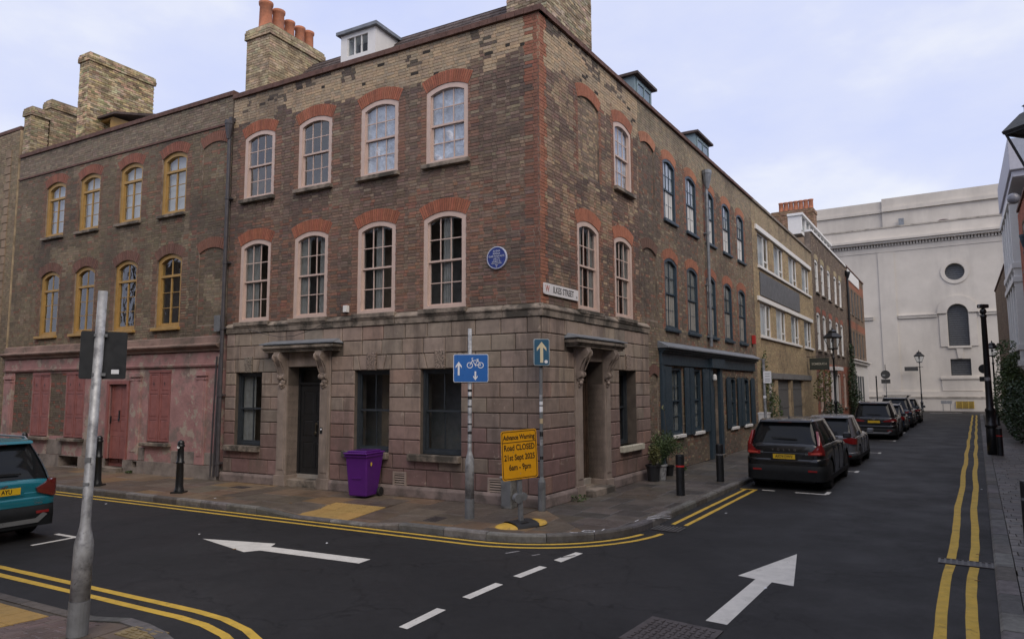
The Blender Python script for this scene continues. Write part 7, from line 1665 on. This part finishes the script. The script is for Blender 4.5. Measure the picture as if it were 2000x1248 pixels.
    # mirrors, handles, door gaps
    for s_ in (-1, 1):
        mb = MB(); mb.box(hl * .30, hl * .30 + .16, s_ * (hw + .02), s_ * (hw + .22), zt - .02, zt + .13); bevel(mb.build('door_mirror', paint if paint is not M_blackcar else M_black, t), .03, 3)
        for x in (-hl * .22, hl * .10): MB().box(x - .10, x + .10, s_ * (hw - .012), s_ * (hw + .022), zt * .83, zt * .83 + .03).build('door_handle', paint, t)
        for x in (-hl * .34, hl * .02, hl * .36): MB().box(x, x + .010, s_ * (hw - .03), s_ * (hw + .0035), .36, zt * .90).build('door_gap', M_blk, t)
    # rear face: tailgate details
    zl = zt * .97; xr = -hl - .004
    def rx(z): # rear surface at height z
        return -hl - .006 + max(0, (z - zt * .90)) * .35
    mb = MB(); mb.prism([(-hw * .70, .58), (hw * .70, .58), (hw * .74, zt * .80), (-hw * .74, zt * .80)], xr - .010, xr + .03, 'x'); bevel(mb.build('tailgate', paint, t), .015, 2)
    if plate:
        pz = dorsal or .80; pl = MB().box(xr - .030, xr - .012, -.26, .26, pz, pz + .111).build('number_plate', M_plate, t); plate.strip() and text(plate, .098, M_blk, pl, (xr - .0315, 0, pz + .0555), (math.pi / 2, 0, -math.pi / 2), bold=.002, depth=.001, sx=.82)
        MB().box(xr - .020, xr - .008, -.32, .32, pz - .03, pz + .14).build('plate_recess', paint, t)
    MB().prism([(-.30, zt + .09), (.02, zt + .10), (.30, zt + .13), (.30, zt + .145), (-.30, zt + .115)], -hl + .06, -hl + .075, 'x').build('rear_wiper', M_black, t)
    def lampshape(poly, M, depth=.22, name='tail_lamp', xo=0, wrap=.0):
        for s_ in (-1, 1):
            bm = bmesh.new(); f0 = bm.faces.new([bm.verts.new((0, s_ * y, z)) for y, z in poly])
            bmesh.ops.triangulate(bm, faces=[f0]); bmesh.ops.subdivide_edges(bm, edges=bm.edges[:], cuts=3, use_grid_fill=True)
            def lx(y, z): return -hl + tailx(y * .965) + max(0, z - zt * .97) * .42 + xo
            for v in bm.verts: v.co.x = lx(v.co.y, v.co.z) - .026
            ex = bmesh.ops.extrude_face_region(bm, geom=bm.faces[:])
            for v in [g_ for g_ in ex['geom'] if isinstance(g_, bmesh.types.BMVert)]: v.co.x += depth * .6; v.co.y *= .985
            bmesh.ops.recalc_face_normals(bm, faces=bm.faces); me_ = bpy.data.meshes.new(name); bm.to_mesh(me_); bm.free(); me_.materials.append(M); link(name, me_, t)
    if rear_tail == 'vertical':   # tall lamps climbing the pillars then turning inward at the shoulder
        lampshape([(hw * .985, zt * .76), (hw * .985, zt * .84), (hw * .93, zt * .99), (hw * .835, zt + .30), (hw * .785, zt + .30), (hw * .84, zt * .97), (hw * .80, zt * .85), (hw * .60, zt * .83), (hw * .60, zt * .76)], M_red, .20)
        lampshape([(hw * .93, zt * .78), (hw * .93, zt * .83), (hw * .80, zt * .82), (hw * .66, zt * .81), (hw * .66, zt * .78)], mat('lamp_bright_red', (.60, .07, .05), .2, coat=1), .05, 'lamp_element', -.008)
    elif rear_tail == 'wide': lampshape([(hw * 1.0, zt * .80), (hw * 1.0, zt * .93), (hw * .70, zt * .90), (hw * .40, zt * .83), (hw * .45, zt * .79)], M_red, .25)
    elif rear_tail == 'blob': lampshape([(hw * 1.012, zt * .76), (hw * 1.012, zt * .93), (hw * .96, zt * .99), (hw * .84, zt * .99), (hw * .56, zt * .86), (hw * .58, zt * .79), (hw * .84, zt * .71), (hw * .97, zt * .72)], M_redd, .30, xo=-.02)
    else: lampshape([(hw * .99, zt * .74), (hw * .99, zt * .92), (hw * .80, zt * .96), (hw * .52, zt * .90), (hw * .56, zt * .80), (hw * .80, zt * .74)], M_red, .25)
    return t, hl, hw, zt, zr
def paintm(n, c, rough=.25): return mat(n, c, rough, metal=.1, var=0, coat=.5)
M_blackcar = paintm('black_car_paint', (.008, .009, .010)); M_grey = paintm('grey_car_paint', (.13, .133, .142)); M_tealp = paintm('turquoise_car_paint', (.011, .165, .215)); M_navy = paintm('navy_car_paint', (.02, .03, .05)); M_dgrey = paintm('slate_car_paint', (.035, .042, .050)); M_bpaint = paintm('black_paint_two', (.010, .010, .012)); M_dark2 = paintm('charcoal_car_paint', (.022, .024, .024))
HR = ROTR
def at(u, v, L_): return RP(u + L_ / 2, v)
t, hl, hw, zt, zr = car('black compact SUV with tall red tail lamps and yellow plate, nearest in the row', at(5.98, 3.44, 4.46), HR, 4.46, 1.88, 1.74, M_blackcar, .365, M_rimd, .655, .34, 'vertical', 'AX74 DWV', None, lowtrim=.36, dorsal=.76)
for i, ch_ in enumerate('VOLVO'): text(ch_, .075, M_chrome, t, (-hl - .022, .26 - i * .13, zt * .86), (math.pi / 2, 0, -math.pi / 2), bold=.001)
text('XC40', .07, M_silver, t, (-hl - .018, hw * .62, zt * .80), (math.pi / 2, 0, -math.pi / 2)); text('B3', .06, M_silver, t, (-hl - .018, -hw * .56, zt * .78), (math.pi / 2, 0, -math.pi / 2))
t, hl, hw, zt, zr = car('small grey hatchback parked directly in front of the nearest black SUV', at(12.25, 3.50, 3.98), HR, 3.98, 1.72, 1.60, M_grey, .315, M_rim, .60, .50, 'suv', ' ', None, lowtrim=.12)
t, hl, hw, zt, zr = car('glossy black SUV with wide red lamps, silver roof rails and a round badge', at(25.3, 3.62, 4.6), HR, 4.6, 1.90, 1.80, M_bpaint, .36, M_rimd, .60, .34, 'wide', ' ', M_chrome, lowtrim=.30, skid=True)
MB().lathe([(.001, 0), (.07, 0), (.07, -.012), (.001, -.012)], (-hl - .014, 0, zt * .93), 16, 'x').build('round_badge', M_chrome, t)
car('small navy hatchback mostly hidden behind the glossy black SUV', at(31.9, 3.68, 3.9), HR, 3.9, 1.72, 1.55, M_navy, .31, M_rim, .60, .45, 'suv', ' ', M_chrome, lowtrim=.12)
t, hl, hw, zt, zr = car('slate grey SUV with black roof bars, second furthest of the parked row', at(37.2, 3.70, 4.6), HR, 4.6, 1.9, 1.86, M_dgrey, .35, M_rimd, .60, .35, 'wide', ' ', M_black, lowtrim=.3)
for x in (-.9, .1): MB().box(x - .04, x + .04, -hw * .84, hw * .84, zr + .16, zr + .20).build('roof_bar', M_black, t)
for s_ in (-1, 1): MB().box(-.95, .15, s_ * hw * .68 - .03, s_ * hw * .68 + .03, zr + .08, zr + .16).build('bar_foot', M_black, t)
car('charcoal car furthest along the parked row, just before the church', at(43.6, 3.85, 4.4), HR, 4.4, 1.84, 1.72, M_dark2, .33, M_rimd, .6, .3, 'wide', None, None, lowtrim=.2)
ps = LP(6.60 + 2.09, 6.64); t, hl, hw, zt, zr = car('turquoise compact SUV with dark red lamps, cut off by the left edge of the picture', ps, math.atan2(eL.y, eL.x), 4.18, 1.80, 1.70, M_tealp, .345, M_rim, .60, .42, 'blob', '23 AYU', M_silver, lowtrim=.34, skid=True, dorsal=.80)
em = MB(); y0_ = 0; pz_ = zt * .905
for q in ([(.05, .045), (.075, .022), (-.02, -.012), (-.05, .012), (-.03, .018), (.03, .035)], [(-.05, -.045), (-.075, -.022), (.02, .012), (.05, -.012), (.03, -.018), (-.03, -.035)]): em.prism([(-a, b + pz_) for a, b in q], -hl - .028, -hl - .012, 'x')
em.build('badge', M_chrome, t); text('VITARA', .055, M_chrome, t, (-hl - .020, -hw * .62, zt * .66), (math.pi / 2, 0, -math.pi / 2), bold=.001); text('HYBRID', .035, M_silver, t, (-hl - .020, -hw * .62, zt * .61), (math.pi / 2, 0, -math.pi / 2))
